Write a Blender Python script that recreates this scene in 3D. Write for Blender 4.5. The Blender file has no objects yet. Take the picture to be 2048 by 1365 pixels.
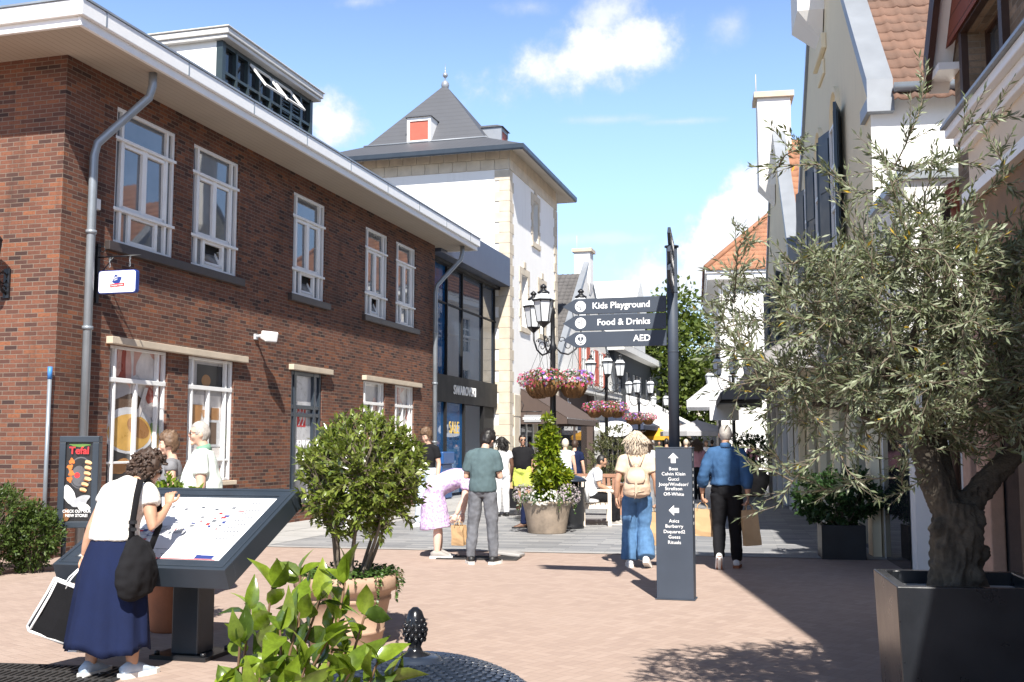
import bpy, bmesh, math, random
import numpy as np
from mathutils import Vector, Matrix, noise
R_ = math.radians
random.seed(7); RNG = np.random.default_rng(7)
S = bpy.context.scene; COL = S.collection

# ------------------------------------------------------------------ camera
FPX = 2150.0; CZ = 1.55; PITCH = math.atan(207.5 / FPX)
cd = bpy.data.cameras.new('camera'); cam = bpy.data.objects.new('camera', cd); COL.objects.link(cam)
cam.location = (0, 0, CZ); cam.rotation_euler = (math.pi / 2 + PITCH, 0, 0)
cd.sensor_width = 36; cd.lens = FPX * 36 / 2048; cd.clip_end = 2000; S.camera = cam
# ------------------------------------------------------------------ sun, sky, exposure
SUN = Vector((0.075, -.91, 1.0)).normalized()
SUN_EL = math.asin(SUN.z)
sd = bpy.data.lights.new('sun', 'SUN'); sun = bpy.data.objects.new('sun', sd); COL.objects.link(sun)
sd.energy = 5.0; sd.angle = R_(0.55); sd.color = (1, .95, .87)
sun.rotation_euler = (-SUN).to_track_quat('-Z', 'Y').to_euler()
S.view_settings.view_transform = 'Standard'; S.view_settings.look = 'None'
S.view_settings.exposure = 1.0; S.view_settings.gamma = 1
S.cycles.use_denoising = True
W = bpy.data.worlds.new('World'); S.world = W; W.use_nodes = True
def pixdir(u, v):
    x = (u - 1024) / FPX; y = -(v - 682.5) / FPX
    return Vector((x, math.cos(PITCH) - y * math.sin(PITCH), math.sin(PITCH) + y * math.cos(PITCH)))
class NT:
    """small wrapper to write node maths as expressions"""
    def __init__(s, nt): s.t = nt
    def n(s, typ, **kw):
        o = s.t.nodes.new(typ)
        for k, v in kw.items(): setattr(o, k, v)
        return o
    def link(s, a, b): s.t.links.new(a, b)
    def put(s, sock, v):
        if hasattr(v, 'is_output'): s.t.links.new(v, sock)
        else: sock.default_value = v
    def m(s, op, *a, clamp=False):
        o = s.n('ShaderNodeMath', operation=op, use_clamp=clamp)
        for i, v in enumerate(a): s.put(o.inputs[i], v)
        return o.outputs[0]
    def vm(s, op, *a):
        o = s.n('ShaderNodeVectorMath', operation=op)
        for i, v in enumerate(a): s.put(o.inputs[i], v)
        return o.outputs['Value'] if op in ('DOT_PRODUCT', 'LENGTH') else o.outputs[0]
    def noise(s, vec, scale, detail=4, rough=.55, dist=0):
        o = s.n('ShaderNodeTexNoise'); s.put(o.inputs['Vector'], vec)
        o.inputs['Scale'].default_value = scale; o.inputs['Detail'].default_value = detail
        o.inputs['Roughness'].default_value = rough; o.inputs['Distortion'].default_value = dist
        return o.outputs['Fac']
    def ramp(s, fac, stops, interp='LINEAR'):
        o = s.n('ShaderNodeValToRGB'); s.put(o.inputs[0], fac); e = o.color_ramp.elements; o.color_ramp.interpolation = interp
        while len(e) < len(stops): e.new(.5)
        for q, (p, c) in zip(e, stops): q.position = p; q.color = (*c, 1) if len(c) == 3 else c
        return o.outputs[0]
    def mix(s, f, a, b, blend='MIX'):
        o = s.n('ShaderNodeMix', data_type='RGBA', blend_type=blend); s.put(o.inputs[0], f)
        for i, v in ((6, a), (7, b)): s.put(o.inputs[i], (*v, 1) if isinstance(v, tuple) and len(v) == 3 else v)
        return o.outputs[2]
    def maprange(s, v, a, b, c=0, d=1):
        o = s.n('ShaderNodeMapRange', interpolation_type='SMOOTHSTEP'); s.put(o.inputs[0], v)
        for i, q in enumerate((a, b, c, d)): o.inputs[i + 1].default_value = q
        return o.outputs[0]
def build_sky():
    nt = W.node_tree; nt.nodes.clear(); N = NT(nt)
    sky = N.n('ShaderNodeTexSky', sky_type='NISHITA', sun_disc=False, sun_elevation=SUN_EL,
              sun_rotation=math.atan2(SUN.x, SUN.y), air_density=1.0, dust_density=.6, ozone_density=2.2)
    tc = N.n('ShaderNodeTexCoord').outputs['Generated']
    d = N.vm('NORMALIZE', tc)
    wob = N.n('ShaderNodeTexNoise'); N.put(wob.inputs['Vector'], d); wob.inputs['Scale'].default_value = 5; wob.inputs['Detail'].default_value = 5
    fine = N.noise(d, 13, 7, .62)
    big = N.noise(d, 4.5, 4, .55)
    dens = None
    # each cloud: centre direction (from the photo), half width, half height in radians, strength, softness, lean
    for (u, v, a, b, st, soft, lean) in [
        (1180, 110, .125, .045, 1.0, .75, .25), (1215, 28, .055, .035, .8, .9, .5), (1465, 52, .05, .028, .55, .95, .7),
        (672, 250, .055, .05, 1.05, .45, 0), (1480, 455, .105, .055, 1.3, .35, .35), (1560, 400, .09, .05, 1.2, .4, .2),
        (1350, 560, .09, .040, .85, .85, .1), (1450, 520, .10, .05, 1.0, .8, .1), (1215, 240, .07, .008, .4, .9, 0), (1360, 243, .06, .006, .4, .9, 0),
        (1230, 478, .08, .008, .35, .9, 0), (715, 5, .05, .012, .5, .9, .2), (1060, 15, .04, .015, .4, .9, 0),
        (300, 620, .2, .05, 1, .7, 0)]:
        c = pixdir(u, v).normalized(); r = c.cross(Vector((0, 0, 1))).normalized(); up = r.cross(c)
        if lean: r, up = (r * math.cos(lean) + up * math.sin(lean)), (up * math.cos(lean) - r * math.sin(lean))
        x = N.m('MULTIPLY', N.vm('DOT_PRODUCT', d, tuple(r)), 1 / a); y = N.m('MULTIPLY', N.vm('DOT_PRODUCT', d, tuple(up)), 1 / b)
        q = N.m('SQRT', N.m('ADD', N.m('MULTIPLY', x, x), N.m('MULTIPLY', y, y)))
        front = N.m('GREATER_THAN', N.vm('DOT_PRODUCT', d, tuple(c)), .5)
        k = N.m('SUBTRACT', .78, q)
        k = N.m('ADD', k, N.m('MULTIPLY', N.m('SUBTRACT', fine, .5), 2.3 if soft > .5 else 1.5))
        k = N.m('ADD', k, N.m('MULTIPLY', N.m('SUBTRACT', big, .5), 1.6))
        k = N.m('MULTIPLY', N.m('MULTIPLY', N.maprange(k, 0.0, soft), st), front)
        dens = k if dens is None else N.m('MAXIMUM', dens, k)
    # scattered small clouds over the rest of the sky (seen only in reflections)
    sep = N.n('ShaderNodeSeparateXYZ'); N.link(d, sep.inputs[0])
    back = N.m('MULTIPLY', N.maprange(N.noise(d, 3.0, 7, .6), .60, .8), N.m('LESS_THAN', sep.outputs[1], .2))
    dens = N.m('MINIMUM', N.m('MAXIMUM', dens, back), .93)
    hs = N.n('ShaderNodeHueSaturation'); N.link(sky.outputs[0], hs.inputs['Color']); hs.inputs['Saturation'].default_value = 1.0; hs.inputs['Value'].default_value = 1.0; hs.inputs['Hue'].default_value = .5
    tint = N.mix(1.0, hs.outputs[0], SKY_TINT, 'MULTIPLY')
    cc = N.ramp(N.m('ADD', N.m('MULTIPLY', fine, .6), N.m('MULTIPLY', dens, .5)), [(.35, (7.6, 8.1, 9.2)), (.7, (10.3, 10.4, 10.6))])
    low = N.maprange(sep.outputs[2], .28, .70, 2.45, .62)   # the sky is brighter in its lower part
    low = N.m('MULTIPLY', low, N.maprange(sep.outputs[2], .0, .26, .60, 1.0))
    lowc = N.n('ShaderNodeCombineXYZ'); [N.put(lowc.inputs[i], low) for i in range(3)]
    tint = N.mix(1.0, tint, lowc.outputs[0], 'MULTIPLY')
    col = N.mix(dens, tint, cc)
    bg = N.n('ShaderNodeBackground'); N.link(col, bg.inputs[0]); bg.inputs[1].default_value = SKY_STR
    out = N.n('ShaderNodeOutputWorld'); N.link(bg.outputs[0], out.inputs[0])
SKY_STR = .056; SKY_TINT = (.96, .97, 1.05)
build_sky()

# ------------------------------------------------------------------ helpers
def G(u, v, z=0.0):
    r = pixdir(u, v); t = (z - CZ) / r.z; return Vector((r.x * t, r.y * t, z))
def D(u, v, Y):
    r = pixdir(u, v); t = Y / r.y; return Vector((r.x * t, Y, CZ + r.z * t))
def tag(o, label=None, cat=None, group=None, kind=None):
    if label: o['label'] = label
    if cat: o['category'] = cat
    if group: o['group'] = group
    if kind: o['kind'] = kind
    return o
def thing(name, label, cat, loc=(0, 0, 0), rz=0, group=None):
    o = bpy.data.objects.new(name, None); COL.objects.link(o); o.empty_display_size = .2
    o.location = loc; o.rotation_euler = (0, 0, rz); return tag(o, label, cat, group)
def dup(root, loc, rz=None, label=None, group=None, scale=None):
    def cp(o, par):
        c = o.copy(); COL.objects.link(c); c.parent = par
        for ch in list(o.children): cp(ch, c)
        return c
    r = cp(root, None); r.location = loc
    if rz is not None: r.rotation_euler = (0, 0, rz)
    if label: r['label'] = label
    if group: r['group'] = group
    if scale: r.scale = (scale,) * 3
    return r
class MB:
    """collects polygons, then links them as one mesh object with metre-scale box UVs"""
    def __init__(s): s.v = []; s.f = []; s.mi = []; s.sm = []; s.M = Matrix.Identity(4); s.cur = 0; s.smooth = False
    def add(s, vs, fs, smooth=None):
        b = len(s.v); M = s.M
        s.v += [tuple(M @ Vector(p)) for p in vs]
        for f in fs: s.f.append([b + i for i in f]); s.mi.append(s.cur); s.sm.append(s.smooth if smooth is None else smooth)
        return s
    def quad(s, a, b, c, d): return s.add([a, b, c, d], [(0, 1, 2, 3)])
    def box(s, x0, x1, y0, y1, z0, z1):
        return s.add([(x0, y0, z0), (x1, y0, z0), (x1, y1, z0), (x0, y1, z0), (x0, y0, z1), (x1, y0, z1), (x1, y1, z1), (x0, y1, z1)],
                     [(3, 2, 1, 0), (4, 5, 6, 7), (0, 1, 5, 4), (1, 2, 6, 5), (2, 3, 7, 6), (3, 0, 4, 7)])
    def prism(s, poly, a, b, axis='y'):
        """closed polygon (list of 2-tuples) extruded from a to b along axis"""
        n = len(poly)
        P = (lambda p, t: (p[0], t, p[1])) if axis == 'y' else (lambda p, t: (t, p[0], p[1])) if axis == 'x' else (lambda p, t: (p[0], p[1], t))
        vs = [P(p, a) for p in poly] + [P(p, b) for p in poly]
        return s.add(vs, [tuple(range(n)), tuple(range(2 * n - 1, n - 1, -1))] + [(i, i + n, (i + 1) % n + n, (i + 1) % n) for i in range(n)])
    def tube(s, pts, rad, n=8, lat=None, cap=True, smooth=True):
        """sweep: rad is a number, list of numbers or list of (rx, ry); lat = lateral axis for ellipses"""
        pts = [Vector(p) for p in pts]; k = len(pts)
        if not isinstance(rad, (list, tuple)): rad = [rad] * k
        vs = []; prev = None
        for i, p in enumerate(pts):
            t = (pts[min(i + 1, k - 1)] - pts[max(i - 1, 0)])
            t = t.normalized() if t.length > 1e-9 else Vector((0, 0, 1))
            l = (lat[i] if isinstance(lat, list) else lat) if lat is not None else prev
            l = Vector(l) if l is not None else (Vector((1, 0, 0)) if abs(t.x) < .9 else Vector((0, 1, 0)))
            l = l - t * l.dot(t)
            if l.length < 1e-6: l = t.orthogonal()
            l.normalize(); prev = l; w = t.cross(l)
            r = rad[i]; rx, ry = r if isinstance(r, (tuple, list)) else (r, r)
            for j in range(n):
                a = 2 * math.pi * j / n; vs.append(p + l * (rx * math.cos(a)) + w * (ry * math.sin(a)))
        fs = [(i * n + j, i * n + (j + 1) % n, (i + 1) * n + (j + 1) % n, (i + 1) * n + j) for i in range(k - 1) for j in range(n)]
        if cap: fs += [tuple(range(n - 1, -1, -1)), tuple(range((k - 1) * n, k * n))]
        return s.add(vs, fs, smooth)
    def lathe(s, prof, c=(0, 0, 0), n=24, smooth=True, cap=True):
        vs = [(c[0] + r * math.cos(2 * math.pi * j / n), c[1] + r * math.sin(2 * math.pi * j / n), c[2] + z) for r, z in prof for j in range(n)]
        k = len(prof)
        fs = [(i * n + j, i * n + (j + 1) % n, (i + 1) * n + (j + 1) % n, (i + 1) * n + j) for i in range(k - 1) for j in range(n)]
        if cap: fs += [tuple(range(n - 1, -1, -1)), tuple(range((k - 1) * n, k * n))]
        return s.add(vs, fs, smooth)
    def ball(s, c, r, n=10, m=7, sq=None):
        rx, ry, rz = (r, r, r) if not isinstance(r, (tuple, list)) else r
        vs = []; fs = []
        for i in range(1, m):
            a = math.pi * i / m
            for j in range(n):
                b = 2 * math.pi * j / n; vs.append((c[0] + rx * math.sin(a) * math.cos(b), c[1] + ry * math.sin(a) * math.sin(b), c[2] + rz * math.cos(a)))
        t = len(vs); vs += [(c[0], c[1], c[2] + rz), (c[0], c[1], c[2] - rz)]
        for i in range(m - 2):
            for j in range(n): fs.append((i * n + j, (i + 1) * n + j, (i + 1) * n + (j + 1) % n, i * n + (j + 1) % n))
        for j in range(n): fs.append((t, j, (j + 1) % n)); fs.append((t + 1, (m - 2) * n + (j + 1) % n, (m - 2) * n + j))
        return s.add(vs, fs, True)
    def disc(s, c, r, n=24, axis='y', ry=None):
        ry = ry or r
        vs = [(c[0] + r * math.cos(2 * math.pi * j / n), c[1], c[2] + ry * math.sin(2 * math.pi * j / n)) if axis == 'y' else
              (c[0] + r * math.cos(2 * math.pi * j / n), c[1] + ry * math.sin(2 * math.pi * j / n), c[2]) for j in range(n)]
        return s.add(vs, [tuple(range(n))])
    def obj(s, name, mats, parent=None, bevel=0, weld=False):
        me = bpy.data.meshes.new(name); me.from_pydata(s.v, [], s.f)
        for m in (mats if isinstance(mats, (list, tuple)) else [mats]): me.materials.append(m)
        me.polygons.foreach_set('material_index', s.mi); me.polygons.foreach_set('use_smooth', s.sm)
        box_uv(me)
        o = bpy.data.objects.new(name, me); COL.objects.link(o)
        if parent: o.parent = parent
        if bevel:
            b = o.modifiers.new('bevel', 'BEVEL'); b.width = bevel; b.segments = 2; b.limit_method = 'ANGLE'; b.angle_limit = R_(50)
        return o
def box_uv(me):
    n = len(me.loops)
    if not n: return
    uv = me.uv_layers.new(name='uv')
    co = np.empty(len(me.vertices) * 3, 'f'); me.vertices.foreach_get('co', co); co = co.reshape(-1, 3)
    li = np.empty(n, 'i'); me.loops.foreach_get('vertex_index', li)
    nf = len(me.polygons); nr = np.empty(nf * 3, 'f'); me.polygons.foreach_get('normal', nr); nr = np.abs(nr.reshape(-1, 3))
    lt = np.empty(nf, 'i'); me.polygons.foreach_get('loop_total', lt)
    ax = np.repeat(np.argmax(nr * np.array([1, 1, .99]), axis=1), lt); p = co[li]
    out = np.where((ax == 2)[:, None], p[:, [0, 1]], np.where((ax == 1)[:, None], p[:, [0, 2]], p[:, [1, 2]]))
    uv.data.foreach_set('uv', out.astype('f').ravel())
def npmesh(name, V, F, mats, parent=None, smooth=False, mi=None):
    """V (n,3), F (m,k) arrays -> object"""
    me = bpy.data.meshes.new(name); m, k = F.shape
    me.vertices.add(len(V)); me.vertices.foreach_set('co', np.ascontiguousarray(V, 'f').ravel())
    me.loops.add(m * k); me.loops.foreach_set('vertex_index', np.ascontiguousarray(F, 'i').ravel())
    me.polygons.add(m); me.polygons.foreach_set('loop_start', np.arange(0, m * k, k, dtype='i'))
    me.update(calc_edges=True)
    for q in (mats if isinstance(mats, (list, tuple)) else [mats]): me.materials.append(q)
    if mi is not None: me.polygons.foreach_set('material_index', np.asarray(mi, 'i'))
    if smooth: me.polygons.foreach_set('use_smooth', np.ones(m, bool))
    me.validate(); o = bpy.data.objects.new(name, me); COL.objects.link(o)
    if parent: o.parent = parent
    return o
def text_mesh(mb, s, size, M, bold=0.0, align='CENTER', sx=1.0, depth=.004, spacing=1.0):
    """adds raised lettering to mb; M maps the text's x/y plane into place"""
    cu = bpy.data.curves.new('lettering', 'FONT'); cu.body = s; cu.size = size; cu.align_x = align; cu.align_y = 'CENTER'
    cu.offset = bold * size; cu.extrude = depth; cu.resolution_u = 3; cu.space_character = spacing; cu.space_line = .9
    o = bpy.data.objects.new('lettering', cu); COL.objects.link(o)
    bpy.context.view_layer.update()
    me = bpy.data.meshes.new_from_object(o.evaluated_get(bpy.context.evaluated_depsgraph_get()))
    old = mb.M; mb.M = old @ M @ Matrix.Diagonal((sx, 1, 1, 1))
    mb.add([v.co for v in me.vertices], [tuple(p.vertices) for p in me.polygons], False); mb.M = old
    bpy.data.objects.remove(o); bpy.data.curves.remove(cu); bpy.data.meshes.remove(me)
def frame(origin, xdir, ydir):
    """matrix with the given local x and y directions (z = x cross y)"""
    x = Vector(xdir).normalized(); y = Vector(ydir); y = (y - x * x.dot(y)).normalized(); z = x.cross(y)
    M = Matrix((x, y, z)).transposed().to_4x4(); M.translation = Vector(origin); return M
def remesh(mb, voxel, smooth=6, name='tmp'):
    """voxel-unions everything in mb; returns (verts, faces)"""
    o = mb.obj(name, []); m = o.modifiers.new('r', 'REMESH'); m.mode = 'VOXEL'; m.voxel_size = voxel
    if smooth: q = o.modifiers.new('s', 'SMOOTH'); q.iterations = smooth; q.factor = .5
    bpy.context.view_layer.update()
    me = bpy.data.meshes.new_from_object(o.evaluated_get(bpy.context.evaluated_depsgraph_get()))
    V = np.empty(len(me.vertices) * 3, 'f'); me.vertices.foreach_get('co', V)
    F = [tuple(p.vertices) for p in me.polygons]
    old = o.data; bpy.data.objects.remove(o); bpy.data.meshes.remove(old); bpy.data.meshes.remove(me)
    return V.reshape(-1, 3), F
# ------------------------------------------------------------------ materials
def newmat(name):
    m = bpy.data.materials.new(name); m.use_nodes = True; nt = m.node_tree; nt.nodes.clear(); N = NT(nt)
    b = N.n('ShaderNodeBsdfPrincipled'); o = N.n('ShaderNodeOutputMaterial'); N.link(b.outputs[0], o.inputs[0])
    return m, N, b
def bump(N, b, h, strength=.4, dist=.01):
    q = N.n('ShaderNodeBump'); q.inputs['Strength'].default_value = strength; q.inputs['Distance'].default_value = dist
    N.put(q.inputs['Height'], h); N.link(q.outputs[0], b.inputs['Normal'])
MC = {}
def pm(name, col, rough=.6, var=.12, scale=6, bmp=0, bscale=60, metal=0, spec=.5, trans=0):
    if name in MC: return MC[name]
    m, N, b = newmat(name); tc = N.n('ShaderNodeTexCoord').outputs['Object']
    f = N.noise(tc, scale, 5, .6); lo = tuple(c * (1 - var) for c in col); hi = tuple(min(1, c * (1 + var)) for c in col)
    N.link(N.ramp(f, [(.3, lo), (.7, hi)]), b.inputs['Base Color'])
    b.inputs['Roughness'].default_value = rough; b.inputs['Metallic'].default_value = metal; b.inputs['Specular IOR Level'].default_value = spec
    if var: N.put(b.inputs['Roughness'], N.m('ADD', N.m('MULTIPLY', N.m('SUBTRACT', f, .5), .25), rough, clamp=True))
    if bmp: bump(N, b, N.noise(tc, bscale, 4, .6), bmp, .01)
    MC[name] = m; return m
def brick_mat(name, tones, mortar, bw=.215, bh=.062, gap=.011, bmp=.8, stain=.5):
    m, N, b = newmat(name); uv = N.n('ShaderNodeUVMap').outputs[0]
    t = N.n('ShaderNodeTexBrick', offset=.5); N.link(uv, t.inputs['Vector'])
    t.inputs['Color1'].default_value = (0, 0, 0, 1); t.inputs['Color2'].default_value = (1, 1, 1, 1); t.inputs['Mortar'].default_value = (.5, .5, .5, 1)
    t.inputs['Scale'].default_value = 1; t.inputs['Mortar Size'].default_value = gap / 2; t.inputs['Mortar Smooth'].default_value = .15
    t.inputs['Bias'].default_value = 0; t.inputs['Brick Width'].default_value = bw; t.inputs['Row Height'].default_value = bh
    c = N.ramp(t.outputs['Color'], tones)
    nz = N.noise(uv, 30, 4, .6); big = N.noise(uv, .55, 4, .6)
    c = N.mix(N.m('MULTIPLY', N.maprange(nz, .45, .75), .5), c, tuple(x * .55 for x in tones[len(tones) // 2][1]))
    mo = N.mix(N.noise(uv, 9, 3), tuple(x * .7 for x in mortar), tuple(x * 1.15 for x in mortar))
    c = N.mix(t.outputs['Fac'], c, mo)
    c = N.mix(N.m('MULTIPLY', N.maprange(big, .45, .7), stain), c, (.035, .022, .018))
    mp = N.n('ShaderNodeMapping'); N.link(uv, mp.inputs[0]); mp.inputs['Scale'].default_value = (2.6, .28, 1)
    c = N.mix(N.maprange(N.noise(mp.outputs[0], 1.0, 6, .7), .5, .72, 0, .45), c, (.05, .03, .024))     # water streaks
    c = N.mix(N.maprange(N.noise(uv, 1.7, 5, .7), .62, .78, 0, .22), c, (.32, .24, .2))                  # lime bloom
    N.link(c, b.inputs['Base Color']); b.inputs['Roughness'].default_value = .85; b.inputs['Specular IOR Level'].default_value = .25
    h = N.m('ADD', N.m('MULTIPLY', N.m('SUBTRACT', 1.0, t.outputs['Fac']), 1.0), N.m('MULTIPLY', nz, .5))
    h = N.m('ADD', h, N.m('MULTIPLY', t.outputs['Color'], .35))
    bump(N, b, h, bmp, .012); return m
M_BRICK = brick_mat('red_brown_brick', [(0, (.045, .028, .026)), (.14, (.09, .044, .035)), (.42, (.148, .062, .041)), (.78, (.178, .074, .047)), (1, (.25, .096, .048))], (.215, .165, .13), bh=.064, gap=.012, stain=.34)
M_BRICK2 = brick_mat('buff_brick', [(0, (.13, .10, .07)), (.5, (.20, .15, .105)), (1, (.27, .2, .14))], (.22, .19, .15), stain=.2)
def slab_mat():
    m, N, b = newmat('grey_stone_paving'); uv = N.n('ShaderNodeUVMap').outputs[0]
    mp = N.n('ShaderNodeMapping'); N.link(uv, mp.inputs[0]); mp.inputs['Rotation'].default_value[2] = R_(11.6)
    t = N.n('ShaderNodeTexBrick', offset=.37); N.link(mp.outputs[0], t.inputs['Vector'])
    t.inputs['Color1'].default_value = (0, 0, 0, 1); t.inputs['Color2'].default_value = (1, 1, 1, 1)
    for k, v in (('Scale', 1), ('Mortar Size', .004), ('Mortar Smooth', .1), ('Brick Width', .62), ('Row Height', .155)): t.inputs[k].default_value = v
    c = N.ramp(t.outputs['Color'], [(0, (.17, .175, .185)), (.5, (.235, .238, .245)), (.85, (.31, .31, .312)), (1, (.37, .365, .36))])
    c = N.mix(N.m('MULTIPLY', N.noise(uv, 1.2, 6, .65), .45), c, (.22, .22, .225))
    c = N.mix(N.m('MULTIPLY', t.outputs['Fac'], .7), c, (.12, .118, .115))
    N.link(c, b.inputs['Base Color']); b.inputs['Roughness'].default_value = .62
    bump(N, b, N.m('SUBTRACT', N.m('MULTIPLY', N.noise(uv, 40, 3), .3), t.outputs['Fac']), .35, .006); return m
M_SLAB = slab_mat()
def herring_mat():
    """herringbone clay pavers: 1 x 2 unit bricks, unit = 6.5 cm"""
    m, N, b = newmat('clay_paver_herringbone'); uv = N.n('ShaderNodeUVMap').outputs[0]
    mp = N.n('ShaderNodeMapping'); N.link(uv, mp.inputs[0]); mp.inputs['Rotation'].default_value[2] = R_(40); mp.inputs['Scale'].default_value = (1 / .085,) * 3
    sp = N.n('ShaderNodeSeparateXYZ'); N.link(mp.outputs[0], sp.inputs[0]); x, y = sp.outputs[0], sp.outputs[1]
    i = N.m('FLOOR', x); j = N.m('FLOOR', y); fx = N.m('SUBTRACT', x, i); fy = N.m('SUBTRACT', y, j)
    k = N.m('FLOORED_MODULO', N.m('SUBTRACT', i, j), 4.0)
    eq = lambda n: N.m('COMPARE', k, float(n), .1)
    k0, k1, k2, k3 = eq(0), eq(1), eq(2), eq(3)
    # k 0/1: left and right half of a lying brick; k 2/3: halves of a standing brick (3 below 2 ... joined across y)
    big = 9.0
    dl = N.m('ADD', fx, N.m('MULTIPLY', k1, big)); dr = N.m('ADD', N.m('SUBTRACT', 1.0, fx), N.m('MULTIPLY', k0, big))
    db = N.m('ADD', fy, N.m('MULTIPLY', k2, big)); dt = N.m('ADD', N.m('SUBTRACT', 1.0, fy), N.m('MULTIPLY', k3, big))
    e = N.m('MINIMUM', N.m('MINIMUM', dl, dr), N.m('MINIMUM', db, dt))
    joint = N.maprange(e, .03, .09, 1, 0)
    ci = N.m('SUBTRACT', i, k1); cj = N.m('SUBTRACT', j, k2)
    cv = N.n('ShaderNodeCombineXYZ'); N.put(cv.inputs[0], ci); N.put(cv.inputs[1], cj)
    wn = N.n('ShaderNodeTexWhiteNoise', noise_dimensions='3D'); N.link(cv.outputs[0], wn.inputs['Vector'])
    c = N.ramp(wn.outputs['Value'], [(0, (.325, .243, .203)), (.3, (.348, .262, .217)), (.65, (.366, .277, .23)), (1, (.385, .295, .247))])
    c = N.mix(N.maprange(N.noise(uv, .8, 6, .65), .35, .75, 0, .5), c, (.355, .27, .226))
    c = N.mix(N.m('MULTIPLY', joint, .4), c, (.26, .20, .17))
    c = N.mix(N.maprange(N.noise(uv, 2.3, 5, .7), .6, .8, 0, .28), c, (.30, .225, .19))
    N.link(c, b.inputs['Base Color']); b.inputs['Roughness'].default_value = .78; b.inputs['Specular IOR Level'].default_value = .3
    h = N.m('ADD', N.m('MULTIPLY', joint, -1.0), N.m('ADD', N.m('MULTIPLY', wn.outputs['Value'], .35), N.m('MULTIPLY', N.noise(uv, 60, 3), .3)))
    bump(N, b, h, .35, .008); return m
M_PAVE = herring_mat()
def stripe_mat(name, col, step, axis=1, dark=.6, rough=.6, w=.09, bmp=.5):
    """boards with grooves every `step` metres along UV axis"""
    m, N, b = newmat(name); uv = N.n('ShaderNodeUVMap').outputs[0]
    sp = N.n('ShaderNodeSeparateXYZ'); N.link(uv, sp.inputs[0])
    f = N.m('FRACT', N.m('DIVIDE', sp.outputs[axis], step)); d = N.m('MINIMUM', f, N.m('SUBTRACT', 1.0, f))
    g = N.maprange(d, 0, w, 1, 0)
    c = N.mix(N.noise(uv, 1.5, 5), tuple(x * .88 for x in col), tuple(min(1, x * 1.08) for x in col))
    N.link(N.mix(N.m('MULTIPLY', g, 1 - dark), c, tuple(x * .3 for x in col)), b.inputs['Base Color'])
    b.inputs['Roughness'].default_value = rough; bump(N, b, N.m('SUBTRACT', 0.0, g), bmp, .01); return m
M_SOFFIT = stripe_mat('cream_soffit_boards', (.40, .345, .285), .11, 1, .6)
def glass_mat(name, col, rough=.02, ior=1.7):
    m, N, b = newmat(name); tc = N.n('ShaderNodeTexCoord').outputs['Object']
    N.link(N.ramp(N.noise(tc, 1.2, 3), [(.3, tuple(c * .75 for c in col)), (.7, tuple(c * 1.3 for c in col))]), b.inputs['Base Color'])
    b.inputs['Roughness'].default_value = rough; b.inputs['IOR'].default_value = ior; b.inputs['Specular IOR Level'].default_value = .7
    w = N.noise(tc, .9, 2); bump(N, b, w, .05, .02); return m
M_GLASS = glass_mat('window_glass', (.10, .11, .125), ior=1.9)
M_BLUEGLASS = glass_mat('blue_backed_glass', (.012, .075, .2), ior=1.6)
M_DARKGLASS = glass_mat('dark_shop_glass', (.02, .022, .026), ior=1.55)
M_FAR_GLASS = glass_mat('far_window_glass', (.05, .06, .07), ior=1.6)
def render_mat(name, col, dirt, amt=.5):
    """painted lime render with rain streaks, patches and fine grain"""
    m, N, b = newmat(name); uv = N.n('ShaderNodeUVMap').outputs[0]
    mp = N.n('ShaderNodeMapping'); N.link(uv, mp.inputs[0]); mp.inputs['Scale'].default_value = (3.2, .22, 1)
    c = N.mix(N.noise(uv, .7, 5, .6), tuple(x * .93 for x in col), tuple(min(1, x * 1.04) for x in col))
    c = N.mix(N.maprange(N.noise(mp.outputs[0], 1.0, 7, .72), .5, .8, 0, amt), c, dirt)
    c = N.mix(N.maprange(N.noise(uv, 2.2, 6, .7), .6, .82, 0, amt * .6), c, dirt)
    N.link(c, b.inputs['Base Color']); b.inputs['Roughness'].default_value = .85; b.inputs['Specular IOR Level'].default_value = .25
    bump(N, b, N.noise(uv, 45, 4, .6), .2, .01); return m
M_WHITE = render_mat('white_render', (.80, .79, .765), (.52, .50, .46), .35)
M_WHITE2 = render_mat('white_render_worn', (.72, .715, .69), (.45, .43, .40), .5)
M_CREAM = render_mat('cream_render', (.80, .71, .52), (.55, .48, .36), .4)
M_WPAINT = pm('white_paint', (.78, .78, .77), .35, .03, 5)
M_GREYP = pm('grey_paint', (.5, .52, .55), .5, .06, 2)
M_ANTH = pm('anthracite_paint', (.028, .038, .052), .38, .12, 3)
M_ANTH2 = pm('anthracite_board', (.036, .048, .070), .62, .1, 3)
M_BLACK = pm('black_iron', (.012, .013, .016), .38, .15, 8)
M_BLACKM = pm('matt_black_panel', (.012, .012, .013), .6, .1, 3, spec=.25)
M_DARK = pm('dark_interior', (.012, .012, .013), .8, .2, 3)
M_STONE = pm('beige_sandstone', (.52, .455, .36), .85, .16, 2.2, .3, 40)
M_LINTEL = pm('concrete_lintel', (.52, .44, .34), .85, .1, 3, .3, 50)
M_SILL = pm('dark_sill_tile', (.045, .035, .033), .5, .25, 6, .2, 30)
M_ZINC = pm('zinc_grey', (.27, .30, .33), .38, .14, 2, metal=.35)
M_LEAD = pm('lead_grey', (.25, .27, .30), .45, .1, 1.4, metal=.2)
M_SLATE = stripe_mat('slate_roofing', (.082, .086, .098), .2, 1, .7, .55, .12, .35)
M_TILE = pm('brown_clay_tile', (.155, .085, .058), .8, .34, 1.3, .4, 25)
M_TILEO = pm('orange_clay_tile', (.29, .135, .075), .8, .25, 1.6, .4, 25)
M_TILEG = pm('grey_clay_tile', (.085, .08, .08), .75, .25, 2, .3, 25)
M_SHINGLE = pm('red_tile_cladding', (.22, .055, .032), .75, .25, 4, .3, 25)
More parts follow.
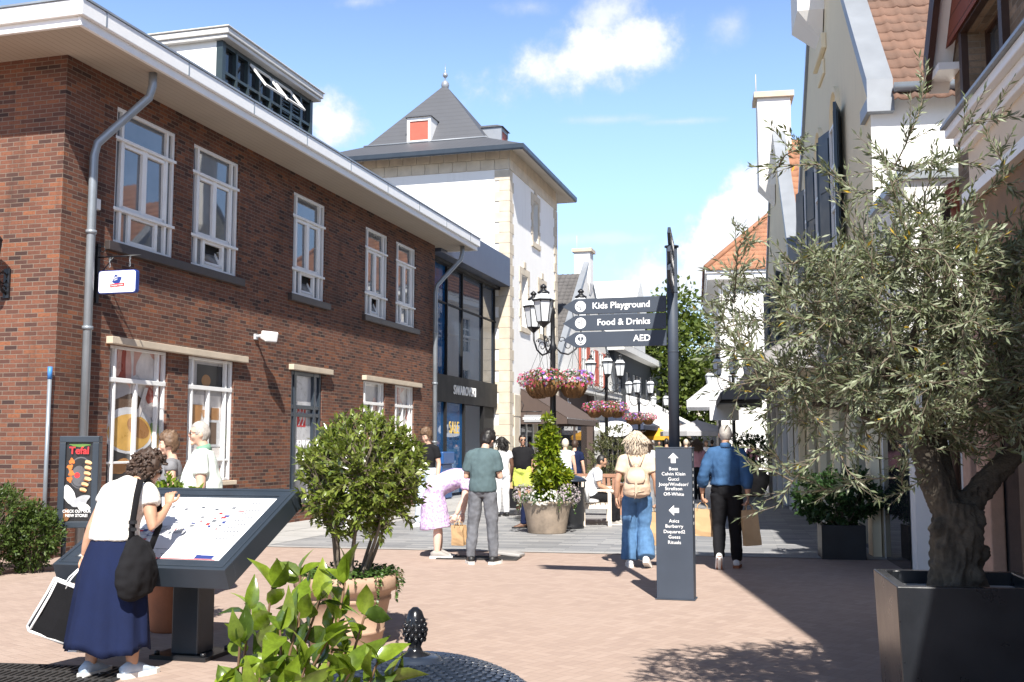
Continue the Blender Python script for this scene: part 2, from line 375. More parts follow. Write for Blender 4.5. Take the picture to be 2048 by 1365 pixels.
M_SHUTRED = pm('red_shutter', (.40, .10, .065), .6, .1, 5)
M_SHUTBLUE = pm('dark_blue_shutter', (.018, .035, .055), .4, .1, 5)
M_BROWNFAB = pm('brown_awning_fabric', (.075, .052, .044), .9, .1, 6)
M_WOOD = pm('dark_wood', (.045, .022, .014), .55, .3, 7)
M_BROWNWALL = pm('brown_timber_wall', (.20, .115, .055), .7, .25, 3)
M_BENCH = pm('weathered_cream_wood', (.62, .54, .46), .7, .12, 9)
M_TERRA = pm('terracotta', (.37, .25, .175), .8, .14, 4, .25, 40)
M_TERRA2 = pm('weathered_terracotta', (.27, .215, .165), .9, .28, 5, .35, 30)
M_URN = pm('deep_terracotta', (.27, .10, .045), .75, .2, 6, .2, 40)
M_PLANTER = pm('black_planter', (.012, .014, .018), .42, .3, 4, .1, 40)
M_PLWALL = pm('planter_bronze_side', (.16, .095, .055), .32, .25, 2.2, .05, 20, metal=.35)
M_SOIL = pm('dark_soil', (.03, .022, .016), .95, .4, 12, .6, 60)
M_KRAFT = pm('brown_kraft_paper', (.46, .30, .155), .75, .08, 6, .25, 14)
M_KRAFTD = pm('kraft_inside', (.22, .13, .06), .8, .1, 6)
M_PWHITE = pm('white_paper', (.82, .82, .82), .6, .02, 6)
M_LETTER = pm('white_lettering', (.85, .85, .85), .5, .01, 6)
M_GOLD = pm('yellow_lettering', (.75, .5, .08), .5, .02, 6)
M_LRED = pm('sign_red', (.65, .03, .035), .5, .03, 6)
M_LBLUE = pm('sign_blue', (.015, .04, .22), .5, .03, 6)
M_LAMPGL = pm('frosted_lamp_glass', (.62, .65, .68), .25, .05, 3)
M_BASKET = pm('woven_coir_basket', (.16, .075, .025), .9, .35, 22, .7, 90)
M_BARK = pm('olive_bark', (.06, .05, .038), .95, .5, 14, 1.0, 34)
M_TWIG = pm('grey_twig', (.16, .13, .095), .85, .25, 9)
M_STEM = pm('brown_stem', (.17, .10, .055), .8, .25, 12)
M_BARK2 = pm('grey_bark', (.16, .13, .10), .9, .3, 9, .5, 30)
M_GRATE = pm('cast_iron_grate', (.035, .033, .032), .6, .2, 8)
def leaf_mat(name, cols, rough=.45, trans=.3, spec=.4):
    m, N, b = newmat(name); g = N.n('ShaderNodeNewGeometry')
    c = N.ramp(g.outputs['Random Per Island'], [(i / max(1, len(cols) - 1), q) for i, q in enumerate(cols)])
    mo = N.maprange(N.noise(N.n('ShaderNodeTexCoord').outputs['Object'], 55, 4, .65), .3, .75, .72, 1.22); mv = N.n('ShaderNodeCombineXYZ'); [N.put(mv.inputs[i], mo) for i in range(3)]
    c = N.mix(1.0, c, mv.outputs[0], 'MULTIPLY')
    N.link(c, b.inputs['Base Color']); b.inputs['Roughness'].default_value = rough; b.inputs['Specular IOR Level'].default_value = spec
    tr = N.n('ShaderNodeBsdfTranslucent'); N.link(N.mix(1.0, c, (1.25, 1.35, .7), 'MULTIPLY'), tr.inputs[0])
    ms = N.n('ShaderNodeMixShader'); ms.inputs[0].default_value = trans
    N.link(b.outputs[0], ms.inputs[1]); N.link(tr.outputs[0], ms.inputs[2])
    out = [n for n in N.t.nodes if n.type == 'OUTPUT_MATERIAL'][0]; N.link(ms.outputs[0], out.inputs[0]); return m
L_OLIVE = leaf_mat('olive_leaf', [(.11, .135, .065), (.165, .195, .11), (.23, .255, .17), (.135, .165, .085), (.31, .335, .24)], .5, .15)
L_YEL = leaf_mat('yellowed_leaf', [(.5, .33, .03), (.6, .4, .05)], .5, .3)
L_BUSH = leaf_mat('glossy_bush_leaf', [(.10, .14, .02), (.155, .20, .032), (.21, .25, .05), (.09, .135, .02), (.25, .28, .08)], .27, .25, .7)
L_CAM = leaf_mat('broad_glossy_leaf', [(.13, .20, .016), (.20, .28, .024), (.07, .12, .014), (.28, .36, .04), (.04, .075, .016), (.17, .25, .02)], .2, .34, .7)
L_SHRUB = leaf_mat('shrub_leaf', [(.035, .065, .012), (.06, .10, .018), (.09, .13, .03)], .45, .22)
L_LIME = leaf_mat('lime_leaf', [(.14, .2, .015), (.22, .29, .02), (.09, .14, .012), (.30, .31, .02)], .35, .3)
L_TREE = leaf_mat('tree_leaf', [(.06, .095, .018), (.095, .135, .024), (.14, .175, .035), (.075, .115, .02)], .5, .3)
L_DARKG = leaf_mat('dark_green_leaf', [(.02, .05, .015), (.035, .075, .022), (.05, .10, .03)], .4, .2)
L_IVY = leaf_mat('ivy_leaf', [(.03, .07, .015), (.06, .12, .025), (.10, .16, .04)], .4, .2)
L_SILVER = leaf_mat('silver_leaf', [(.2, .21, .16), (.28, .28, .22), (.14, .16, .1)], .6, .2)
F_PINK = leaf_mat('pink_petal', [(.72, .05, .19), (.8, .13, .3), (.6, .03, .13), (.75, .3, .42)], .6, .3)
F_PURP = leaf_mat('purple_petal', [(.22, .09, .55), (.32, .15, .65), (.4, .22, .7)], .6, .3)
F_WHITE = leaf_mat('white_petal', [(.8, .8, .78), (.72, .7, .72)], .6, .3)
F_LILAC = leaf_mat('lilac_petal', [(.42, .33, .42), (.5, .42, .47), (.36, .3, .32)], .6, .25)
# ------------------------------------------------------------------ ground
ANG_L = R_(90 - 15.8); ANG_R = R_(90 - 9.65)
A_L = Vector((-6.35, 14.9, 0)); d_L = Vector((math.sin(R_(15.8)), math.cos(R_(15.8)), 0)); n_L = Vector((d_L.y, -d_L.x, 0))
A_R = Vector((5.0, 14.2, 0)); d_R = Vector((math.sin(R_(9.65)), math.cos(R_(9.65)), 0)); n_R = Vector((-d_R.y, d_R.x, 0))
def PL(x, off=0, z=0): return A_L + d_L * x + n_L * off + Vector((0, 0, z))       # left facade line, off = out into the street
def PR(x, off=0, z=0): return A_R + d_R * x + n_R * off + Vector((0, 0, z))
b = MB(); b.quad((-250, -30, 0), (250, -30, 0), (250, 500, 0), (-250, 500, 0)); tag(b.obj('ground', M_PAVE), kind='structure')
def bnd(t): return Vector((-3.52 + t * 7.8, 16.56 - t * 1.66, 0))
b = MB(); p0, p1 = bnd(-.62), bnd(1.35)
b.add([(p0.x, p0.y, .004), (p1.x, p1.y, .004), (60, 150, .004), (10, 150, .004), (-8, 22, .004)], [(0, 1, 2, 3, 4)])
tag(b.obj('street_paving', M_SLAB), kind='structure')
M_KERB = pm('pale_kerb_stone', (.34, .33, .32), .75, .12, 3, .2, 40); M_SIDE = pm('pale_concrete_slabs', (.36, .355, .345), .75, .1, 1.5, .2, 40)
b = MB(); e = Vector((0, .17, 0)); p0, p1 = bnd(-.45), bnd(1.2)
b.add([(*p0.xy, .008), (*p1.xy, .008), (*(p1 + e).xy, .008), (*(p0 + e).xy, .008)], [(0, 1, 2, 3)])
tag(b.obj('kerb', M_KERB), kind='structure')
b = MB()
for k in range(40):
    x = 1.2 + k * 1.0
    for o0, o1 in ((.02, .98), (1.0, 1.96)):
        b.add([(*PL(x + .01, o0).xy, .008), (*PL(x + .99, o0).xy, .008), (*PL(x + .99, o1).xy, .008), (*PL(x + .01, o1).xy, .008)], [(3, 2, 1, 0)])
tag(b.obj('pavement', M_SIDE), kind='structure')

# ------------------------------------------------------------------ building helpers
def wall(b, x0, x1, z0, z1, holes, y=0.0, reveal=.12, out=-1):
    """wall sheet in the x/z plane with openings; reveals go `reveal` inwards; out = side of the street along y"""
    xs = sorted({x0, x1, *[h[0] for h in holes], *[h[1] for h in holes]}); zs = sorted({z0, z1, *[h[2] for h in holes], *[h[3] for h in holes]})
    for i in range(len(xs) - 1):
        for j in range(len(zs) - 1):
            cx, cz = (xs[i] + xs[i + 1]) / 2, (zs[j] + zs[j + 1]) / 2
            if any(h[0] < cx < h[1] and h[2] < cz < h[3] for h in holes): continue
            q = [(xs[i], y, zs[j]), (xs[i + 1], y, zs[j]), (xs[i + 1], y, zs[j + 1]), (xs[i], y, zs[j + 1])]
            b.quad(*(q if out < 0 else q[::-1]))
    yi = y - out * reveal
    for h in holes:
        a0, a1, c0, c1 = h[:4]
        for q in ([(a0, y, c0), (a0, yi, c0), (a0, yi, c1), (a0, y, c1)], [(a1, y, c1), (a1, yi, c1), (a1, yi, c0), (a1, y, c0)],
                  [(a0, y, c1), (a0, yi, c1), (a1, yi, c1), (a1, y, c1)], [(a1, y, c0), (a1, yi, c0), (a0, yi, c0), (a0, y, c0)]): b.quad(*q)
def tile_roof(name, O, U, V, parent, mat, tw=.24, tl=.32, amp=.028, clip=None):
    """real pantiles: courses that step and roll. O = eave corner, U along the eave, V up the slope"""
    O, U, V = Vector(O), Vector(U), Vector(V); n = U.cross(V).normalized()
    if n.z < 0: n = -n
    nu = max(2, int(U.length / tw)); nv = max(1, int(V.length / tl)); cs = nu * 5 + 1
    uu = np.linspace(0, 1, cs); ph = (np.arange(cs) % 5) / 5.0
    prof = np.where(ph < .39, np.sin(ph / .39 * math.pi) * 1.0, -.18 * np.sin((ph - .39) / .61 * math.pi)) * amp
    Vs = []; Fs = []
    jit = RNG.normal(0, .004, (nv, nu + 1))
    for r in range(nv):
        b0 = len(Vs) * cs
        jj = np.repeat(jit[r], 5)[:cs]
        v0, v1 = r / nv - .02, (r + 1) / nv
        for vv, lift in ((v0, .002), (v0, .04), (v1, .012)):
            u = uu
            if clip: lo, hi = clip(max(0, vv)); u = lo + (hi - lo) * uu
            P = np.array(O)[None] + u[:, None] * np.array(U)[None] + vv * np.array(V)[None] + (prof + lift + jj)[:, None] * np.array(n)[None]
            Vs.append(P)
        for k in (0, 1):
            a = b0 + k * cs + np.arange(cs - 1); Fs.append(np.stack([a, a + 1, a + cs + 1, a + cs], 1))
    return npmesh(name, np.concatenate(Vs), np.concatenate(Fs), mat, parent)
# ------------------------------------------------------------------ the brick building on the left
BB = thing('brick_building', 'long two storey red brown brick building with broad white eaves along the left side', 'building', A_L, ANG_L)
LEN = 15.4; HT = 7.1; DEP = 11.0
UPW = [(1.17, 2.75), (3.28, 4.79), (6.95, 8.43), (10.6, 11.97), (12.53, 13.9)]
holes = [(a, c, 4.6, 6.72) for a, c in UPW] + [(1.2, 2.7, .92, 3.05), (3.3, 4.78, .92, 3.05), (7.0, 8.4, 0, 3.05), (10.58, 11.9, .92, 3.05), (12.54, 13.87, .92, 3.05)]
b = MB(); wall(b, 0, LEN, 0, HT, holes, 0, .14)
b.quad((0, DEP, 0), (0, 0, 0), (0, 0, HT), (0, DEP, HT)); b.quad((LEN, 0, 0), (LEN, DEP, 0), (LEN, DEP, HT), (LEN, 0, HT))
b.obj('wall', M_BRICK, BB)
b = MB(); b.box(.02, LEN - .02, -.03, .0, 0, .35); b.obj('plinth', M_BRICK, BB)
def frame_window(par, x0, x1, z0, z1, opened):
    b = MB(); Y0, Y1 = .03, .10; W_ = x1 - x0; s = .055
    za, zb = z0 + .53, z1 - .49; xa, xb = x0 + .20, x1 - .20; xm = (x0 + x1) / 2
    for x in (x0 + s / 2, xa, xb, x1 - s / 2): b.box(x - s / 2, x + s / 2, Y0, Y1, z0, z1)
    b.box(x0, x1, Y0 + .004, Y1, z1 - s, z1 + .002); b.box(x0, x1, Y0 + .004, Y1, z0 - .002, z0 + s)
    for z in (za, zb): b.box(x0 - .02, x1 + .02, -.004, Y1 - .01, z - .024, z + .024)
    b.box(xm - .06, xm + .06, Y0 + .006, Y1, za, zb)
    for x in (xa + .04, xb - .04): b.box(x - .03, x + .03, Y0 + .012, Y1, za, zb)
    for z in (za + .06, zb - .06): b.box(xa, xb, Y0 + .012, Y1, z - .03, z + .03)
    xc, xd = xa + .24, xb - .24
    for x in (xc, xd): b.box(x - .035, x + .035, Y0 + .003, Y1, z0, za)
    b.box(xc, xd, Y0 + .014, Y1, z0 + s, z0 + s + .05); b.box(xc, xd, Y0 + .014, Y1, za - .07, za)
    f = b.obj('window', M_WPAINT, par, .006)
    g = MB()
    for (a, c, e, h) in ((x0, xa, zb, z1), (xa, xb, zb, z1), (xb, x1, zb, z1), (x0, xa, za, zb), (xa, xm, za, zb), (xm, xb, za, zb), (xb, x1, za, zb),
                         (x0, xa, z0, za), (xa, xc, z0, za), (xc, xd, z0, za), (xd, xb, z0, za), (xb, x1, z0, za)):
        if opened and (a, c) == (xc, xd): continue
        t = [random.uniform(-.008, .008) for _ in range(4)]
        g.quad((a, .085 + t[0], e), (c, .085 + t[1], e), (c, .085 + t[2], h), (a, .085 + t[1] + t[2] - t[0] if False else .085 + t[0] + t[2] - t[1], h))
    g.obj('pane', M_GLASS, f)
    if opened:
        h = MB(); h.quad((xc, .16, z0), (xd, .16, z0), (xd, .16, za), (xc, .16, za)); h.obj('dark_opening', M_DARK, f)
        h = MB(); a = R_(26); hh = za - z0 - .16
        h.M = Matrix.Translation((0, .03, z0 + .1)) @ Matrix.Rotation(-a, 4, 'X')
        for q in ((xc + .03, xc + .08, 0, hh), (xd - .08, xd - .03, 0, hh), (xc + .03, xd - .03, 0, .05), (xc + .03, xd - .03, hh - .05, hh)): h.box(q[0], q[1], 0, .04, q[2], q[3])
        h.cur = 1; h.quad((xc + .08, .02, .05), (xd - .08, .02, .05), (xd - .08, .02, hh - .05), (xc + .08, .02, hh - .05)); h.obj('open_hopper', [M_WPAINT, M_GLASS], f)
    return f
for i, (a, c) in enumerate(UPW):
    w = frame_window(BB, a, c, 4.6, 6.72, i in (1, 2, 3))
for (a, c) in ((.98, 4.95), (6.78, 8.6), (10.45, 14.05)): b = MB(); b.box(a, c, -.09, .10, 4.45, 4.592); b.obj('sill', M_SILL, BB, .01)
for (a, c) in ((1.1, 5.1), (6.88, 8.73), (10.5, 14.2)):
    b = MB(); b.box(a, c, -.11, .05, 3.055, 3.165); b.obj('lintel', M_LINTEL, BB, .008)
for (a, c) in ((1.15, 2.8), (3.25, 4.85), (10.5, 11.95), (12.5, 13.9)): b = MB(); b.box(a, c, -.07, .1, .84, .915); b.obj('shop_sill', M_LINTEL, BB, .008)
# posters behind the shop windows (coloured shapes of a kitchen scene)
def poly_blob(b, cx, cz, rx, rz, y, n=20, rot=0, wob=0):
    P = []
    for k in range(n):
        a = 2 * math.pi * k / n; r = 1 + wob * math.sin(3 * a + cx * 7) + wob * .6 * math.cos(5 * a)
        x, z = rx * r * math.cos(a), rz * r * math.sin(a); P.append((cx + x * math.cos(rot) - z * math.sin(rot), y, cz + x * math.sin(rot) + z * math.cos(rot)))
    b.add(P, [tuple(range(n))])
def pmf(n, c): return pm(n, c, .3, .22, 3.5, spec=.6)
PC = [pmf('poster_grey', (.36, .35, .36)), pmf('poster_pale', (.62, .58, .55)), pmf('poster_red', (.30, .055, .035)), pmf('poster_pink', (.55, .33, .28)),
      pmf('poster_yellow', (.55, .33, .085)), pmf('poster_brown', (.12, .075, .05)), pmf('poster_dark', (.03, .028, .03)), pmf('poster_steel', (.5, .51, .53)), pmf('poster_wood', (.33, .16, .055)), pmf('poster_green', (.12, .2, .05))]
def shop_window(par, x0, x1, z0, z1, style):
    b = MB(); Y0, Y1 = .04, .11; s = .045; zt = z1 - .52; zl = z0 + .36
    xa, xb = x0 + .2, x1 - .2; xm = xa + (xb - xa) * .5
    for x in (x0 + s / 2, xa, xb, x1 - s / 2): b.box(x - s / 2, x + s / 2, Y0, Y1, z0, z1)
    b.box(xm - .028, xm + .028, Y0 + .004, Y1, z0, zt)
    for z, h in ((z1 - s / 2, s / 2), (z0 + s / 2, s / 2), (zt, .035), (zl, .018)): b.box(x0, x1, Y0 - .012 if h == .035 else Y0 + .008, Y1, z - h, z + h)
    f = b.obj('shop_window', M_WPAINT, par, .006)
    p = MB(); y = .12
    def C(k): p.cur = k
    C(0 if style != 1 else 1); p.quad((x0, y, z0), (x1, y, z0), (x1, y, z1), (x0, y, z1))
    W_, H_ = x1 - x0, z1 - z0
    L = lambda u, v: (x0 + u * W_, z0 + v * H_)
    lay = [y]
    def blob(k, u, v, ru, rv, rot=0, wob=0): C(k); lay[0] -= .0012; a, c = L(u, v); poly_blob(p, a, c, ru * W_, rv * H_, lay[0], 22, rot, wob)
    def rect(k, u0, u1, v0, v1, sk=0): C(k); lay[0] -= .0012; a, c = L(u0, v0); e, g = L(u1, v1); yy = lay[0]; p.quad((a, yy, c), (e, yy, c), (e + sk, yy, g), (a + sk, yy, g))
    if style == 0:
        rect(1, 0, 1, .5, 1); rect(3, .5, 1, .62, 1); blob(1, .72, .86, .2, .12, .4, .12); blob(1, .6, .7, .18, .09, -.5, .15)
        for k in range(4): blob(2 if k % 2 == 0 else 3, .2 + .07 * k, .84, .05, .17, .05, .03)
        blob(2, .3, .7, .09, .12, .2, .1); blob(0, .25, .66, .2, .08, .3); blob(5, .38, .57, .28, .09, .2, .08); blob(2, .8, .66, .08, .06, .6, .1)
        blob(7, .44, .40, .44, .17); rect(6, .06, .86, .0, .34); blob(7, .46, .38, .42, .15); blob(4, .46, .385, .37, .135); blob(8, .60, .42, .2, .07, -.3)
        blob(9, .9, .4, .07, .1, .3, .2); blob(4, .92, .33, .08, .05, 0, .2); rect(1, .55, .62, .5, .72, .2); blob(8, .3, .14, .18, .05, .2, .1)
    elif style == 1:
        rect(0, .25, 1, .7, .97); rect(7, .05, .2, .55, .98); rect(6, .3, .9, .78, .95); blob(8, .5, .82, .1, .05)
        rect(8, .08, .36, .3, .62, .12); rect(8, .45, .62, .52, .58, -.05); rect(8, .62, .8, .5, .6); rect(7, .4, .9, .28, .5); rect(5, .55, .75, .3, .48); rect(1, .0, .9, .12, .27); rect(3, .2, .95, .02, .1); blob(9, .92, .38, .06, .08, 0, .2)
    else:
        rect(1, .0, 1, .4, 1); rect(0, .1, .9, .55, .95); blob(8, .45, .45, .3, .12, .3, .1); blob(4, .5, .3, .35, .13); rect(6, .1, .9, .02, .2); blob(3, .7, .72, .15, .1, .4, .1)
    p.obj('poster', PC, f)
    return f
for x0, x1, stl in ((1.2, 2.7, 0), (3.3, 4.78, 1), (10.58, 11.9, 2), (12.54, 13.87, 0)): shop_window(BB, x0, x1, .92, 3.05, stl)
# the dark shop door
b = MB(); x0, x1 = 7.0, 8.4
for a, c in ((x0, x0 + .08), (x0 + .17, x0 + .27), (x1 - .35, x1 - .27), (x1 - .08, x1)): b.box(a, c, .02, .1, 0, 3.05)
for a, c in ((2.97, 3.05), (2.28, 2.36), (2.12, 2.2), (0, .1)): b.box(x0 + .01, x1 - .01, .028, .095, a, c)
DR = b.obj('shop_door', M_ANTH, BB, .005)
b = MB(); b.quad((x0, .09, .1), (x1, .09, .1), (x1, .09, 3.0), (x0, .09, 3.0)); b.cur = 1
poly_blob(b, 7.62, .62, .3, .42, .088); poly_blob(b, 7.7, 1.15, .17, .3, .0868, rot=.3); b.cur = 2; b.quad((7.45, .086, 1.92), (7.83, .086, 1.92), (7.83, .086, 2.35), (7.45, .086, 2.35)); b.obj('poster', [pmf('poster_silver', (.5, .5, .52)), pmf('poster_shade', (.16, .16, .17)), M_LRED], DR)
b = MB(); F0 = frame((7.65, .083, 0), (1, 0, 0), (0, 0, 1)); TR = lambda x, z: F0 @ Matrix.Translation((x, z, 0))
text_mesh(b, 'OPENING', .21, TR(0, 1.56), .012, sx=.9); text_mesh(b, 'SOON', .21, TR(0, 1.33), .012, sx=.9)
for dx in (-.075, .075):   # two small figures in the red square
    b.ball((7.64 + dx, .083, 2.28), (.028, .004, .032), 8, 5); b.box(7.62 + dx, 7.66 + dx, .08, .083, 2.07, 2.24)
    b.M = Matrix.Translation((7.64 + dx, .081, 2.16)) @ Matrix.Rotation(.7, 4, 'Y'); b.box(-.1, .1, -.002, .002, -.014, .014)
    b.M = Matrix.Translation((7.64 + dx, .081, 2.02)) @ Matrix.Rotation(-.9, 4, 'Y'); b.box(-.09, .09, -.002, .002, -.014, .014); b.M = Matrix.Identity(4)
b.obj('lettering', M_LETTER, DR)
b = MB(); b.tube([(7.26, .0, 1.0), (7.26, -.05, 1.0), (7.33, -.05, 1.0)], .012, 8); b.obj('handle', M_ZINC, DR)
# eaves, fascia, gutter, roof
OV = .92; X0, X1, Y0, Y1 = -OV, LEN + OV, -OV, DEP + OV
b = MB(); b.quad((X0, Y0, HT), (X0, 0, HT), (X1, 0, HT), (X1, Y0, HT)); b.quad((X0, 0, HT), (X0, DEP, HT), (0, DEP, HT), (0, 0, HT)); b.quad((LEN, 0, HT), (LEN, DEP, HT), (X1, DEP, HT), (X1, 0, HT))
b.obj('soffit', M_SOFFIT, BB)
b = MB()
def ringbox(b, x0, x1, y0, y1, t, z0, z1):
    b.box(x0, x1, y0, y0 + t, z0, z1); b.box(x0, x1, y1 - t, y1, z0, z1); b.box(x0, x0 + t, y0 + t, y1 - t, z0, z1); b.box(x1 - t, x1, y0 + t, y1 - t, z0, z1)
ringbox(b, X0 - .03, X1 + .03, Y0 - .03, Y1 + .03, .06, HT - .03, HT + .17); ringbox(b, X0 - .09, X1 + .09, Y0 - .09, Y1 + .09, .06, HT + .09, HT + .31)
b.obj('fascia', M_WPAINT, BB, .012)
b = MB(); ringbox(b, X0 - .11, X1 + .11, Y0 - .11, Y1 + .11, .10, HT + .312, HT + .34)
for k in range(9): b.box(X0 + .4 + k * 2.0, X0 + .425 + k * 2.0, Y0 - .098, Y0 - .0905, HT + .1, HT + .3)
b.obj('gutter', M_ZINC, BB)
zr = HT + .33; rise = (Y1 - Y0) / 2 * .5; ym = (Y0 + Y1) / 2; hip = (Y1 - Y0) / 2
b = MB(); b.add([(X0, Y0, zr), (X1, Y0, zr), (X1, Y1, zr), (X0, Y1, zr), (X0 + hip, ym, zr + rise), (X1 - hip, ym, zr + rise)], [(0, 1, 5, 4), (2, 3, 4, 5), (3, 0, 4), (1, 2, 5)])
b.obj('roof', M_TILEG, BB)
# the roof dormer with its dark glazed front
dx0, dx1, dy, dz0, dz1 = 5.75, 9.72, 1.0, 8.2, 9.56
b = MB(); b.add([(dx0, dy + .05, dz0), (dx0, 4.6, dz1), (dx0, dy + .05, dz1)], [(0, 2, 1)]); b.add([(dx1, dy + .05, dz0), (dx1, 4.6, dz1), (dx1, dy + .05, dz1)], [(0, 1, 2)])
b.add([(dx0, dy + .12, dz0), (dx1, dy + .12, dz0), (dx1, dy + .12, dz1), (dx0, dy + .12, dz1)], [(0, 1, 2, 3)]); DM = b.obj('dormer', M_WHITE, BB)
b = MB(); b.box(dx0 - .12, dx1 + .12, dy - .16, dy + 3.8, dz1, dz1 + .08); b.box(dx0 - .16, dx1 + .16, dy - .2, dy + 3.9, dz1 + .08, dz1 + .2); b.box(dx0 - .19, dx1 + .19, dy - .23, dy + 3.9, dz1 + .202, dz1 + .235)
b.obj('dormer_cornice', pm('off_white_paint', (.62, .6, .57), .5, .05, 3), DM, .02)
b = MB(); b.box(dx0 - .004, dx0 + .12, dy, dy + .14, dz0, dz1); b.box(dx1 - .12, dx1 + .004, dy, dy + .14, dz0, dz1)
xs = [dx0 + .1 + k * (dx1 - dx0 - .2) / 8 for k in range(9)]
for x in xs[1:-1]: b.box(x - .035, x + .035, dy + .01, dy + .11, dz0, dz1)
b.box(dx0, dx1, dy + .015, dy + .1, dz1 - .09, dz1); b.box(dx0, dx1, dy + .015, dy + .1, 8.92, 8.98)
for k in (5, 6):
    for q in range(11): b.box(xs[k], xs[k + 1], dy + .03, dy + .075, 8.55 + q * .085, 8.57 + q * .085)
b.obj('dormer_frame', pm('dark_green_grey_paint', (.03, .045, .05), .4, .1, 4), DM)
b = MB(); b.quad((dx0, dy + .1, dz0), (dx1, dy + .1, dz0), (dx1, dy + .1, dz1), (dx0, dy + .1, dz1)); b.obj('dormer_pane', M_DARKGLASS, DM)
for k in (2, 4):
    b = MB(); b.M = Matrix.Translation((0, dy - .01, dz1 - .1)) @ Matrix.Rotation(R_(-38), 4, 'X'); a, c = xs[k] + .03, xs[k + 1] + .4
    for q in ((a, c, -.62, -.57), (a, c, -.05, 0), (a, a + .05, -.57, -.05), (c - .05, c, -.57, -.05)): b.box(q[0], q[1], 0, .04, q[2], q[3])
    b.obj('open_vent', M_WPAINT, DM)
# downpipes
for px, zk in ((.53, 0), (15.2, 1)):
    b = MB(); s = 1 if zk == 0 else 1
    b.tube([(px, -.1, 0), (px, -.1, 5.75), (px + .03, -.13, 5.95), (px + .45, -.68, 6.72), (px + .47, -.72, 6.9), (px + .47, -.72, HT)], .062, 12)
    for z in (1.6, 3.2, 4.6): b.lathe([(.078, 0), (.078, .05)], (px, -.1, z), 12)
    b.obj('downpipe', M_ZINC, BB)
# thin grey conduit with a blue top at the gable corner
b = MB(); b.tube([(-.12, -.02, 0), (-.12, -.02, 2.45)], .028, 8); b.cur = 1; b.tube([(-.12, -.02, 2.45), (-.12, -.02, 2.62)], .032, 8); b.obj('conduit', [M_ZINC, pm('blue_cap', (.05, .2, .5), .5, .05, 4)], BB)

b = MB(); b.box(.66, .78, -.06, .0, 5.0, 5.16); b.obj('junction_box', M_WPAINT, BB, .006)
b = MB(); b.tube([(.72, -.012, 5.0), (.73, -.012, 4.5), (.72, -.012, 3.25), (.7, -.012, 1.4), (.7, -.012, .3)], .008, 5); b.obj('cable', M_BLACK, BB)
# ------------------------------------------------------------------ glazed link building
LK = thing('glass_shop_front', 'recessed blue glass shop front with dark blue metal fascia between brick building and white tower', 'shop', PL(15.45), ANG_L)
lw = 7.42
b = MB(); b.box(.3, lw, -.06, 4, 7.0, 8.0)
LF = b.obj('fascia', pm('slate_blue_metal', (.055, .07, .11), .4, .08, 1.2), LK, .01)
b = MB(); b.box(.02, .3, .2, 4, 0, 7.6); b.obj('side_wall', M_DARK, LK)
for q in ((.3, 2.25, 3.6, 7), (.3, 4.0, .1, 2.85)): b = MB(); b.quad((q[0], .5, q[2]), (q[1], .5, q[2]), (q[1], .5, q[3]), (q[0], .5, q[3])); b.obj('blue_glazing', M_BLUEGLASS, LK)
b = MB(); b.quad((2.25, .48, 3.6), (lw, .48, 3.6), (lw, .48, 7), (2.25, .48, 7)); b.obj('glazing', glass_mat('sky_glazing', (.05, .07, .10), .015, 2.3), LK)
b = MB()
for x in (2.25, 3.7, 5.8, 7.2): b.box(x - .03, x + .03, .42, .52, 3.6, 7)
b.box(.3, lw, .44, .5, 5.75, 5.8); b.box(.3, lw, .40, .7, 2.82, 3.62); b.box(.3, lw, .3, .6, 6.9, 7.0)
for x in (.35, 2.2, 3.95, 5.95): b.box(x - .05, x + .05, .42, .55, 0, 2.85)
b.obj('black_frame', M_BLACKM, LK)
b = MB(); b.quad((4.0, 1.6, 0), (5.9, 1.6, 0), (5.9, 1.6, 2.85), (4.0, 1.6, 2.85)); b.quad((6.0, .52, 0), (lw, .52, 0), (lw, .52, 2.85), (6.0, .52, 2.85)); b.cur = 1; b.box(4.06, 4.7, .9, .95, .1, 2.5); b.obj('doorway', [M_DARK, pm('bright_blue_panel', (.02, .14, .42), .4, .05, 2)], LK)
b = MB(); text_mesh(b, 'SWAROVSKI', .40, frame((2.75, .385, 3.2), (1, 0, 0), (0, 0, 1)), .004, 'LEFT', 1.0, .012)
b.obj('shop_lettering', M_LETTER, LK)
b = MB(); text_mesh(b, 'SALE', .52, frame((2.98, .44, 2.05), (1, 0, 0), (0, 0, 1)), .004, sx=.85); b.obj('sale_lettering', M_GOLD, LK)
b = MB(); b.box(.8, 1.7, .05, .4, .02, 1.0); b.box(.75, 1.75, .0, .42, 1.0, 1.35); b.obj('blue_stand', pm('deep_blue_panel', (.015, .08, .26), .4, .05, 2), LK, .03)

# ------------------------------------------------------------------ white tower
TW = thing('tower_house', 'tall white rendered tower house with beige stone quoins and slate pyramid roof', 'building', PL(22.93), ANG_L)
tw, td, th = 7.15, 7.3, 11.95
tholes = [(3.3, 4.05, 9.2, 10.8), (1.62, 2.45, 5.8, 7.7), (4.28, 5.05, 5.8, 7.7)]
b = MB(); wall(b, 0, tw, 0, th, tholes, 0, .28); b.quad((0, td, 0), (0, 0, 0), (0, 0, th), (0, td, th)); b.quad((tw, 0, 0), (tw, td, 0), (tw, td, th), (tw, 0, th)); b.obj('wall', M_WHITE, TW)
b = MB(); b2_ = MB()
for k in range(30):
    z = k * .372; l = .52 if k % 2 == 0 else .36; m_ = .36 if k % 2 == 0 else .52
    b.box(-.035, l, -.035, .0, z + .002, z + .370); b.box(-.035, 0, 0.0, m_, z + .002, z + .370)
    b2_.box(tw - m_, tw + .035, -.035, .0, z + .002, z + .370)
b.obj('quoins', M_STONE, TW, .012); b2_.obj('quoins', M_STONE, TW, .012)
b = MB()
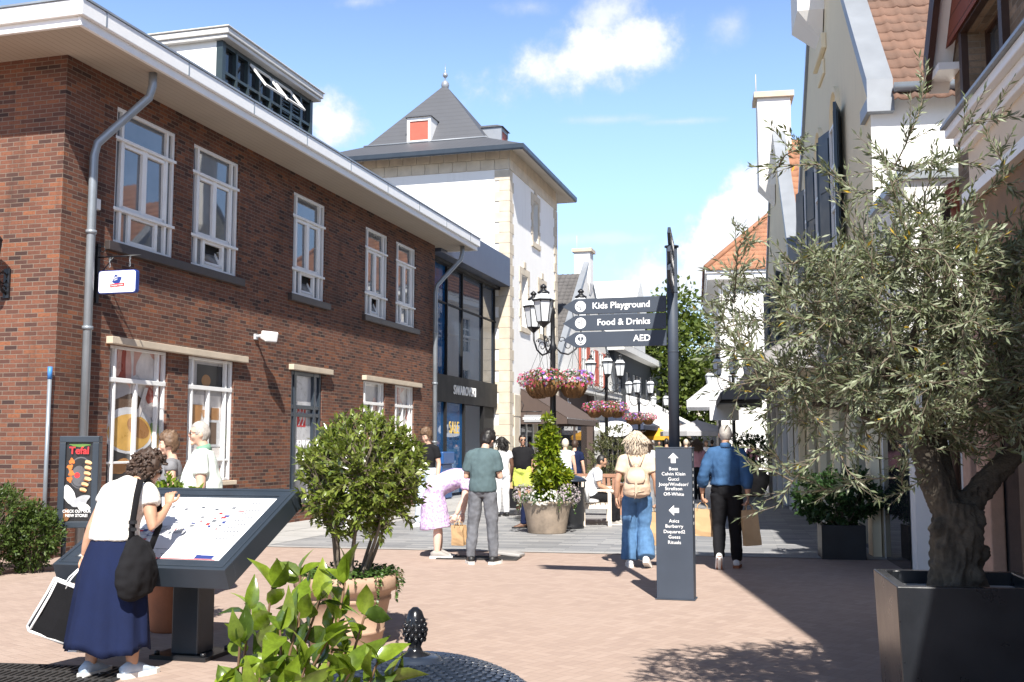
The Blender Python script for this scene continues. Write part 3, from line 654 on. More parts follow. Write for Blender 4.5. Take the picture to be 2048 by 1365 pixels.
for k in range(14):
    x = k * tw / 14; b.box(x + .006, x + tw / 14 - .006, -.035, 0, 11.19, 11.56); b.box(x + .006 - .2 * (k > 0), x + tw / 14 - .206, -.038, 0, 11.567, 11.95)
    y = k * td / 14; b.box(-.035, 0, y + .006, y + td / 14 - .006, 11.19, 11.56); b.box(-.038, 0, y + .006 - .2 * (k > 0), y + td / 14 - .206, 11.567, 11.95)
b.obj('stone_band', M_STONE, TW, .01)
for h in tholes:
    b = MB(); a, c, e, g = h; s = .2
    for k in range(6):
        zz = e + (g - e) * k / 6; w_ = s + (.1 if k % 2 else 0)
        b.box(a - w_, a + .0, -.03, 0, zz + .004, zz + (g - e) / 6 - .004); b.box(c, c + w_, -.03, 0, zz + .004, zz + (g - e) / 6 - .004)
    b.box(a - .3, c + .3, -.03, 0, g, g + .26); b.box((a + c) / 2 - .15, (a + c) / 2 + .15, -.045, 0, g + .262, g + .5); b.box(a - .25, c + .25, -.07, .02, e - .2, e - .002)
    wd = b.obj('window', M_STONE, TW, .008)
    b = MB(); b.box(a, c, .2, .26, e, g); b.obj('frame', M_WPAINT, wd); b = MB(); b.quad((a + .07, .195, e + .07), (c - .07, .195, e + .07), (c - .07, .195, g - .07), (a + .07, .195, g - .07)); b.obj('pane', M_FAR_GLASS, wd)
o_ = .72
def ring(i, z): return [(-o_ + i, -o_ + i, z), (tw + o_ - i, -o_ + i, z), (tw + o_ - i, td + o_ - i, z), (-o_ + i, td + o_ - i, z)]
b = MB(); b.add(ring(o_, 11.95) + ring(.12, 11.68) + ring(.05, 11.66), [(j, (j + 1) % 4, 4 + (j + 1) % 4, 4 + j) for j in range(4)] + [(4 + j, 4 + (j + 1) % 4, 8 + (j + 1) % 4, 8 + j) for j in range(4)])
b.obj('cornice', pm('pale_stone_cornice', (.5, .455, .39), .8, .1, 2), TW)
b = MB(); b.add(ring(.03, 11.66) + ring(0, 11.72) + ring(0, 11.87) , [(j, (j + 1) % 4, 4 + (j + 1) % 4, 4 + j) for j in range(4)] + [(4 + j, 4 + (j + 1) % 4, 8 + (j + 1) % 4, 8 + j) for j in range(4)]); b.obj('gutter', M_ANTH, TW)
ap = (tw / 2, td / 2, 15.75)
b = MB(); b.add(ring(.02, 11.86) + ring(2.0, 12.78) + [ap], [(j, (j + 1) % 4, 4 + (j + 1) % 4, 4 + j) for j in range(4)] + [(4 + j, 4 + (j + 1) % 4, 8) for j in range(4)]); b.obj('roof', M_SLATE, TW)
b = MB(); R1 = ring(1.96, 12.79)
for j in range(4): b.tube([R1[j], R1[(j + 1) % 4]], .035, 6)
b.ball((ap[0], ap[1], ap[2] - .03), (.16, .16, .2), 10, 6); b.obj('lead_flashing', M_LEAD, TW)
b = MB(); b.lathe([(.09, -.1), (.05, .05), (.025, .12), (.025, .26), (.06, .29), (.10, .34), (.105, .39), (.08, .45), (.03, .5), (.015, .6), (.006, .85)], ap, 12); b.obj('finial', M_ZINC, TW)
for kind in (0, 1):
    dm = MB()
    if kind == 0: M = Matrix.Translation((1.22, td / 2 + .2, 12.76)) @ Matrix.Rotation(R_(-90), 4, 'Z')
    else: M = Matrix.Translation((tw / 2 + .1, 1.22, 12.76))
    dm.M = M; w2, h2 = .47, .98    # local: x across, -y outwards
    dm.box(-w2, -w2 + .1, 0, 1.1, 0, h2); dm.box(w2 - .1, w2, 0, 1.1, 0, h2); dm.box(-w2 + .1, w2 - .1, .003, 1.1, h2 - .14, h2); dm.box(-w2 + .1, w2 - .1, .003, .5, 0, .1)
    o = dm.obj('dormer', M_WPAINT if kind == 0 else M_LEAD, TW)
    s = MB(); s.M = M; s.box(-w2 + .1, w2 - .1, .04, .1, .1, h2 - .14); s.obj('shutter', M_SHUTRED, o)
    s = MB(); s.M = M; s.add([(-w2 - .06, -.08, h2), (w2 + .06, -.08, h2), (w2 + .06, 1.3, h2), (-w2 - .06, 1.3, h2), (-w2 + .1, .2, h2 + .12), (w2 - .1, .2, h2 + .12), (w2 - .1, 1.3, h2 + .12), (-w2 + .1, 1.3, h2 + .12)],
                             [(0, 1, 5, 4), (1, 2, 6, 5), (3, 0, 4, 7), (4, 5, 6, 7), (3, 2, 1, 0)]); s.obj('dormer_roof', M_SLATE, o)
b = MB(); b.box(.6, 6.9, -.05, .0, 2.55, 3.3); b.box(.55, 1.2, -.06, 0, 0, 2.5); b.box(3.2, 3.7, -.06, 0, 0, 2.5); b.box(6.4, 6.9, -.06, 0, 0, 2.5); SF = b.obj('shop_front', M_STONE, TW, .01)
for a, c in ((1.2, 3.2), (3.7, 6.4)): b = MB(); b.quad((a, -.02, 0), (c, -.02, 0), (c, -.02, 2.5), (a, -.02, 2.5)); b.obj('shop_glass', M_DARKGLASS, SF)
for x in (1.25, 2.2, 3.15, 3.75, 5.0, 6.35): b = MB(); b.box(x - .04, x + .04, -.055, -.021, 0, 2.5); b.obj('frame_post', M_WPAINT, SF)

def awning(name, M, w, proj, z_top, drop, mat, label, val=.22, group=None, letters=None, lmat=None):
    """sloping fabric awning: local x along the wall, -y out of it"""
    t = thing(name, label, 'awning', M.translation, M.to_euler().z, group)
    b = MB(); zb = z_top - drop
    b.add([(0, 0, z_top), (w, 0, z_top), (w, -proj, zb), (0, -proj, zb), (0, 0, z_top - .03), (w, 0, z_top - .03), (w, -proj, zb - .03), (0, -proj, zb - .03)],
          [(0, 3, 2, 1), (4, 5, 6, 7), (0, 4, 7, 3), (1, 2, 6, 5)])
    b.add([(0, -proj, zb), (w, -proj, zb), (w, -proj - .004, zb - val), (0, -proj - .004, zb - val), (w, -proj - .02, zb), (0, -proj - .02, zb), (w, -proj - .024, zb - val), (0, -proj - .024, zb - val)], [(5, 4, 6, 7), (0, 3, 2, 1)])
    for x in (0, w): b.add([(x, 0, z_top), (x, -proj, zb), (x, -proj, zb - val), (x, 0, zb - val)], [(0, 1, 2, 3)])
    b.obj('fabric', mat, t)
    b = MB()
    for x in (.15, w - .15): b.tube([(x, -.02, zb - .1), (x, -proj + .03, zb - .06)], .018, 6)
    b.tube([(0, -proj, zb - .02), (w, -proj, zb - .02)], .022, 6); b.obj('arm', M_GREYP, t)
    if letters:
        b = MB(); text_mesh(b, letters[0], letters[1], frame((w * letters[2], -proj - .028, zb - val / 2), (1, 0, 0), (0, 0, 1)), .01); b.obj('lettering', lmat, t)
    return t
def LM(x, off=0): M = Matrix.Rotation(ANG_L, 4, 'Z'); M.translation = PL(x, off); return M
awning('shop_awning', LM(24.3, .04), 5.6, 1.7, 3.55, 1.05, M_BROWNFAB, 'dark brown sloping shop awning on the white tower beside the flower baskets')

# ------------------------------------------------------------------ gable-fronted houses
def gable_house(name, label, loc, rz, w, depth, ze, za, out, wallm, sidem, roofm, holes=(), cop=.2, apx=.5, reveal=.2, ridge_drop=.45, roof_depth=None):
    """gable faces the street; local x along the street, street on the side `out` (-1: -y, +1: +y)"""
    t = thing(name, label, 'house', loc, rz); I = -out   # inward sign
    ax = w * apx
    b = MB(); wall(b, 0, w, 0, ze, holes, 0, reveal, out)
    tri = [(0, 0, ze), (w, 0, ze), (ax, 0, za)]; b.add(tri, [(0, 1, 2) if out < 0 else (2, 1, 0)]); b.obj('facade', wallm, t)
    b = MB()
    for x in (0, w): q = [(x, 0, 0), (x, I * depth, 0), (x, I * depth, ze), (x, 0, ze)]; b.quad(*q)
    b.quad((0, I * depth, 0), (w, I * depth, 0), (w, I * depth, ze), (0, I * depth, ze)); b.obj('side_wall', sidem, t)
    # coping along both gable slopes, standing proud of the roof
    b = MB()
    for xe, s in ((0, 1), (w, -1)):
        b.add([(xe - s * .12, -I * .06, ze - .14), (ax, -I * .06, za - .0), (ax, -I * .06, za + .14), (xe - s * .12, -I * .06, ze + .14),
               (xe - s * .12, I * cop, ze - .14), (ax, I * cop, za), (ax, I * cop, za + .14), (xe - s * .12, I * cop, ze + .14)],
              [(0, 1, 2, 3), (7, 6, 5, 4), (3, 2, 6, 7), (0, 4, 5, 1), (0, 3, 7, 4)])
        b.box(min(xe, xe + s * .5) - .16 * (s > 0), max(xe, xe + s * .5) + .16 * (s < 0), min(-I * .07, I * cop), max(-I * .07, I * cop), ze - .34, ze - .145)
    b.obj('coping', M_LEAD, t)
    zr = za - ridge_drop; rd = roof_depth or depth
    for xe in (0, w):
        run = ax - xe; O = (xe - math.copysign(.15, run), I * (cop - .02), ze + .02 - .15 * (zr - ze) / abs(run)); U = (0, I * (rd - cop), 0); Vv = (run + math.copysign(.15, run), 0, zr - O[2])
        tile_roof('roof', O, U, Vv, t, roofm)
    b = MB()
    for xe, s in ((0, 1), (w, -1)): b.tube([(xe - s * .2, I * cop, ze - .02), (xe - s * .2, I * rd, ze - .02)], .075, 8)
    b.obj('gutter', M_ZINC, t)
    return t
def chimney_stack(t, x, out, z0, z1, w=.95, d=.9, capz=True, proud=.5):
    """corbelled white chimney breast standing proud at the gable top"""
    b = MB(); I = -out
    ylo, yhi = sorted((-I * proud, I * (d - proud)))
    b.box(x - w / 2, x + w / 2, ylo, yhi, z0 + .5, z1)
    yo = -I * proud
    b.add([(x - w / 2, yo, z0 + .5), (x + w / 2, yo, z0 + .5), (x + w / 4, -I * .02, z0), (x - w / 4, -I * .02, z0), (x - w / 2, -I * .02, z0 + .5), (x + w / 2, -I * .02, z0 + .5)], [(0, 1, 2, 3), (0, 3, 4), (1, 5, 2)])
    c = b.obj('chimney', M_WHITE, t)
    if capz: b = MB(); b.box(x - w / 2 - .1, x + w / 2 + .1, ylo - .1, yhi + .1, z1, z1 + .16); b.tube([(x + .2, yhi, z1 + .1), (x + .2, yhi, z1 + .9)], .012, 5); b.obj('cap', M_LINTEL, c)
    return c
def house_window(t, x0, x1, z0, z1, out, depth=.16, fm=None, shutters=None, arch=False, nx=2, nz=3, ang=24):
    I = -out; b = MB(); y0, y1 = sorted((I * (depth - .05), I * depth)); s = .06
    for k in range(nx + 1): x = x0 + (x1 - x0) * k / nx; b.box(max(x0, x - s / 2), min(x1, x + s / 2), y0, y1, z0, z1)
    for k in range(nz + 1): z = z0 + (z1 - z0) * k / nz; b.box(x0, x1, y0 + .004 * I if out < 0 else y0, y1 - (.004 if out > 0 else 0), max(z0, z - s / 2), min(z1, z + s / 2))
    f = b.obj('window', fm or M_WPAINT, t)
    b = MB(); y = I * (depth - .01); q = [(x0, y, z0), (x1, y, z0), (x1, y, z1), (x0, y, z1)]; b.quad(*(q if out < 0 else q[::-1])); b.obj('pane', M_FAR_GLASS, f)
    if shutters:
        for sgn, xh in ((-1, x0), (1, x1)):
            b = MB(); b.M = Matrix.Translation((xh, out * .03, 0)) @ Matrix.Rotation(sgn * out * R_(ang) , 4, 'Z')
            wv = (x1 - x0) * .52; xa, xb = sorted((0, sgn * wv)); b.box(xa, xb, -.025, .025, z0 - .05, z1 + .05)
            for q in (-1, 1):
                for za_, zb_ in ((z0 + .08, (z0 + z1) / 2 - .06), ((z0 + z1) / 2 + .06, z1 - .08)): b.box(xa + .08, xb - .08, min(q * .025, q * .04), max(q * .025, q * .04), za_, zb_)
            b.obj('shutter', shutters, f)
    return f
# left row beyond the tower
H1 = gable_house('gabled_house', 'white gabled house with grey pantile roof and white chimney beyond the tower', PL(30.2), ANG_L, 12.4, 9, 4.7, 10.0, -1, M_WHITE2, M_WHITE2, M_TILEG, ())
chimney_stack(H1, 6.6, -1, 8.6, 10.6, .8, .75, True, .1)
for x in (4.4, 6.4, 8.4): house_window(H1, x, x + 1, 4.4, 6.0, -1, -.02, None, M_SHUTRED, ang=6)
b = MB(); b.box(0, 12.4, -.45, .0, 3.85, 4.1); b.box(0, 12.4, -.5, .0, 4.102, 4.16); b.obj('shop_cornice', M_WHITE2, H1)
b = MB(); b.box(.1, 6.0, -.04, 0, 2.7, 3.84); b.box(.1, .5, -.05, 0, 0, 2.69); b.box(5.6, 6.0, -.3, 0, 0, 3.8); b.box(2.8, 3.1, -.05, 0, 0, 2.69); b.obj('brown_shop_front', M_BROWNFAB, H1)
for a, c in ((.5, 2.8), (3.1, 5.6), (8.8, 11.8)): b = MB(); b.quad((a, -.03, 0), (c, -.03, 0), (c, -.03, 2.7), (a, -.03, 2.7)); b.obj('shop_glass', M_DARKGLASS, H1)
b = MB(); text_mesh(b, 'ftc', .75, frame((1.9, -.045, 3.25), (1, 0, 0), (0, 0, 1)), -.002, sx=.9); b.obj('shop_lettering', M_LETTER, H1)
H2 = thing('dark_house', 'dark grey rendered house with white eaves and tall white framed windows far along left side', 'house', PL(43.2), ANG_L)
b = MB(); hs_ = [(1 + 2.4 * k, 2.1 + 2.4 * k, 3.7, 5.6) for k in range(5)]; wall(b, 0, 13, 0, 6.5, hs_, 0, .15); b.quad((0, 9, 0), (0, 0, 0), (0, 0, 6.5), (0, 9, 6.5)); b.obj('wall', pm('dark_grey_render', (.045, .05, .058), .8, .1, 2), H2)
for h in hs_: house_window(H2, *h, -1, .13, nz=2)
b = MB(); b.box(-.5, 13.4, -.6, 9, 6.5, 6.85); b.obj('eaves', M_WHITE2, H2)
b = MB(); b.add([(-.5, -.6, 6.86), (13.4, -.6, 6.86), (13.4, 9, 6.86), (-.5, 9, 6.86), (3, 4, 9.6), (10, 4, 9.6)], [(0, 1, 5, 4), (1, 2, 5), (2, 3, 4, 5), (3, 0, 4)]); b.obj('roof', M_TILEG, H2)
b = MB(); b.quad((.5, -.02, 0), (12.5, -.02, 0), (12.5, -.02, 2.8), (.5, -.02, 2.8)); b.obj('shop_glass', M_DARKGLASS, H2)
for k in range(7): b = MB(); b.box(.4 + k * 2, .65 + k * 2, -.06, -.021, 0, 2.8); b.obj('pilaster', M_WPAINT, H2)
b = MB(); b.box(4.4, 8.6, -.3, 3, 6.86, 9.2); b.prism([(4.0, 9.2), (9.0, 9.2), (6.5, 11.2)], -.4, 3.2); b.obj('gable_dormer', M_WHITE2, H2)
def plain_house(name, label, loc, rz, w, depth, ze, zr, wallm, roofm, nwin, out=-1):
    t = thing(name, label, 'house', loc, rz); I = -out
    hh = [((k + .5) * w / nwin - .5, (k + .5) * w / nwin + .5, zz, zz + 1.6) for k in range(nwin) for zz in np.arange(3.7, ze - 2, 2.8)]
    b = MB(); wall(b, 0, w, 0, ze, hh, 0, .14, out)
    for x in (0, w): b.quad((x, 0, 0), (x, I * depth, 0), (x, I * depth, ze), (x, 0, ze))
    b.quad((0, I * depth, 0), (w, I * depth, 0), (w, I * depth, ze), (0, I * depth, ze)); b.obj('wall', wallm, t)
    for h in hh: house_window(t, *h, out, .12, nz=2)
    b = MB(); y0, y1 = sorted((-I * .4, I * (depth + .4))); b.box(-.4, w + .4, y0, y1, ze, ze + .14); b.obj('eaves', M_WPAINT, t)
    b = MB(); ym_ = (y0 + y1) / 2; hp = (y1 - y0) / 2; b.add([(-.4, y0, ze + .14), (w + .4, y0, ze + .14), (w + .4, y1, ze + .14), (-.4, y1, ze + .14), (hp * .7, ym_, zr), (max(hp * .7, w - hp * .7), ym_, zr)], [(0, 1, 5, 4), (1, 2, 5), (2, 3, 4, 5), (3, 0, 4)]); b.obj('roof', roofm, t)
    b = MB(); yy = out * .03; q = [(.5, yy, 0), (w - .5, yy, 0), (w - .5, yy, 2.7), (.5, yy, 2.7)]; b.quad(*(q if out < 0 else q[::-1])); b.obj('shop_glass', M_DARKGLASS, t)
    return t
plain_house('street_house', 'pale rendered house behind the white awning near the green tree', PL(56.6), ANG_L, 14, 9, 6.6, 9.5, M_WHITE2, M_TILEG, 5)
plain_house('street_house', 'cream rendered house furthest along the left side of street', PL(71), ANG_L, 16, 9, 7.0, 10.5, M_CREAM, M_TILE, 5)
plain_house('street_house', 'white building closing the far end of the street behind the crowd', (8, 118, 0), R_(-12), 46, 10, 7.4, 11, M_WHITE2, M_TILEG, 12)

# ------------------------------------------------------------------ right row
def RM(x, off=0): M = Matrix.Rotation(ANG_R, 4, 'Z'); M.translation = PR(x, off); return M
# cream house: local +y is the street side
H5h = [(3.0, 4.1, 5.0, 7.2), (5.5, 6.6, 5.0, 7.2), (7.6, 8.7, 5.0, 7.2)]
CH = gable_house('gabled_house', 'cream gabled house with brown pantile roof and dark blue shutters behind olive tree', PR(.84), ANG_R, 10.8, 9, 6.6, 12.2, 1, M_CREAM, M_WHITE, M_TILE, (), .3)
chimney_stack(CH, 5.4, 1, 9.3, 13.6, 1.25, 1.0, True, .5)
for h in H5h: house_window(CH, *h, 1, -.02, None, M_SHUTBLUE, nz=3, ang=15)
for a, c, e, g in H5h:
    b = MB(); n_ = 14; P = [(a + .03 + (c - a - .06) * (0.5 - .5 * math.cos(math.pi * k / n_)), g - .1 + .55 * math.sin(math.pi * k / n_)) for k in range(n_ + 1)]
    b.add([(x, .004, z + .1) for x, z in P], [tuple(range(n_, -1, -1))])
    for k in range(n_): b.add([(P[k][0], .004, P[k][1] + .1), (P[k + 1][0], .004, P[k + 1][1] + .1), (P[k + 1][0], .07, P[k + 1][1] + .1), (P[k][0], .07, P[k][1] + .1), (P[k][0], .07, P[k][1] + .2), (P[k + 1][0], .07, P[k + 1][1] + .2), (P[k][0], .0, P[k][1] + .2), (P[k + 1][0], .0, P[k + 1][1] + .2)], [(0, 1, 2, 3), (3, 2, 5, 4), (4, 5, 7, 6)])
    b.obj('blind_arch', M_CREAM, CH)
for zz, hw in ((9.0, .75), (8.6, .45)): b = MB(); b.box(5.4 - hw, 5.4 + hw, 0, .1 if hw > .5 else .05, zz, zz + .3); b.obj('corbel', M_CREAM, CH, .02)
# niche in the white side wall, drawn as a recessed frame standing on the wall
b = MB(); zc = 5.55
P = [(-1.85 + .17 * math.cos(a), zc + .17 * math.sin(a)) for a in np.linspace(0, math.pi, 10)]; P = [(-1.68, 4.3)] + P + [(-2.02, 4.3)]
b.prism(P, -.03, -.004, 'x'); b.obj('niche', pm('tan_niche', (.42, .33, .22), .85, .1, 3), CH)
b = MB(); b.quad((.5, .02, 0), (.5, .02, 2.9), (10.2, .02, 2.9), (10.2, .02, 0)); b.obj('shop_glass', M_DARKGLASS, CH)
for k in range(6): b = MB(); b.box(.1 + k * 2.06, .5 + k * 2.06, .022, .14, .0, 3.0); b.obj('pilaster', M_CREAM, CH)
b = MB(); b.box(0, 10.8, .0, .18, 3.002, 3.35); b.obj('shop_cornice', M_CREAM, CH)
awning('shop_awning', Matrix.Translation(PR(10.6, .03)) @ Matrix.Rotation(ANG_R + math.pi, 4, 'Z'), 7.5, 1.5, 3.9, .9, pm('grey_awning_fabric', (.30, .29, .285), .9, .06, 4), 'long grey shop awning in shade on the cream house behind the olive', .2)
# low white link building with flat coping
LB = thing('low_shop', 'low white flat roofed shop with grey coping between cream house and brick house', 'shop', PR(-1.4), ANG_R)
b = MB(); b.box(0, 2.2, -6, 0, 0, 4.75); b.obj('wall', M_WHITE, LB); b = MB(); b.box(-.08, 2.2, -6, .08, 4.752, 4.86); b.obj('coping', M_ZINC, LB)
b = MB(); b.quad((.3, .02, 0), (.3, .02, 2.6), (2.0, .02, 2.6), (2.0, .02, 0)); b.obj('shop_glass', M_DARKGLASS, LB)
b = MB(); b.box(.05, 2.1, .03, .1, 2.75, 3.3); b.obj('sign_panel', M_WPAINT, LB)
# second gabled house
CH2 = gable_house('gabled_house', 'narrow white gabled house with tall white chimney and orange pantile roof beyond cream house', PR(11.7, .22), ANG_R, 8.4, 9, 6.2, 10.6, 1, M_CREAM, M_WHITE, M_TILEO, [(2.2, 3.1, 4.2, 6.0), (5.2, 6.1, 4.2, 6.0)], .28)
chimney_stack(CH2, 4.2, 1, 8.3, 11.3, .82, .9, True, .45)
for h in ((2.2, 3.1, 4.2, 6.0), (5.2, 6.1, 4.2, 6.0)): house_window(CH2, *h, 1, .16, None, M_SHUTBLUE)
b = MB(); b.quad((.5, .02, 0), (.5, .02, 2.9), (7.9, .02, 2.9), (7.9, .02, 0)); b.obj('shop_glass', M_DARKGLASS, CH2)
for k in range(5): b = MB(); b.box(.1 + k * 1.9, .45 + k * 1.9, .022, .12, .0, 3.0); b.obj('pilaster', M_WHITE2, CH2)
awning('shop_awning', Matrix.Translation(PR(19.6, .48)) @ Matrix.Rotation(ANG_R + math.pi, 4, 'Z'), 6.5, 1.4, 3.7, .8, pm('dark_grey_awning_fabric', (.12, .12, .125), .9, .06, 4), 'dark grey shop awning on the narrow white gabled house', .2)
# hip-roofed white corner house
c0 = D(1445, 600, 45)
HH = thing('corner_house', 'white corner house with orange hipped pantile roof at the far end of right row', 'house', (8.75, 45, 0), ANG_R)
b = MB(); hw = [(2 + 3 * k, 3 + 3 * k, zz, zz + 1.7) for k in range(3) for zz in (3.6, 6.2)]; wall(b, 0, 11, 0, 8.75, hw, 0, .14, 1); b.quad((0, 0, 0), (0, -9, 0), (0, -9, 8.75), (0, 0, 8.75)); b.quad((11, 0, 0), (11, -9, 0), (11, -9, 8.75), (11, 0, 8.75)); b.obj('wall', M_WHITE, HH)
for h in hw: house_window(HH, *h, 1, .12)
b = MB(); b.box(-.5, 11.5, -9.5, .5, 8.45, 8.9); b.box(-.58, 11.58, -9.58, .58, 8.7, 8.86); b.box(-.05, 11, -9, .05, 6.9, 7.0); b.obj('eaves', M_WPAINT, HH)
hb = 4.8; O = Vector((-.55, -9.5, 8.9)); ap_ = Vector((3.6, -4.5, 13.6))
tile_roof('roof', (-.55, .55, 8.9), (0, -10.1, 0), (5.05, 0, 4.9), HH, M_TILEO, clip=lambda v: (v * .5, 1 - v * .5))
tile_roof('roof', (-.55, .55, 8.9), (12.1, 0, 0), (0, -5.05, 4.9), HH, M_TILEO, clip=lambda v: (v * .417, 1 - v * .417))
b = MB(); b.tube([(-.55, .55, 8.95), (4.5, -4.5, 13.85)], .12, 8); b.tube([(-.55, -9.5, 8.95), (4.5, -4.5, 13.85)], .12, 8); b.obj('hip_tiles', M_TILEO, HH)
awning('shop_awning', Matrix.Translation((8.7, 44.0, 0)) @ Matrix.Rotation(R_(180 + 80.35), 4, 'Z'), 4.2, 1.5, 4.4, 1.2, pm('white_awning_fabric', (.74, .74, .74), .9, .03, 3), 'white shop awning above the crest sign on the right beyond the man in blue', .25)
plain_house('street_house', 'grey and white house beyond the corner house on the right', PR(44), ANG_R, 24, 9, 6.2, 9, M_WHITE2, M_TILEG, 7, 1)
# near brick house, mostly outside the frame on the right
NB = thing('brick_house', 'buff brick house with red tile hung gable and white cornice at upper right', 'house', PR(-4.06), ANG_R)
# local x: 0 at far corner, negative towards the camera; +y is the street
b = MB(); wall(b, -7.7, 0, 0, 5.4, [(-1.75, -.55, 4.5, 5.36)], 0, .22, 1); b.quad((-13, 0, 0), (-13, 0, 4.44), (-7.7, 0, 4.44), (-7.7, 0, 0)); b.quad((0, 0, 0), (0, -8, 0), (0, -8, 5.2), (0, 0, 5.2)); b.quad((-13, 0, 0), (-13, -8, 0), (-13, -8, 4.44), (-13, 0, 4.44)); b.quad((-7.7, 0, 0), (-7.7, -8, 0), (-7.7, -8, 5.4), (-7.7, 0, 5.4)); b.obj('wall', M_BRICK2, NB)
M_SHIN = stripe_mat('red_clay_tile_hanging', (.20, .052, .03), .17, 1, .25, .75, .07, .8)
sl = 1.25; apx_ = -3.85; zt_ = 5.36 + (0 - apx_) * sl
b = MB(); b.add([(-7.65, .03, 5.42), (-.05, .03, 5.42), (apx_, .03, zt_ - .1), (-7.68, .09, 5.38), (-.02, .09, 5.38), (apx_, .05, zt_ - .1)], [(5, 4, 3), (3, 4, 1, 0)]); b.obj('tile_hanging', M_SHIN, NB)
za_ = lambda x: 5.2 + (.08 - x) * sl
b = MB()
for s_ in (1, -1):
    X_ = lambda x: x if s_ > 0 else 2 * apx_ - x
    v = [(X_(.08), .2, za_(.08)), (apx_, .2, za_(apx_)), (apx_, -8, za_(apx_)), (X_(.08), -8, za_(.08))]
    b.add(v + [(x, y, z + .16) for x, y, z in v], [(4, 5, 6, 7), (0, 4, 7, 3), (3, 2, 1, 0)])
b.obj('roof', M_TILE, NB)
b = MB()
for s_ in (1, -1):
    X_ = lambda x: x if s_ > 0 else 2 * apx_ - x
    v = [(X_(.12), .2, za_(.12) - .12), (apx_, .2, za_(apx_) - .12), (apx_, .2, za_(apx_) + .2), (X_(.12), .2, za_(.12) + .2)]
    b.add(v + [(x, y + .06, z) for x, y, z in v], [(0, 1, 2, 3), (7, 6, 5, 4), (3, 2, 6, 7), (0, 4, 5, 1), (0, 3, 7, 4)])
b.obj('verge_board', pm('dark_brown_verge', (.05, .022, .018), .6, .2, 5), NB)
b = MB(); b.add([(.2, .01, za_(.2) - .02), (apx_, .01, za_(apx_) - .02), (apx_, .2, za_(apx_) - .02), (.2, .2, za_(.2) - .02)], [(0, 1, 2, 3)]); b.box(-.25, .2, .005, .2, 5.12, 5.19); b.obj('verge_soffit', M_WPAINT, NB)
w = house_window(NB, -1.75, -.55, 4.5, 5.36, 1, .2, M_WOOD, nx=2, nz=1)
b = MB(); b.box(-1.85, -1.75, .0, .06, 4.46, 5.46); b.box(-.55, -.45, .0, .06, 4.46, 5.46); b.box(-1.85, -.45, .0, .065, 5.36, 5.46); b.obj('casing', M_WOOD, w)
# projecting shop front box with a moulded white cornice
XB, YB = -2.64, .56
b = MB(); b.box(-12.9, XB - .06, YB, YB + .06, 3.66, 3.71); b.box(-12.9, XB - .03, YB, YB + .10, 3.71, 3.78); b.box(-12.9, XB, .0, YB + .15, 3.78, 3.85); b.obj('cornice', M_WPAINT, NB, .008)
b = MB(); b.box(-12.9, XB + .02, .0, YB + .18, 3.852, 3.875); b.obj('cornice_coping', M_ZINC, NB)
b = MB(); b.box(-12.9, XB - .08, .02, YB + .01, 3.36, 3.70); b.obj('frieze', pm('cream_frieze', (.66, .57, .45), .8, .08, 2), NB)
b = MB(); b.box(-12.9, XB - .05, .02, YB + .06, 3.28, 3.355); b.obj('moulding', M_WPAINT, NB)
b = MB(); b.box(-12.9, XB - .1, .02, YB, 2.5, 3.275); b.obj('shop_signboard', M_BROWNWALL, NB)
b = MB(); b.box(-12.9, XB - .12, .02, YB - .05, .3, 2.49); b.obj('shop_glass', M_DARKGLASS, NB)
M_PIER = pm('pinkish_brick_pier', (.38, .25, .19), .85, .15, 9, .3, 30)
for k in range(6):
    b = MB(); x = XB - .1 - k * 1.9; b.box(x - .32, x, YB - .045, YB + .05, .42, 2.49); b.box(x - .36, x + .04, YB - .048, YB + .09, 0, .42); b.obj('pier', M_PIER, NB, .01)
for k in range(4):
    b = MB(); x = XB - 1.3 - k * 1.9; b.box(x - .3, x + .3, YB - .045, YB + .02, .45, 2.45); b.obj('shop_frame', M_WOOD, NB)
b = MB(); b.quad((XB, .03, .2), (XB, .03, 2.6), (-.3, .03, 2.6), (-.3, .03, .2)); b.obj('shop_glass', M_DARKGLASS, NB)
for x in (-.3, -1.4): b = MB(); b.box(x - .28, x, .02, .14, 0, 2.8); b.obj('pier', M_PIER, NB, .01)
b = MB(); b.tube([(.02, .02, 4.0), (.55, -.1, 3.9)], .11, 8); b.obj('ridge_tiles', M_SHINGLE, NB)
b = MB(); b.tube([(.15, .1, 0), (.15, .1, 4.0)], .05, 8); b.obj('downpipe', M_WOOD, NB)
# ------------------------------------------------------------------ street furniture
TXT = lambda x, y, z: frame((x, y, z), (1, 0, 0), (0, 0, 1))      # lettering that faces -y
# the fingerpost
SP = thing('signpost', 'dark blue signpost with three white lettered arrow boards and a tall store list panel', 'signpost', (1.665, 11.07, 0), R_(-15.8))
b = MB(); b.box(-.185, .185, -.11, .11, 0.012, 1.515); b.box(-.19, .19, -.115, .115, 1.516, 1.526); b.box(-.2, .2, -.125, .125, .004, .012); b.obj('list_panel', M_ANTH2, SP, .004)
b = MB(); b.tube([(0, 0, 1.52), (0, 0, 3.6)], .056, 20); b.lathe([(.075, 0), (.075, .015), (.02, .02)], (0, 0, 3.6), 20)
for z in (2.5, 3.12): b.lathe([(.0585, 0), (.0585, .012)], (0, 0, z), 20)
b.obj('pole', M_ANTH2, SP)
y_ = -.1115; Z = lambda px: 1.515 - (px - 897) / 197.0
for px, s in ((938, 'Boss'), (948.2, 'Calvin Klein'), (958.4, 'Gucci'), (968.8, 'Joop/Windsor/'), (977.4, 'Strellson'), (988.2, 'Off-White'), (1041, 'Asics'), (1051.3, 'Burberry'), (1062, 'Dsquared2'), (1072.4, 'Guess'), (1083, 'Rituals')):
    b = MB(); text_mesh(b, s, .047, TXT(0, y_, Z(px)), .004, depth=.001, spacing=1.05); b.obj('lettering', M_LETTER, SP)
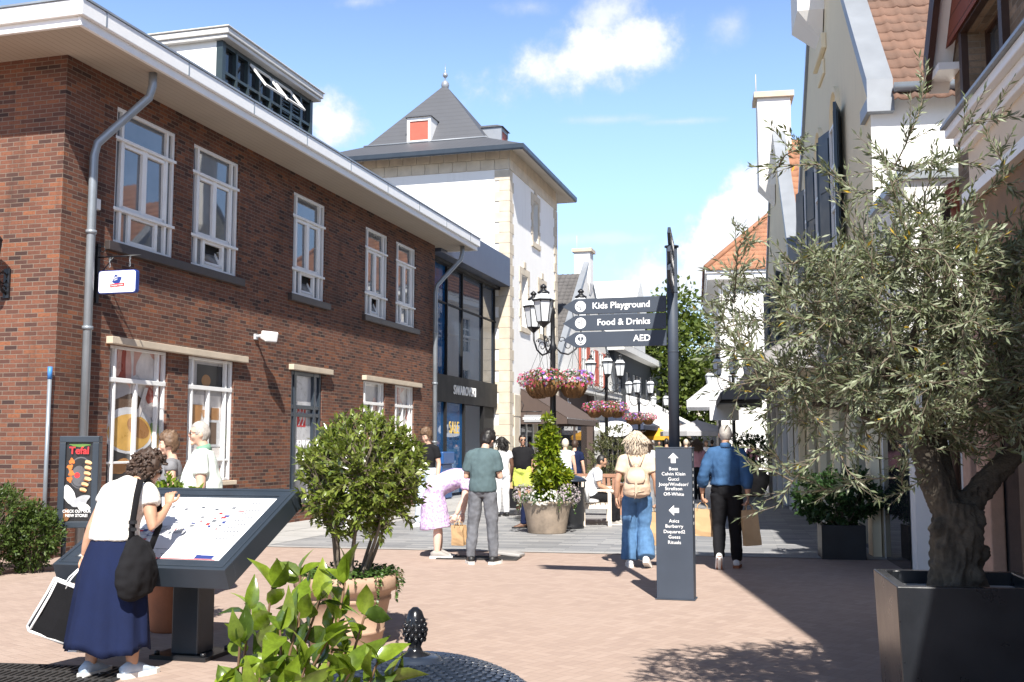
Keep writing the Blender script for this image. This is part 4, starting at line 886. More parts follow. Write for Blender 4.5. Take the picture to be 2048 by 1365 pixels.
b = MB(); za = Z(916.5); b.add([(0, y_, za + .052), (.052, y_, za), (.024, y_, za), (.024, y_, za - .05), (-.024, y_, za - .05), (-.024, y_, za), (-.052, y_, za)], [(6, 5, 4, 3, 2, 1, 0)]); b.obj('arrow_symbol', M_LETTER, SP)
b = MB(); za = Z(1020); b.add([(-.052, y_, za), (0, y_, za + .052), (0, y_, za + .024), (.05, y_, za + .024), (.05, y_, za - .024), (0, y_, za - .024), (0, y_, za - .052)], [tuple(range(7))]); b.obj('arrow_symbol', M_LETTER, SP); b = MB()
sideM = frame((.1865, 0, 0), (0, 1, 0), (0, 0, 1))
for k, (zz, w) in enumerate([(1.45, .05), (1.4, .02), (1.3, .06), (1.24, .08), (1.17, .06), (1.1, .09), (1.04, .07), (.97, .08), (.9, .07), (.83, .08), (.76, .07)]):
    b.add([(.1866, -.02 - w / 2, zz - .014), (.1866, -.02 + w / 2, zz - .014), (.1866, -.02 + w / 2, zz + .014), (.1866, -.02 - w / 2, zz + .014)], [(0, 1, 2, 3)])
b.obj('side_lettering', M_LETTER, SP)
def arrow_board(M, L, h, words, icon, flip=1):
    b = MB(); b.M = M; P = [(-.03, 0), (-.03, h), (-L + .14, h), (-L, h / 2), (-L + .14, 0)]
    b.prism(P, -.014, .014, 'y'); 
    for x in (-.06,):
        for z in (.03, h - .03): b.ball((x, -.015, z), .006, 6, 4)
    o = b.obj('arrow_board', M_ANTH2, SP, .003)
    t = MB(); t.M = M; yy = -.0155; xc = -L + .195
    if words: text_mesh(t, words, .094, TXT(-.195, yy, h / 2), .014, 'RIGHT', 1.0, .001)
    else:
        for q in range(6): t.box(-.26 - q * .075, -.205 - q * .075, yy - .001, yy, h / 2 - .035, h / 2 + (.035 if q % 2 else .015))
    t.obj('lettering', M_LETTER, o); t = MB(); t.M = M; t.disc((xc, yy, h / 2), .058, 28); t.cur = 1; yy -= .0012
    if icon == 'play':
        t.M = M @ Matrix.Translation((xc, yy, h / 2 - .012)) @ Matrix.Rotation(.22, 4, 'Y'); t.box(-.042, .042, -.0008, .0008, -.003, .003); t.M = M
        t.add([(xc - .012, yy, h / 2 - .036), (xc + .012, yy, h / 2 - .036), (xc, yy, h / 2 - .016)], [(0, 1, 2)])
        for sx, dz in ((-1, -.002), (1, .016)):
            t.ball((xc + sx * .03, yy, h / 2 + .022 + dz), (.006, .001, .006), 8, 5); t.box(xc + sx * .03 - .004, xc + sx * .03 + .004, yy - .001, yy, h / 2 - .004 + dz, h / 2 + .014 + dz)
    elif icon == 'food':
        t.box(xc + .010, xc + .020, yy - .001, yy, h / 2 - .038, h / 2 + .038); t.box(xc - .018, xc - .012, yy - .001, yy, h / 2 - .038, h / 2 + .015)
        for q in (-.024, -.016, -.008): t.box(xc + q - .0015, xc + q + .0015, yy - .001, yy, h / 2 + .012, h / 2 + .036)
        t.box(xc - .0255, xc - .0065, yy - .001, yy, h / 2 + .006, h / 2 + .014)
    else:
        pts = [(16 * math.sin(a) ** 3, 13 * math.cos(a) - 5 * math.cos(2 * a) - 2 * math.cos(3 * a) - math.cos(4 * a)) for a in np.linspace(0, 2 * math.pi, 26)[:-1]]
        t.add([(xc + p * .0021, yy, h / 2 + .006 + q * .002) for p, q in pts], [tuple(range(25))]); t.cur = 0; yy -= .001
        t.add([(xc + .004, yy, h / 2 + .028), (xc - .008, yy, h / 2 + .004), (xc - .001, yy, h / 2 + .004), (xc - .004, yy, h / 2 - .02), (xc + .009, yy, h / 2 + .01), (xc + .002, yy, h / 2 + .01)], [(0, 1, 2, 3, 4, 5)]); t.cur = 1
        text_mesh(t, 'AED', .016, TXT(xc, yy, h / 2 - .036), 0)
    t.obj('icon', [M_LETTER, M_ANTH2], o); return o
for z, s, ic in ((2.925, 'Kids Playground', 'play'), (2.748, 'Food & Drinks', 'food'), (2.571, 'AED', 'aed')): arrow_board(Matrix.Translation((-.03, -.03, z)), 1.13, .163, s, ic)
for k, s in enumerate(('', '', '')): arrow_board(Matrix.Translation((.02 - .002 * k, -.04, 3.46 - .177 * k)) @ Matrix.Rotation(R_(95), 4, 'Z'), 1.05, .163, s, 'food' if k else 'play')

# the tilted map table
MT = thing('map_board', 'tilted dark grey map table with white town map on a thick post', 'map board', (-2.36, 8.12, 0), R_(-16))
b = MB(); b.box(-.11, .11, -.11, .11, .03, .95); b.obj('post', M_ANTH, MT, .01)
b = MB(); b.box(-.23, .23, -.2, .2, .0, .03)
for x in (-.19, .19):
    for y in (-.16, .16): b.lathe([(.02, 0), (.02, .025), (.0, .03)], (x, y, .03), 8)
b.obj('base_plate', M_BLACK, MT)
til = math.atan2(.50, 1.06); PM = Matrix.Translation((0, -.68, .70)) @ Matrix.Rotation(til, 4, 'X'); LX0, LX1, LY = -.70, .66, 1.16
b = MB(); b.M = PM; fr = .11
b.box(LX0, LX1, 0, fr, -.13, .02); b.box(LX0, LX1, LY - fr, LY, -.13, .02); b.box(LX0, LX0 + fr, fr, LY - fr, -.13, .02); b.box(LX1 - fr, LX1, fr, LY - fr, -.13, .02); b.box(LX0 + fr, LX1 - fr, fr, LY - fr, -.125, -.05)
b.box(LX0 + .03, LX1 - .03, .03, .042, .0195, .026); b.box(LX0 + .03, LX1 - .03, LY - .042, LY - .03, .0195, .026); b.box(LX0 + .03, LX0 + .042, .042, LY - .042, .0195, .026); b.box(LX1 - .042, LX1 - .03, .042, LY - .042, .0195, .026)
b.box(LX0 + fr, LX1 - fr, fr, fr + .02, -.05, .012); b.box(LX0 + fr, LX1 - fr, LY - fr - .02, LY - fr, -.05, .012)
BO = b.obj('frame', M_ANTH, MT, .006)
b = MB(); b.M = PM; zt = .004; b.quad((LX0 + fr, fr + .02, zt), (LX1 - fr, fr + .02, zt), (LX1 - fr, LY - fr - .02, zt), (LX0 + fr, LY - fr - .02, zt)); MP = b.obj('map_sheet', pm('map_paper', (.84, .85, .87), .25, .03, 1.2), BO)
b = MB(); b.M = PM; rr = random.Random(4); zt = .0055
cols = [pm('map_grey', (.42, .43, .45), .4, .05), pm('map_dark', (.09, .1, .12), .4, .05), M_LRED, pm('map_navy', (.03, .05, .2), .4, .05), pm('map_pale', (.66, .67, .68), .4, .05)]
b.cur = 4
for k in range(9): x = -.30 + k * .075; y = .44 + k * .036; b.box(x, x + .09, y - .07, y + .09, zt - .001, zt)
for k in range(120):
    u = rr.random(); x = -.38 + u * .70; y = .40 + u * .30 + rr.gauss(0, .06); w, h = rr.uniform(.012, .05), rr.uniform(.010, .035)
    b.cur = rr.choice([0, 0, 0, 0, 0, 1, 1, 2, 3, 4, 4, 4, 0]); b.box(x, x + w, y, y + h, zt, zt + .001 + k * .00001)
b.cur = 1
for k in range(11):
    for q in range(5): x = .35 + q * .026 + k * .002; b.box(x, x + .016, .42 + k * .052, .432 + k * .052, zt, zt + .001)
for k in range(5):
    b.box(-.2 + .12 * k, -.12 + .12 * k, .2, .204, zt, zt + .001); b.box(-.14 + .1 * k, -.05 + .1 * k, .265, .269, zt, zt + .001); b.box(-.28 + .13 * k, -.25 + .13 * k, .86 - .03 * (k % 2), .885 - .03 * (k % 2), zt, zt + .001)
b.cur = 3; b.box(.33, .47, .155, .2, zt, zt + .001); b.cur = 2; b.box(-.55, .50, .142, .15, zt, zt + .001); b.obj('map_print', cols, MP)

# the poster light box by the gable corner
AD = thing('poster_box', 'narrow dark poster box on two legs advertising a pan by the brick corner', 'poster stand', (-5.42, 13.55, 0), R_(2))
b = MB(); b.box(-.245, .245, -.03, .11, .52, .60); b.box(-.245, .245, -.03, .11, 1.58, 1.66); b.box(-.245, -.165, -.03, .11, .60, 1.58); b.box(.165, .245, -.03, .11, .60, 1.58); b.box(-.165, .165, .05, .11, .6, 1.58); b.obj('case', M_ANTH, AD, .008)
for x in (-.17, .17): b = MB(); b.tube([(x, .04, .012), (x, .04, .53)], .03, 10); b.obj('leg', M_ANTH, AD)
b = MB(); b.box(-.3, .3, -.15, .25, 0, .012); b.obj('base_plate', M_ANTH, AD)
b = MB(); y = .0; b.quad((-.165, y, .6), (.165, y, .6), (.165, y, 1.58), (-.165, y, 1.58)); L_ = [y]
def pb(k, cx, cz, rx, rz, rot=0, wob=0): b.cur = k; L_[0] -= .0009; poly_blob(b, cx, cz, rx, rz, L_[0], 20, rot, wob)
pb(1, .02, 1.2, .15, .2); pb(0, .02, 1.2, .135, .185); pb(1, .0, 1.16, .09, .13); pb(2, -.02, 1.17, .035, .035); pb(9, 0, 1.545, .12, .02, 0, .2)
for k in range(4): pb(3, -.11 + .02 * (k % 2), 1.12 + .075 * k, .035, .035, k, .2)
for k in range(6): pb(4, .115 - .006 * k * k / 3 + (.02 if k == 3 else 0), 1.33 - .068 * k, .045, .026, -.25, .05); pb(5, .115 - .006 * k * k / 3, 1.31 - .068 * k, .04, .008, -.25)
pb(6, -.1, .92, .07, .14, .5, .08); pb(7, .03, .85, .13, .06, .4, .1); pb(6, .08, .78, .08, .05, -.3, .1); pb(8, -.13, .68, .04, .08)
PCx = [pm('poster_black', (.02, .02, .022), .3, .2), pm('poster_pan', (.10, .10, .11), .3, .2), M_LRED, pm('poster_orange', (.55, .15, .03), .4, .3), pm('poster_bread', (.6, .42, .22), .4, .2), pm('poster_crust', (.25, .09, .03), .4, .2), pm('poster_white', (.6, .6, .6), .4, .2), pm('poster_steel2', (.35, .36, .38), .4, .25), pm('poster_wood2', (.2, .09, .04), .4, .2), pm('poster_leaf', (.10, .2, .04), .4, .2)]
po = b.obj('poster', PCx, AD)
b = MB(); text_mesh(b, 'Tefal', .125, TXT(.005, -.028, 1.475), .02, depth=.001); b.obj('red_lettering', M_LRED, po)
b = MB(); text_mesh(b, 'CHECK OUT OUR', .052, TXT(0, -.03, .725), .012, sx=.82, depth=.001); text_mesh(b, 'NEW STORE!', .052, TXT(0, -.03, .672), .012, sx=.9, depth=.001); b.obj('white_lettering', M_LETTER, po)

# shop sign hanging over the pavement from the brick wall
HS = thing('hanging_sign', 'white rectangular sign with blue and red emblem hanging on a black wall bracket', 'sign', PL(.8, .015, 0), R_(-15.8))   # local x = out of the wall, -y = towards the camera
b = MB(); b.box(.0, .03, -.03, .03, 3.62, 4.5); b.box(-.012, .0, -.06, .06, 3.7, 4.42); b.tube([(.03, 0, 4.3), (.74, 0, 4.3)], .012, 6); b.tube([(.03, 0, 4.02), (.2, 0, 4.2), (.28, 0, 4.29)], .009, 6)
b.tube([(.03, 0, 4.45)] + [(.09 + .045 * math.cos(a), 0, 4.42 + .045 * math.sin(a)) for a in np.linspace(2.4, -3, 9)], .008, 5); b.obj('bracket', M_BLACK, HS)
b = MB()
for x in (.22, .56):
    for k in range(3): b.tube([(x + .012 * math.cos(a) * (k % 2 == 0), .012 * math.cos(a) * (k % 2), 4.265 - k * .05 + .028 * math.sin(a)) for a in np.linspace(0, 2 * math.pi, 8)], .004, 4)
b.obj('chain', M_ZINC, HS)
b = MB(); c8 = []
for cx, cz, a0 in ((.66, 4.05, 0), (.1, 4.05, 90), (.1, 3.79, 180), (.66, 3.79, 270)): c8 += [(cx + .04 * math.cos(R_(a0 + q)), cz + .04 * math.sin(R_(a0 + q))) for q in (0, 30, 60, 90)]
b.prism(c8, -.035, .035, 'y'); SB = b.obj('sign_board', M_LBLUE, HS)
b = MB(); b.prism([(.38 + (x - .38) * .965, 3.92 + (z - 3.92) * .93) for x, z in c8], -.04, -.0352, 'y'); b.obj('white_face', M_PWHITE, SB)
b = MB(); y = -.0415; b.add([(.38 + .09 * math.cos(R_(a)), y, 3.945 + .09 * math.sin(R_(a))) for a in (20, 110, 200, 290)], [(3, 2, 1, 0)]); b.cur = 1; b.quad((.27, y - .001, 3.835), (.51, y - .001, 3.85), (.51, y - .001, 3.90), (.27, y - .001, 3.885)); b.cur = 2
RT = Matrix.Rotation(R_(18), 4, 'Z')
text_mesh(b, 'McArthur', .035, TXT(.375, y - .003, 3.985) @ RT, .005, depth=.0005, sx=.9); text_mesh(b, 'Glen', .035, TXT(.36, y - .003, 3.95) @ RT, .005, depth=.0005); text_mesh(b, 'Designer Outlet', .034, TXT(.39, y - .003, 3.868) @ Matrix.Rotation(R_(3.5), 4, 'Z'), .004, depth=.0005, sx=.9); b.obj('emblem', [M_LBLUE, M_LRED, M_LETTER], SB)
# loudspeaker
SK = thing('loudspeaker', 'white loudspeaker box on the brick wall between the two floors', 'loudspeaker', PL(5.5, .0, 3.58), ANG_L)
b = MB(); b.box(-.05, .05, -.04, -.001, -.05, .05); b.tube([(0, -.03, 0), (.0, -.16, .02)], .03, 8); b.obj('bracket', M_GREYP, SK)
b = MB(); b.M = Matrix.Translation((.03, -.2, .03)) @ Matrix.Rotation(R_(-25), 4, 'Z') @ Matrix.Rotation(R_(14), 4, 'X'); b.add([(x * sx, y, z * sx) for y, sx in ((.0, .8), (-.22, 1.0)) for x, z in ((-.14, -.1), (.14, -.1), (.14, .1), (-.14, .1))], [(3, 2, 1, 0), (4, 5, 6, 7), (0, 1, 5, 4), (1, 2, 6, 5), (2, 3, 7, 6), (3, 0, 4, 7)]); b.obj('cabinet', M_WPAINT, SK, .025)
# black wall bracket lamp on the gable
WL = thing('wall_lantern', 'black ornate wall lantern bracket on the sunlit gable at left edge', 'lantern', PL(0) + n_L * -.85 + Vector((0, 0, 3.62)), ANG_L)
b = MB(); b.box(-.03, -.001, -.05, .05, 0, .42); b.tube([(-.02, 0, .05), (-.12, 0, .12), (-.22, 0, .3), (-.32, 0, .34)], .018, 6)
for cx, cz, r in ((-.1, .28, .08), (-.08, .12, .05)): b.tube([(cx + r * math.cos(a), 0, cz + r * math.sin(a)) for a in np.linspace(0, 6, 12)], .012, 5)
b.obj('bracket', M_BLACK, WL)
b = MB(); b.lathe([(.05, .3), (.12, .38), (.16, .75), (.17, .78), (.06, .92), (.03, .98), (.0, 1.0)], (-.38, .0, .0), 6, False); b.obj('lantern_case', M_BLACK, WL)
# drain grate
GR = MB(); g0 = G(45, 1352); 
for k in range(26): GR.box(-.62 + k * .05, -.60 + k * .05, -.3, .3, .004, .012)
for y in (-.3, -.1, .1, .29): GR.box(-.64, .69, y, y + .015, .0035, .0125)
GR.cur = 1; GR.box(-.66, .71, -.33, .33, .002, .0035)
o = GR.obj('drain_grate', [M_GRATE, M_DARK]); o.location = (g0.x, g0.y, .004); o.rotation_euler.z = R_(-8); tag(o, 'dark iron drain grate in the paving at lower left corner', 'grate')
# lifted slab and opened pit by the couple
o = MB(); o.box(-.5, .5, -.16, .16, 0, .004); o.cur = 1; o.box(-.56, .56, -.22, -.16, 0, .014); o.box(-.56, .56, .16, .22, 0, .014); o.box(-.56, -.5, -.16, .16, 0, .014); o.box(.5, .56, -.16, .16, 0, .014); o = o.obj('access_pit', [M_DARK, M_GRATE]); o.location = (-.45, 14.95, .004); o.rotation_euler.z = R_(-10); tag(o, 'open dark access pit in the paving at the feet of the couple', 'pit')
o = MB(); o.M = Matrix.Rotation(R_(5), 4, 'Y'); o.box(-.17, .17, -.13, .13, .02, .06); o = o.obj('stone_slab', M_KERB, None, .01); o.location = (-.02, 15.2, .0); o.rotation_euler.z = R_(-18); tag(o, 'lifted pale paving slab lying beside the open pit', 'slab')

# ------------------------------------------------------------------ litter bins with a pine cone on the lid
def make_bin(loc, label, rz=0, scales=True):
    t = thing('litter_bin', label, 'bin', loc, rz, 'round black litter bins')
    b = MB(); b.lathe([(.25, 0), (.27, .03), (.255, .06), (.255, .12), (.27, .15), (.275, .74), (.29, .76)], (0, 0, 0), 28); b.lathe([(.29, .76), (.16, .77), (.16, .87)], (0, 0, 0), 28)
    for k in range(8): a = 2 * math.pi * k / 8; b.box(.272 * math.cos(a) - .012, .272 * math.cos(a) + .012, .272 * math.sin(a) - .012, .272 * math.sin(a) + .012, .74, .89)
    b.obj('body', M_BLACK, t)
    b = MB(); prof = [(.305, .865), (.318, .875), (.318, .893), (.30, .905)]
    dome = lambda r: .905 + .085 * (1 - (r / .30) ** 2) ** .8
    prof += [(r, dome(r)) for r in np.linspace(.295, .07, 10)] + [(.068, dome(.07) + .006), (.05, dome(.05) + .01), (.03, dome(.03) + .012)]
    b.lathe(prof, (0, 0, 0), 48)
    if scales:
        for ri, r in enumerate(np.linspace(.285, .085, 13)):
            n = int(2 * math.pi * r / .030); sl = (dome(r + .004) - dome(r - .004)) / .008
            for k in range(n):
                a = 2 * math.pi * (k + .5 * (ri % 2)) / n; er = Vector((math.cos(a), math.sin(a), 0)); et = Vector((-er.y, er.x, 0)); dn = (er + Vector((0, 0, sl))).normalized(); c = er * r + Vector((0, 0, dome(r) + .001)); nn = dn.cross(et) * -1
                if nn.z < 0: nn = -nn
                P = [c + et * (.0145 * math.sin(q)) + dn * (.017 * math.cos(q)) + nn * (.0035 + .004 * math.cos(q)) for q in np.linspace(-1.9, 1.9, 7)] + [c - dn * .01 + et * .013, c - dn * .01 - et * .013]
                P2 = [p - nn * .006 for p in P]; m = len(P)
                b.add(P + P2, [tuple(range(m - 1, -1, -1)) if True else ()] + [(i, (i + 1) % m, (i + 1) % m + m, i + m) for i in range(m)], False)
    LDo = b.obj('lid', pm('blue_black_enamel', (.02, .028, .045), .3, .12, 5), t)
    b = MB(); z0 = .99; b.lathe([(.045, 0), (.045, .008), (.022, .018), (.016, .03), (.020, .04), (.025, .055), (.028, .075), (.026, .1), (.018, .122), (.007, .132)], (0, 0, z0), 18)
    for ri in range(7):
        z = .05 + ri * .012; r = .0275 * math.sin(math.pi * (.32 + .1 * ri)) + .001
        for k in range(9): a = 2 * math.pi * (k + .5 * (ri % 2)) / 9; b.ball((r * math.cos(a), r * math.sin(a), z0 + z), (.0062, .0062, .008), 6, 4)
    b.obj('pine_cone_knob', pm('black_gloss', (.01, .011, .014), .2, .1, 5), LDo)
    return t
make_bin((-.256, 2.9, 0), 'black bin in the foreground with scaled dome lid and pine cone knob')
make_bin((1.08, 20.25, 0), 'black round bin between the flower pot and the cream bench', 0, False)

# ------------------------------------------------------------------ lamp posts with lanterns
def make_lantern(b_fr, b_gl, c, s=1.0):
    x, y, z = c
    for k in range(6):
        pass
    b_gl.lathe([(.112 * s, .08 * s), (.172 * s, .44 * s)], (x, y, z), 6, False)
    for k in range(6):
        a = 2 * math.pi * k / 6; b_fr.tube([(x + .114 * s * math.cos(a), y + .114 * s * math.sin(a), z + .07 * s), (x + .176 * s * math.cos(a), y + .176 * s * math.sin(a), z + .45 * s)], .009 * s, 4)
    b_fr.lathe([(.02 * s, -.02 * s), (.06 * s, .02 * s), (.118 * s, .07 * s), (.12 * s, .085 * s)], (x, y, z), 6, False)
    b_fr.lathe([(.205 * s, .44 * s), (.21 * s, .46 * s), (.17 * s, .475 * s)], (x, y, z), 6, False)
    b_gl.lathe([(.172 * s, .476 * s), (.10 * s, .575 * s)], (x, y, z), 6, False)
    b_fr.lathe([(.105 * s, .575 * s), (.11 * s, .6 * s), (.06 * s, .63 * s), (.03 * s, .66 * s), (.055 * s, .68 * s), (.06 * s, .70 * s), (.03 * s, .73 * s), (.0, .75 * s)], (x, y, z), 10)
def make_lamp_post(name, label, loc, rz, arms=3, R=.55, zl=3.85):
    t = thing(name, label, 'street lamp', loc, rz, 'black lamp posts with lanterns along the street')
    b = MB(); b.lathe([(.17, 0), (.17, .08), (.13, .14), (.12, .5), (.14, .52), (.09, .6), (.075, .75), (.062, 1.2), (.052, 3.3), (.065, 3.34), (.065, 3.42), (.045, 3.46), (.04, 4.0), (.06, 4.03), (.02, 4.15), (.0, 4.3)], (0, 0, 0), 14); b.obj('pole', M_BLACK, t)
    for k in range(arms):
        a = 2 * math.pi * k / arms; ca, sa = math.cos(a), math.sin(a); P = lambda r, z: (r * ca, r * sa, z)
        b = MB(); b.tube([P(.05, 3.4), P(.15, 3.28), P(.3, 3.25), P(.45, 3.36), P(.54, 3.55), P(R, zl - .05)], .017, 6)
        for cr, cz, rr in ((.30, 3.42, .10), (.17, 3.52, .07), (.42, 3.52, .05)): b.tube([P(cr + (rr - .006 * q) * math.cos(.6 * q), cz + (rr - .006 * q) * math.sin(.6 * q)) for q in range(12)], .009, 5)
        am = b.obj('arm', M_BLACK, t)
        f = MB(); g = MB(); make_lantern(f, g, P(R, zl - .13), 1.06); ln = f.obj('lantern', M_BLACK, t); g.obj('glass', M_LAMPGL, ln)
    return t
LP = [((.77, 20.2), 10), ((3.07, 35), 30), ((5.55, 47), 15), ((8.7, 62), 40), ((12.6, 80), 0)]
lp0 = make_lamp_post('lamp_post', 'nearest black lamp post with white lanterns behind the arrow boards', (*LP[0][0], 0), R_(LP[0][1]))
for k, s in enumerate(['second black lamp post along the street beyond the arrow boards', 'third black lamp post along the street in front of the tree', 'fourth black lamp post just left of the signpost pole', 'farthest black lamp post right of the signpost pole']):
    dup(lp0, (*LP[k + 1][0], 0), R_(LP[k + 1][1]), s)
dup(lp0, (8.1, 42, 0), R_(100), 'black lamp post beside the white crest sign on the right'); dup(lp0, (7.1, 34.5, 0), R_(20), 'black lamp post half hidden by the left edge of the olive crown')

# ------------------------------------------------------------------ small signs
def flat_sign(label, loc, rz, w, h, z, face, words, size, lm, arm=True, group=None):
    """sign board that hangs out from a wall; local x out of the wall, faces -y"""
    t = thing('hanging_sign', label, 'sign', loc, rz, group)
    b = MB(); b.box(.12, .12 + w, -.03, .03, z, z + h); o = b.obj('sign_board', face, t, .006)
    b = MB()
    for k, s in enumerate(words): text_mesh(b, s, size, TXT(.12 + w / 2, -.0315, z + h / 2 - (k - (len(words) - 1) / 2) * size), .008)
    b.obj('lettering', lm, o)
    b = MB(); b.tube([(0, 0, z + h + .12), (.15 + w, 0, z + h + .12)], .014, 5)
    for x in (.2, w + .04): b.tube([(x, 0, z + h), (x, 0, z + h + .12)], .008, 4)
    b.tube([(.02, 0, z + h + .5), (.1, 0, z + h + .35), (.02, 0, z + h + .12)], .012, 5); b.obj('bracket', M_BLACK, t); return t
M_SIGNGREY = pm('grey_sign', (.30, .31, .33), .5, .05, 3)
flat_sign('grey lettered sign hanging on the tower beside the lime climbing plant', PL(24.3, .05), R_(-15.8), .62, .25, 2.35, M_SIGNGREY, ['SWAROVSKI'], .13, M_LETTER)
flat_sign('white sign with three spaced letters beside the brown awning', PL(35.6, .3), R_(-15.8), .62, .34, 2.2, M_PWHITE, ['F T C'], .24, M_BLACK)
t = flat_sign('white sign with a round black crest under the white awning on the right', PR(29.4, .9), R_(180 - 9.65 + 12), .95, .62, 2.6, M_PWHITE, [''], .2, M_BLACK)
def crest(b, x, y, z, r):
    b.tube([(x + r * math.cos(a), y, z + r * math.sin(a)) for a in np.linspace(0, 2 * math.pi, 22)], r * .09, 4, cap=False)
    b.box(x - r * .08, x + r * .08, y - .004, y, z - r * .7, z + r * .7); b.box(x - r * .7, x + r * .7, y - .004, y, z - r * .08, z + r * .08)
    for sx in (-1, 1):
        for sz in (-1, 1): b.box(x + sx * r * .42 - r * .07, x + sx * r * .42 + r * .07, y - .004, y, z + sz * r * .3 - r * .18, z + sz * r * .3 + r * .18)
for o in list(t.children):
    if o.name.startswith('sign_board'): b = MB(); [crest(b, .12 + .475, s_ * .034, 2.91, .22) for s_ in (1, -1)]; b.obj('crest', M_BLACK, o)
flat_sign('white sign with thin black outline half hidden by the olive', PR(19.2, 1.1), R_(180 - 9.65 + 10), .9, .5, 2.3, M_PWHITE, ['Mar'], .17, M_BLACK)
b = MB(); b.prism([(.62 * math.cos(a), .3 * math.sin(a)) for a in np.linspace(0, 2 * math.pi, 28)[:-1]], -.03, .03, 'y'); o = b.obj('oval_sign', M_PWHITE); o.location = (3.95, 41.0, 2.15); tag(o, 'white oval sign hanging under the navy awning', 'sign')
for x, z in ((0, .29), (-.35, .2)): b = MB(); b.tube([(x, 0, z), (x, 0, .75)], .011, 5); b.obj('hanger', M_BLACK, o)
awning('shop_awning', LM(40.2, .06), 5.5, 1.9, 3.5, .95, pm('navy_awning_fabric', (.03, .04, .075), .9, .06, 4), 'dark navy shop awning beyond the brown one', .25)
awning('shop_awning', LM(46.2, .06), 8.5, 3.6, 4.3, 1.9, pm('white_awning_fabric', (.74, .74, .74), .9, .03, 3), 'large white shop awning beyond the navy awning on the left', .3)
def parasol(label, loc, mat, r=1.6, h=2.5):
    t = thing('parasol', label, 'parasol', loc, R_(20)); b = MB(); n = 8
    b.add([(r * math.cos(2 * math.pi * k / n), r * math.sin(2 * math.pi * k / n), h - .1) for k in range(n)] + [(0, 0, h + .45)] + [(r * math.cos(2 * math.pi * k / n), r * math.sin(2 * math.pi * k / n), h - .3) for k in range(n)] + [(0, 0, h + .4)],
          [(k, (k + 1) % n, n) for k in range(n)] + [(k + n + 1, (k + 1) % n + n + 1, (k + 1) % n, k) for k in range(n)] + [((k + 1) % n, k, 2 * n + 1) for k in range(n)]); b.obj('canopy', mat, t)
    b = MB(); b.tube([(0, 0, .05), (0, 0, h + .5)], .03, 8); b.lathe([(.3, 0), (.3, .06), (.05, .08)], (0, 0, 0), 12); b.obj('pole', M_GREYP, t)
parasol('yellow parasol in the distance left of the signpost pole', (7.7, 58, 0), pm('yellow_canvas', (.6, .3, .02), .85, .05), 1.15, 2.1)
parasol('grey parasol in the distance left of the man in blue', (8.6, 50, 0), pm('grey_canvas', (.36, .36, .37), .85, .05), 1.8, 2.25)

# ------------------------------------------------------------------ benches (local: seat faces +x, length along y)
def make_bench(label, loc, rz, mat):
    t = thing('park_bench', label, 'bench', loc, rz, 'wooden benches on the street')
    L, Dp = 1.6, .5
    b = MB()
    for k in range(5): b.box(.03 + k * .095, .11 + k * .095, .03, L - .03, .40, .43)
    b.obj('seat', mat, t)
    b = MB(); b.M = Matrix.Rotation(R_(-8), 4, 'Y')
    for k in range(14): b.box(-.03, -.01, .08 + k * .108, .15 + k * .108, .5, .86)
    b.box(-.04, .0, .03, L - .03, .86, .93); b.box(-.04, .0, .03, L - .03, .45, .5); b.obj('backrest', mat, t)
    for y in (0, L - .07):
        b = MB(); b.box(Dp - .05, Dp + .02, y, y + .07, 0, .66); b.obj('leg', mat, t); b = MB(); b.box(-.05, .02, y, y + .07, 0, .9); b.obj('leg', mat, t)
        b = MB(); b.box(-.02, Dp + .04, y - .005, y + .075, .66, .70); b.tube([(Dp + .03, y - .008, .665), (Dp + .03, y + .078, .665)], .035, 10); b.obj('armrest', mat, t)
        b = MB(); b.box(.02, Dp - .05, y + .01, y + .06, .33, .40); b.obj('rail', mat, t)
    return t
bn = make_bench('cream wooden bench behind the black bin with a man sitting on it', (1.38, 20.75, 0), R_(-4), M_BENCH)
b2 = make_bench('reddish wooden bench further back behind the woman with the backpack', (2.35, 23.6, 0), R_(75), pm('reddish_wood', (.38, .2, .13), .7, .12, 9))
# seat cushion and coat on the bench
b = MB(); b.tube([(1.42, 20.78, .5), (1.42, 20.78, .84)], [(.07, .26), (.045, .3)], 12, Vector((1, 0, 0))); b.ball((1.5, 21.0, .47), (.2, .3, .045), 10, 6); o = b.obj('white_coat', pm('white_cotton', (.78, .78, .78), .9, .04, 8)); tag(o, 'white coat draped over the near end of the cream bench', 'coat')
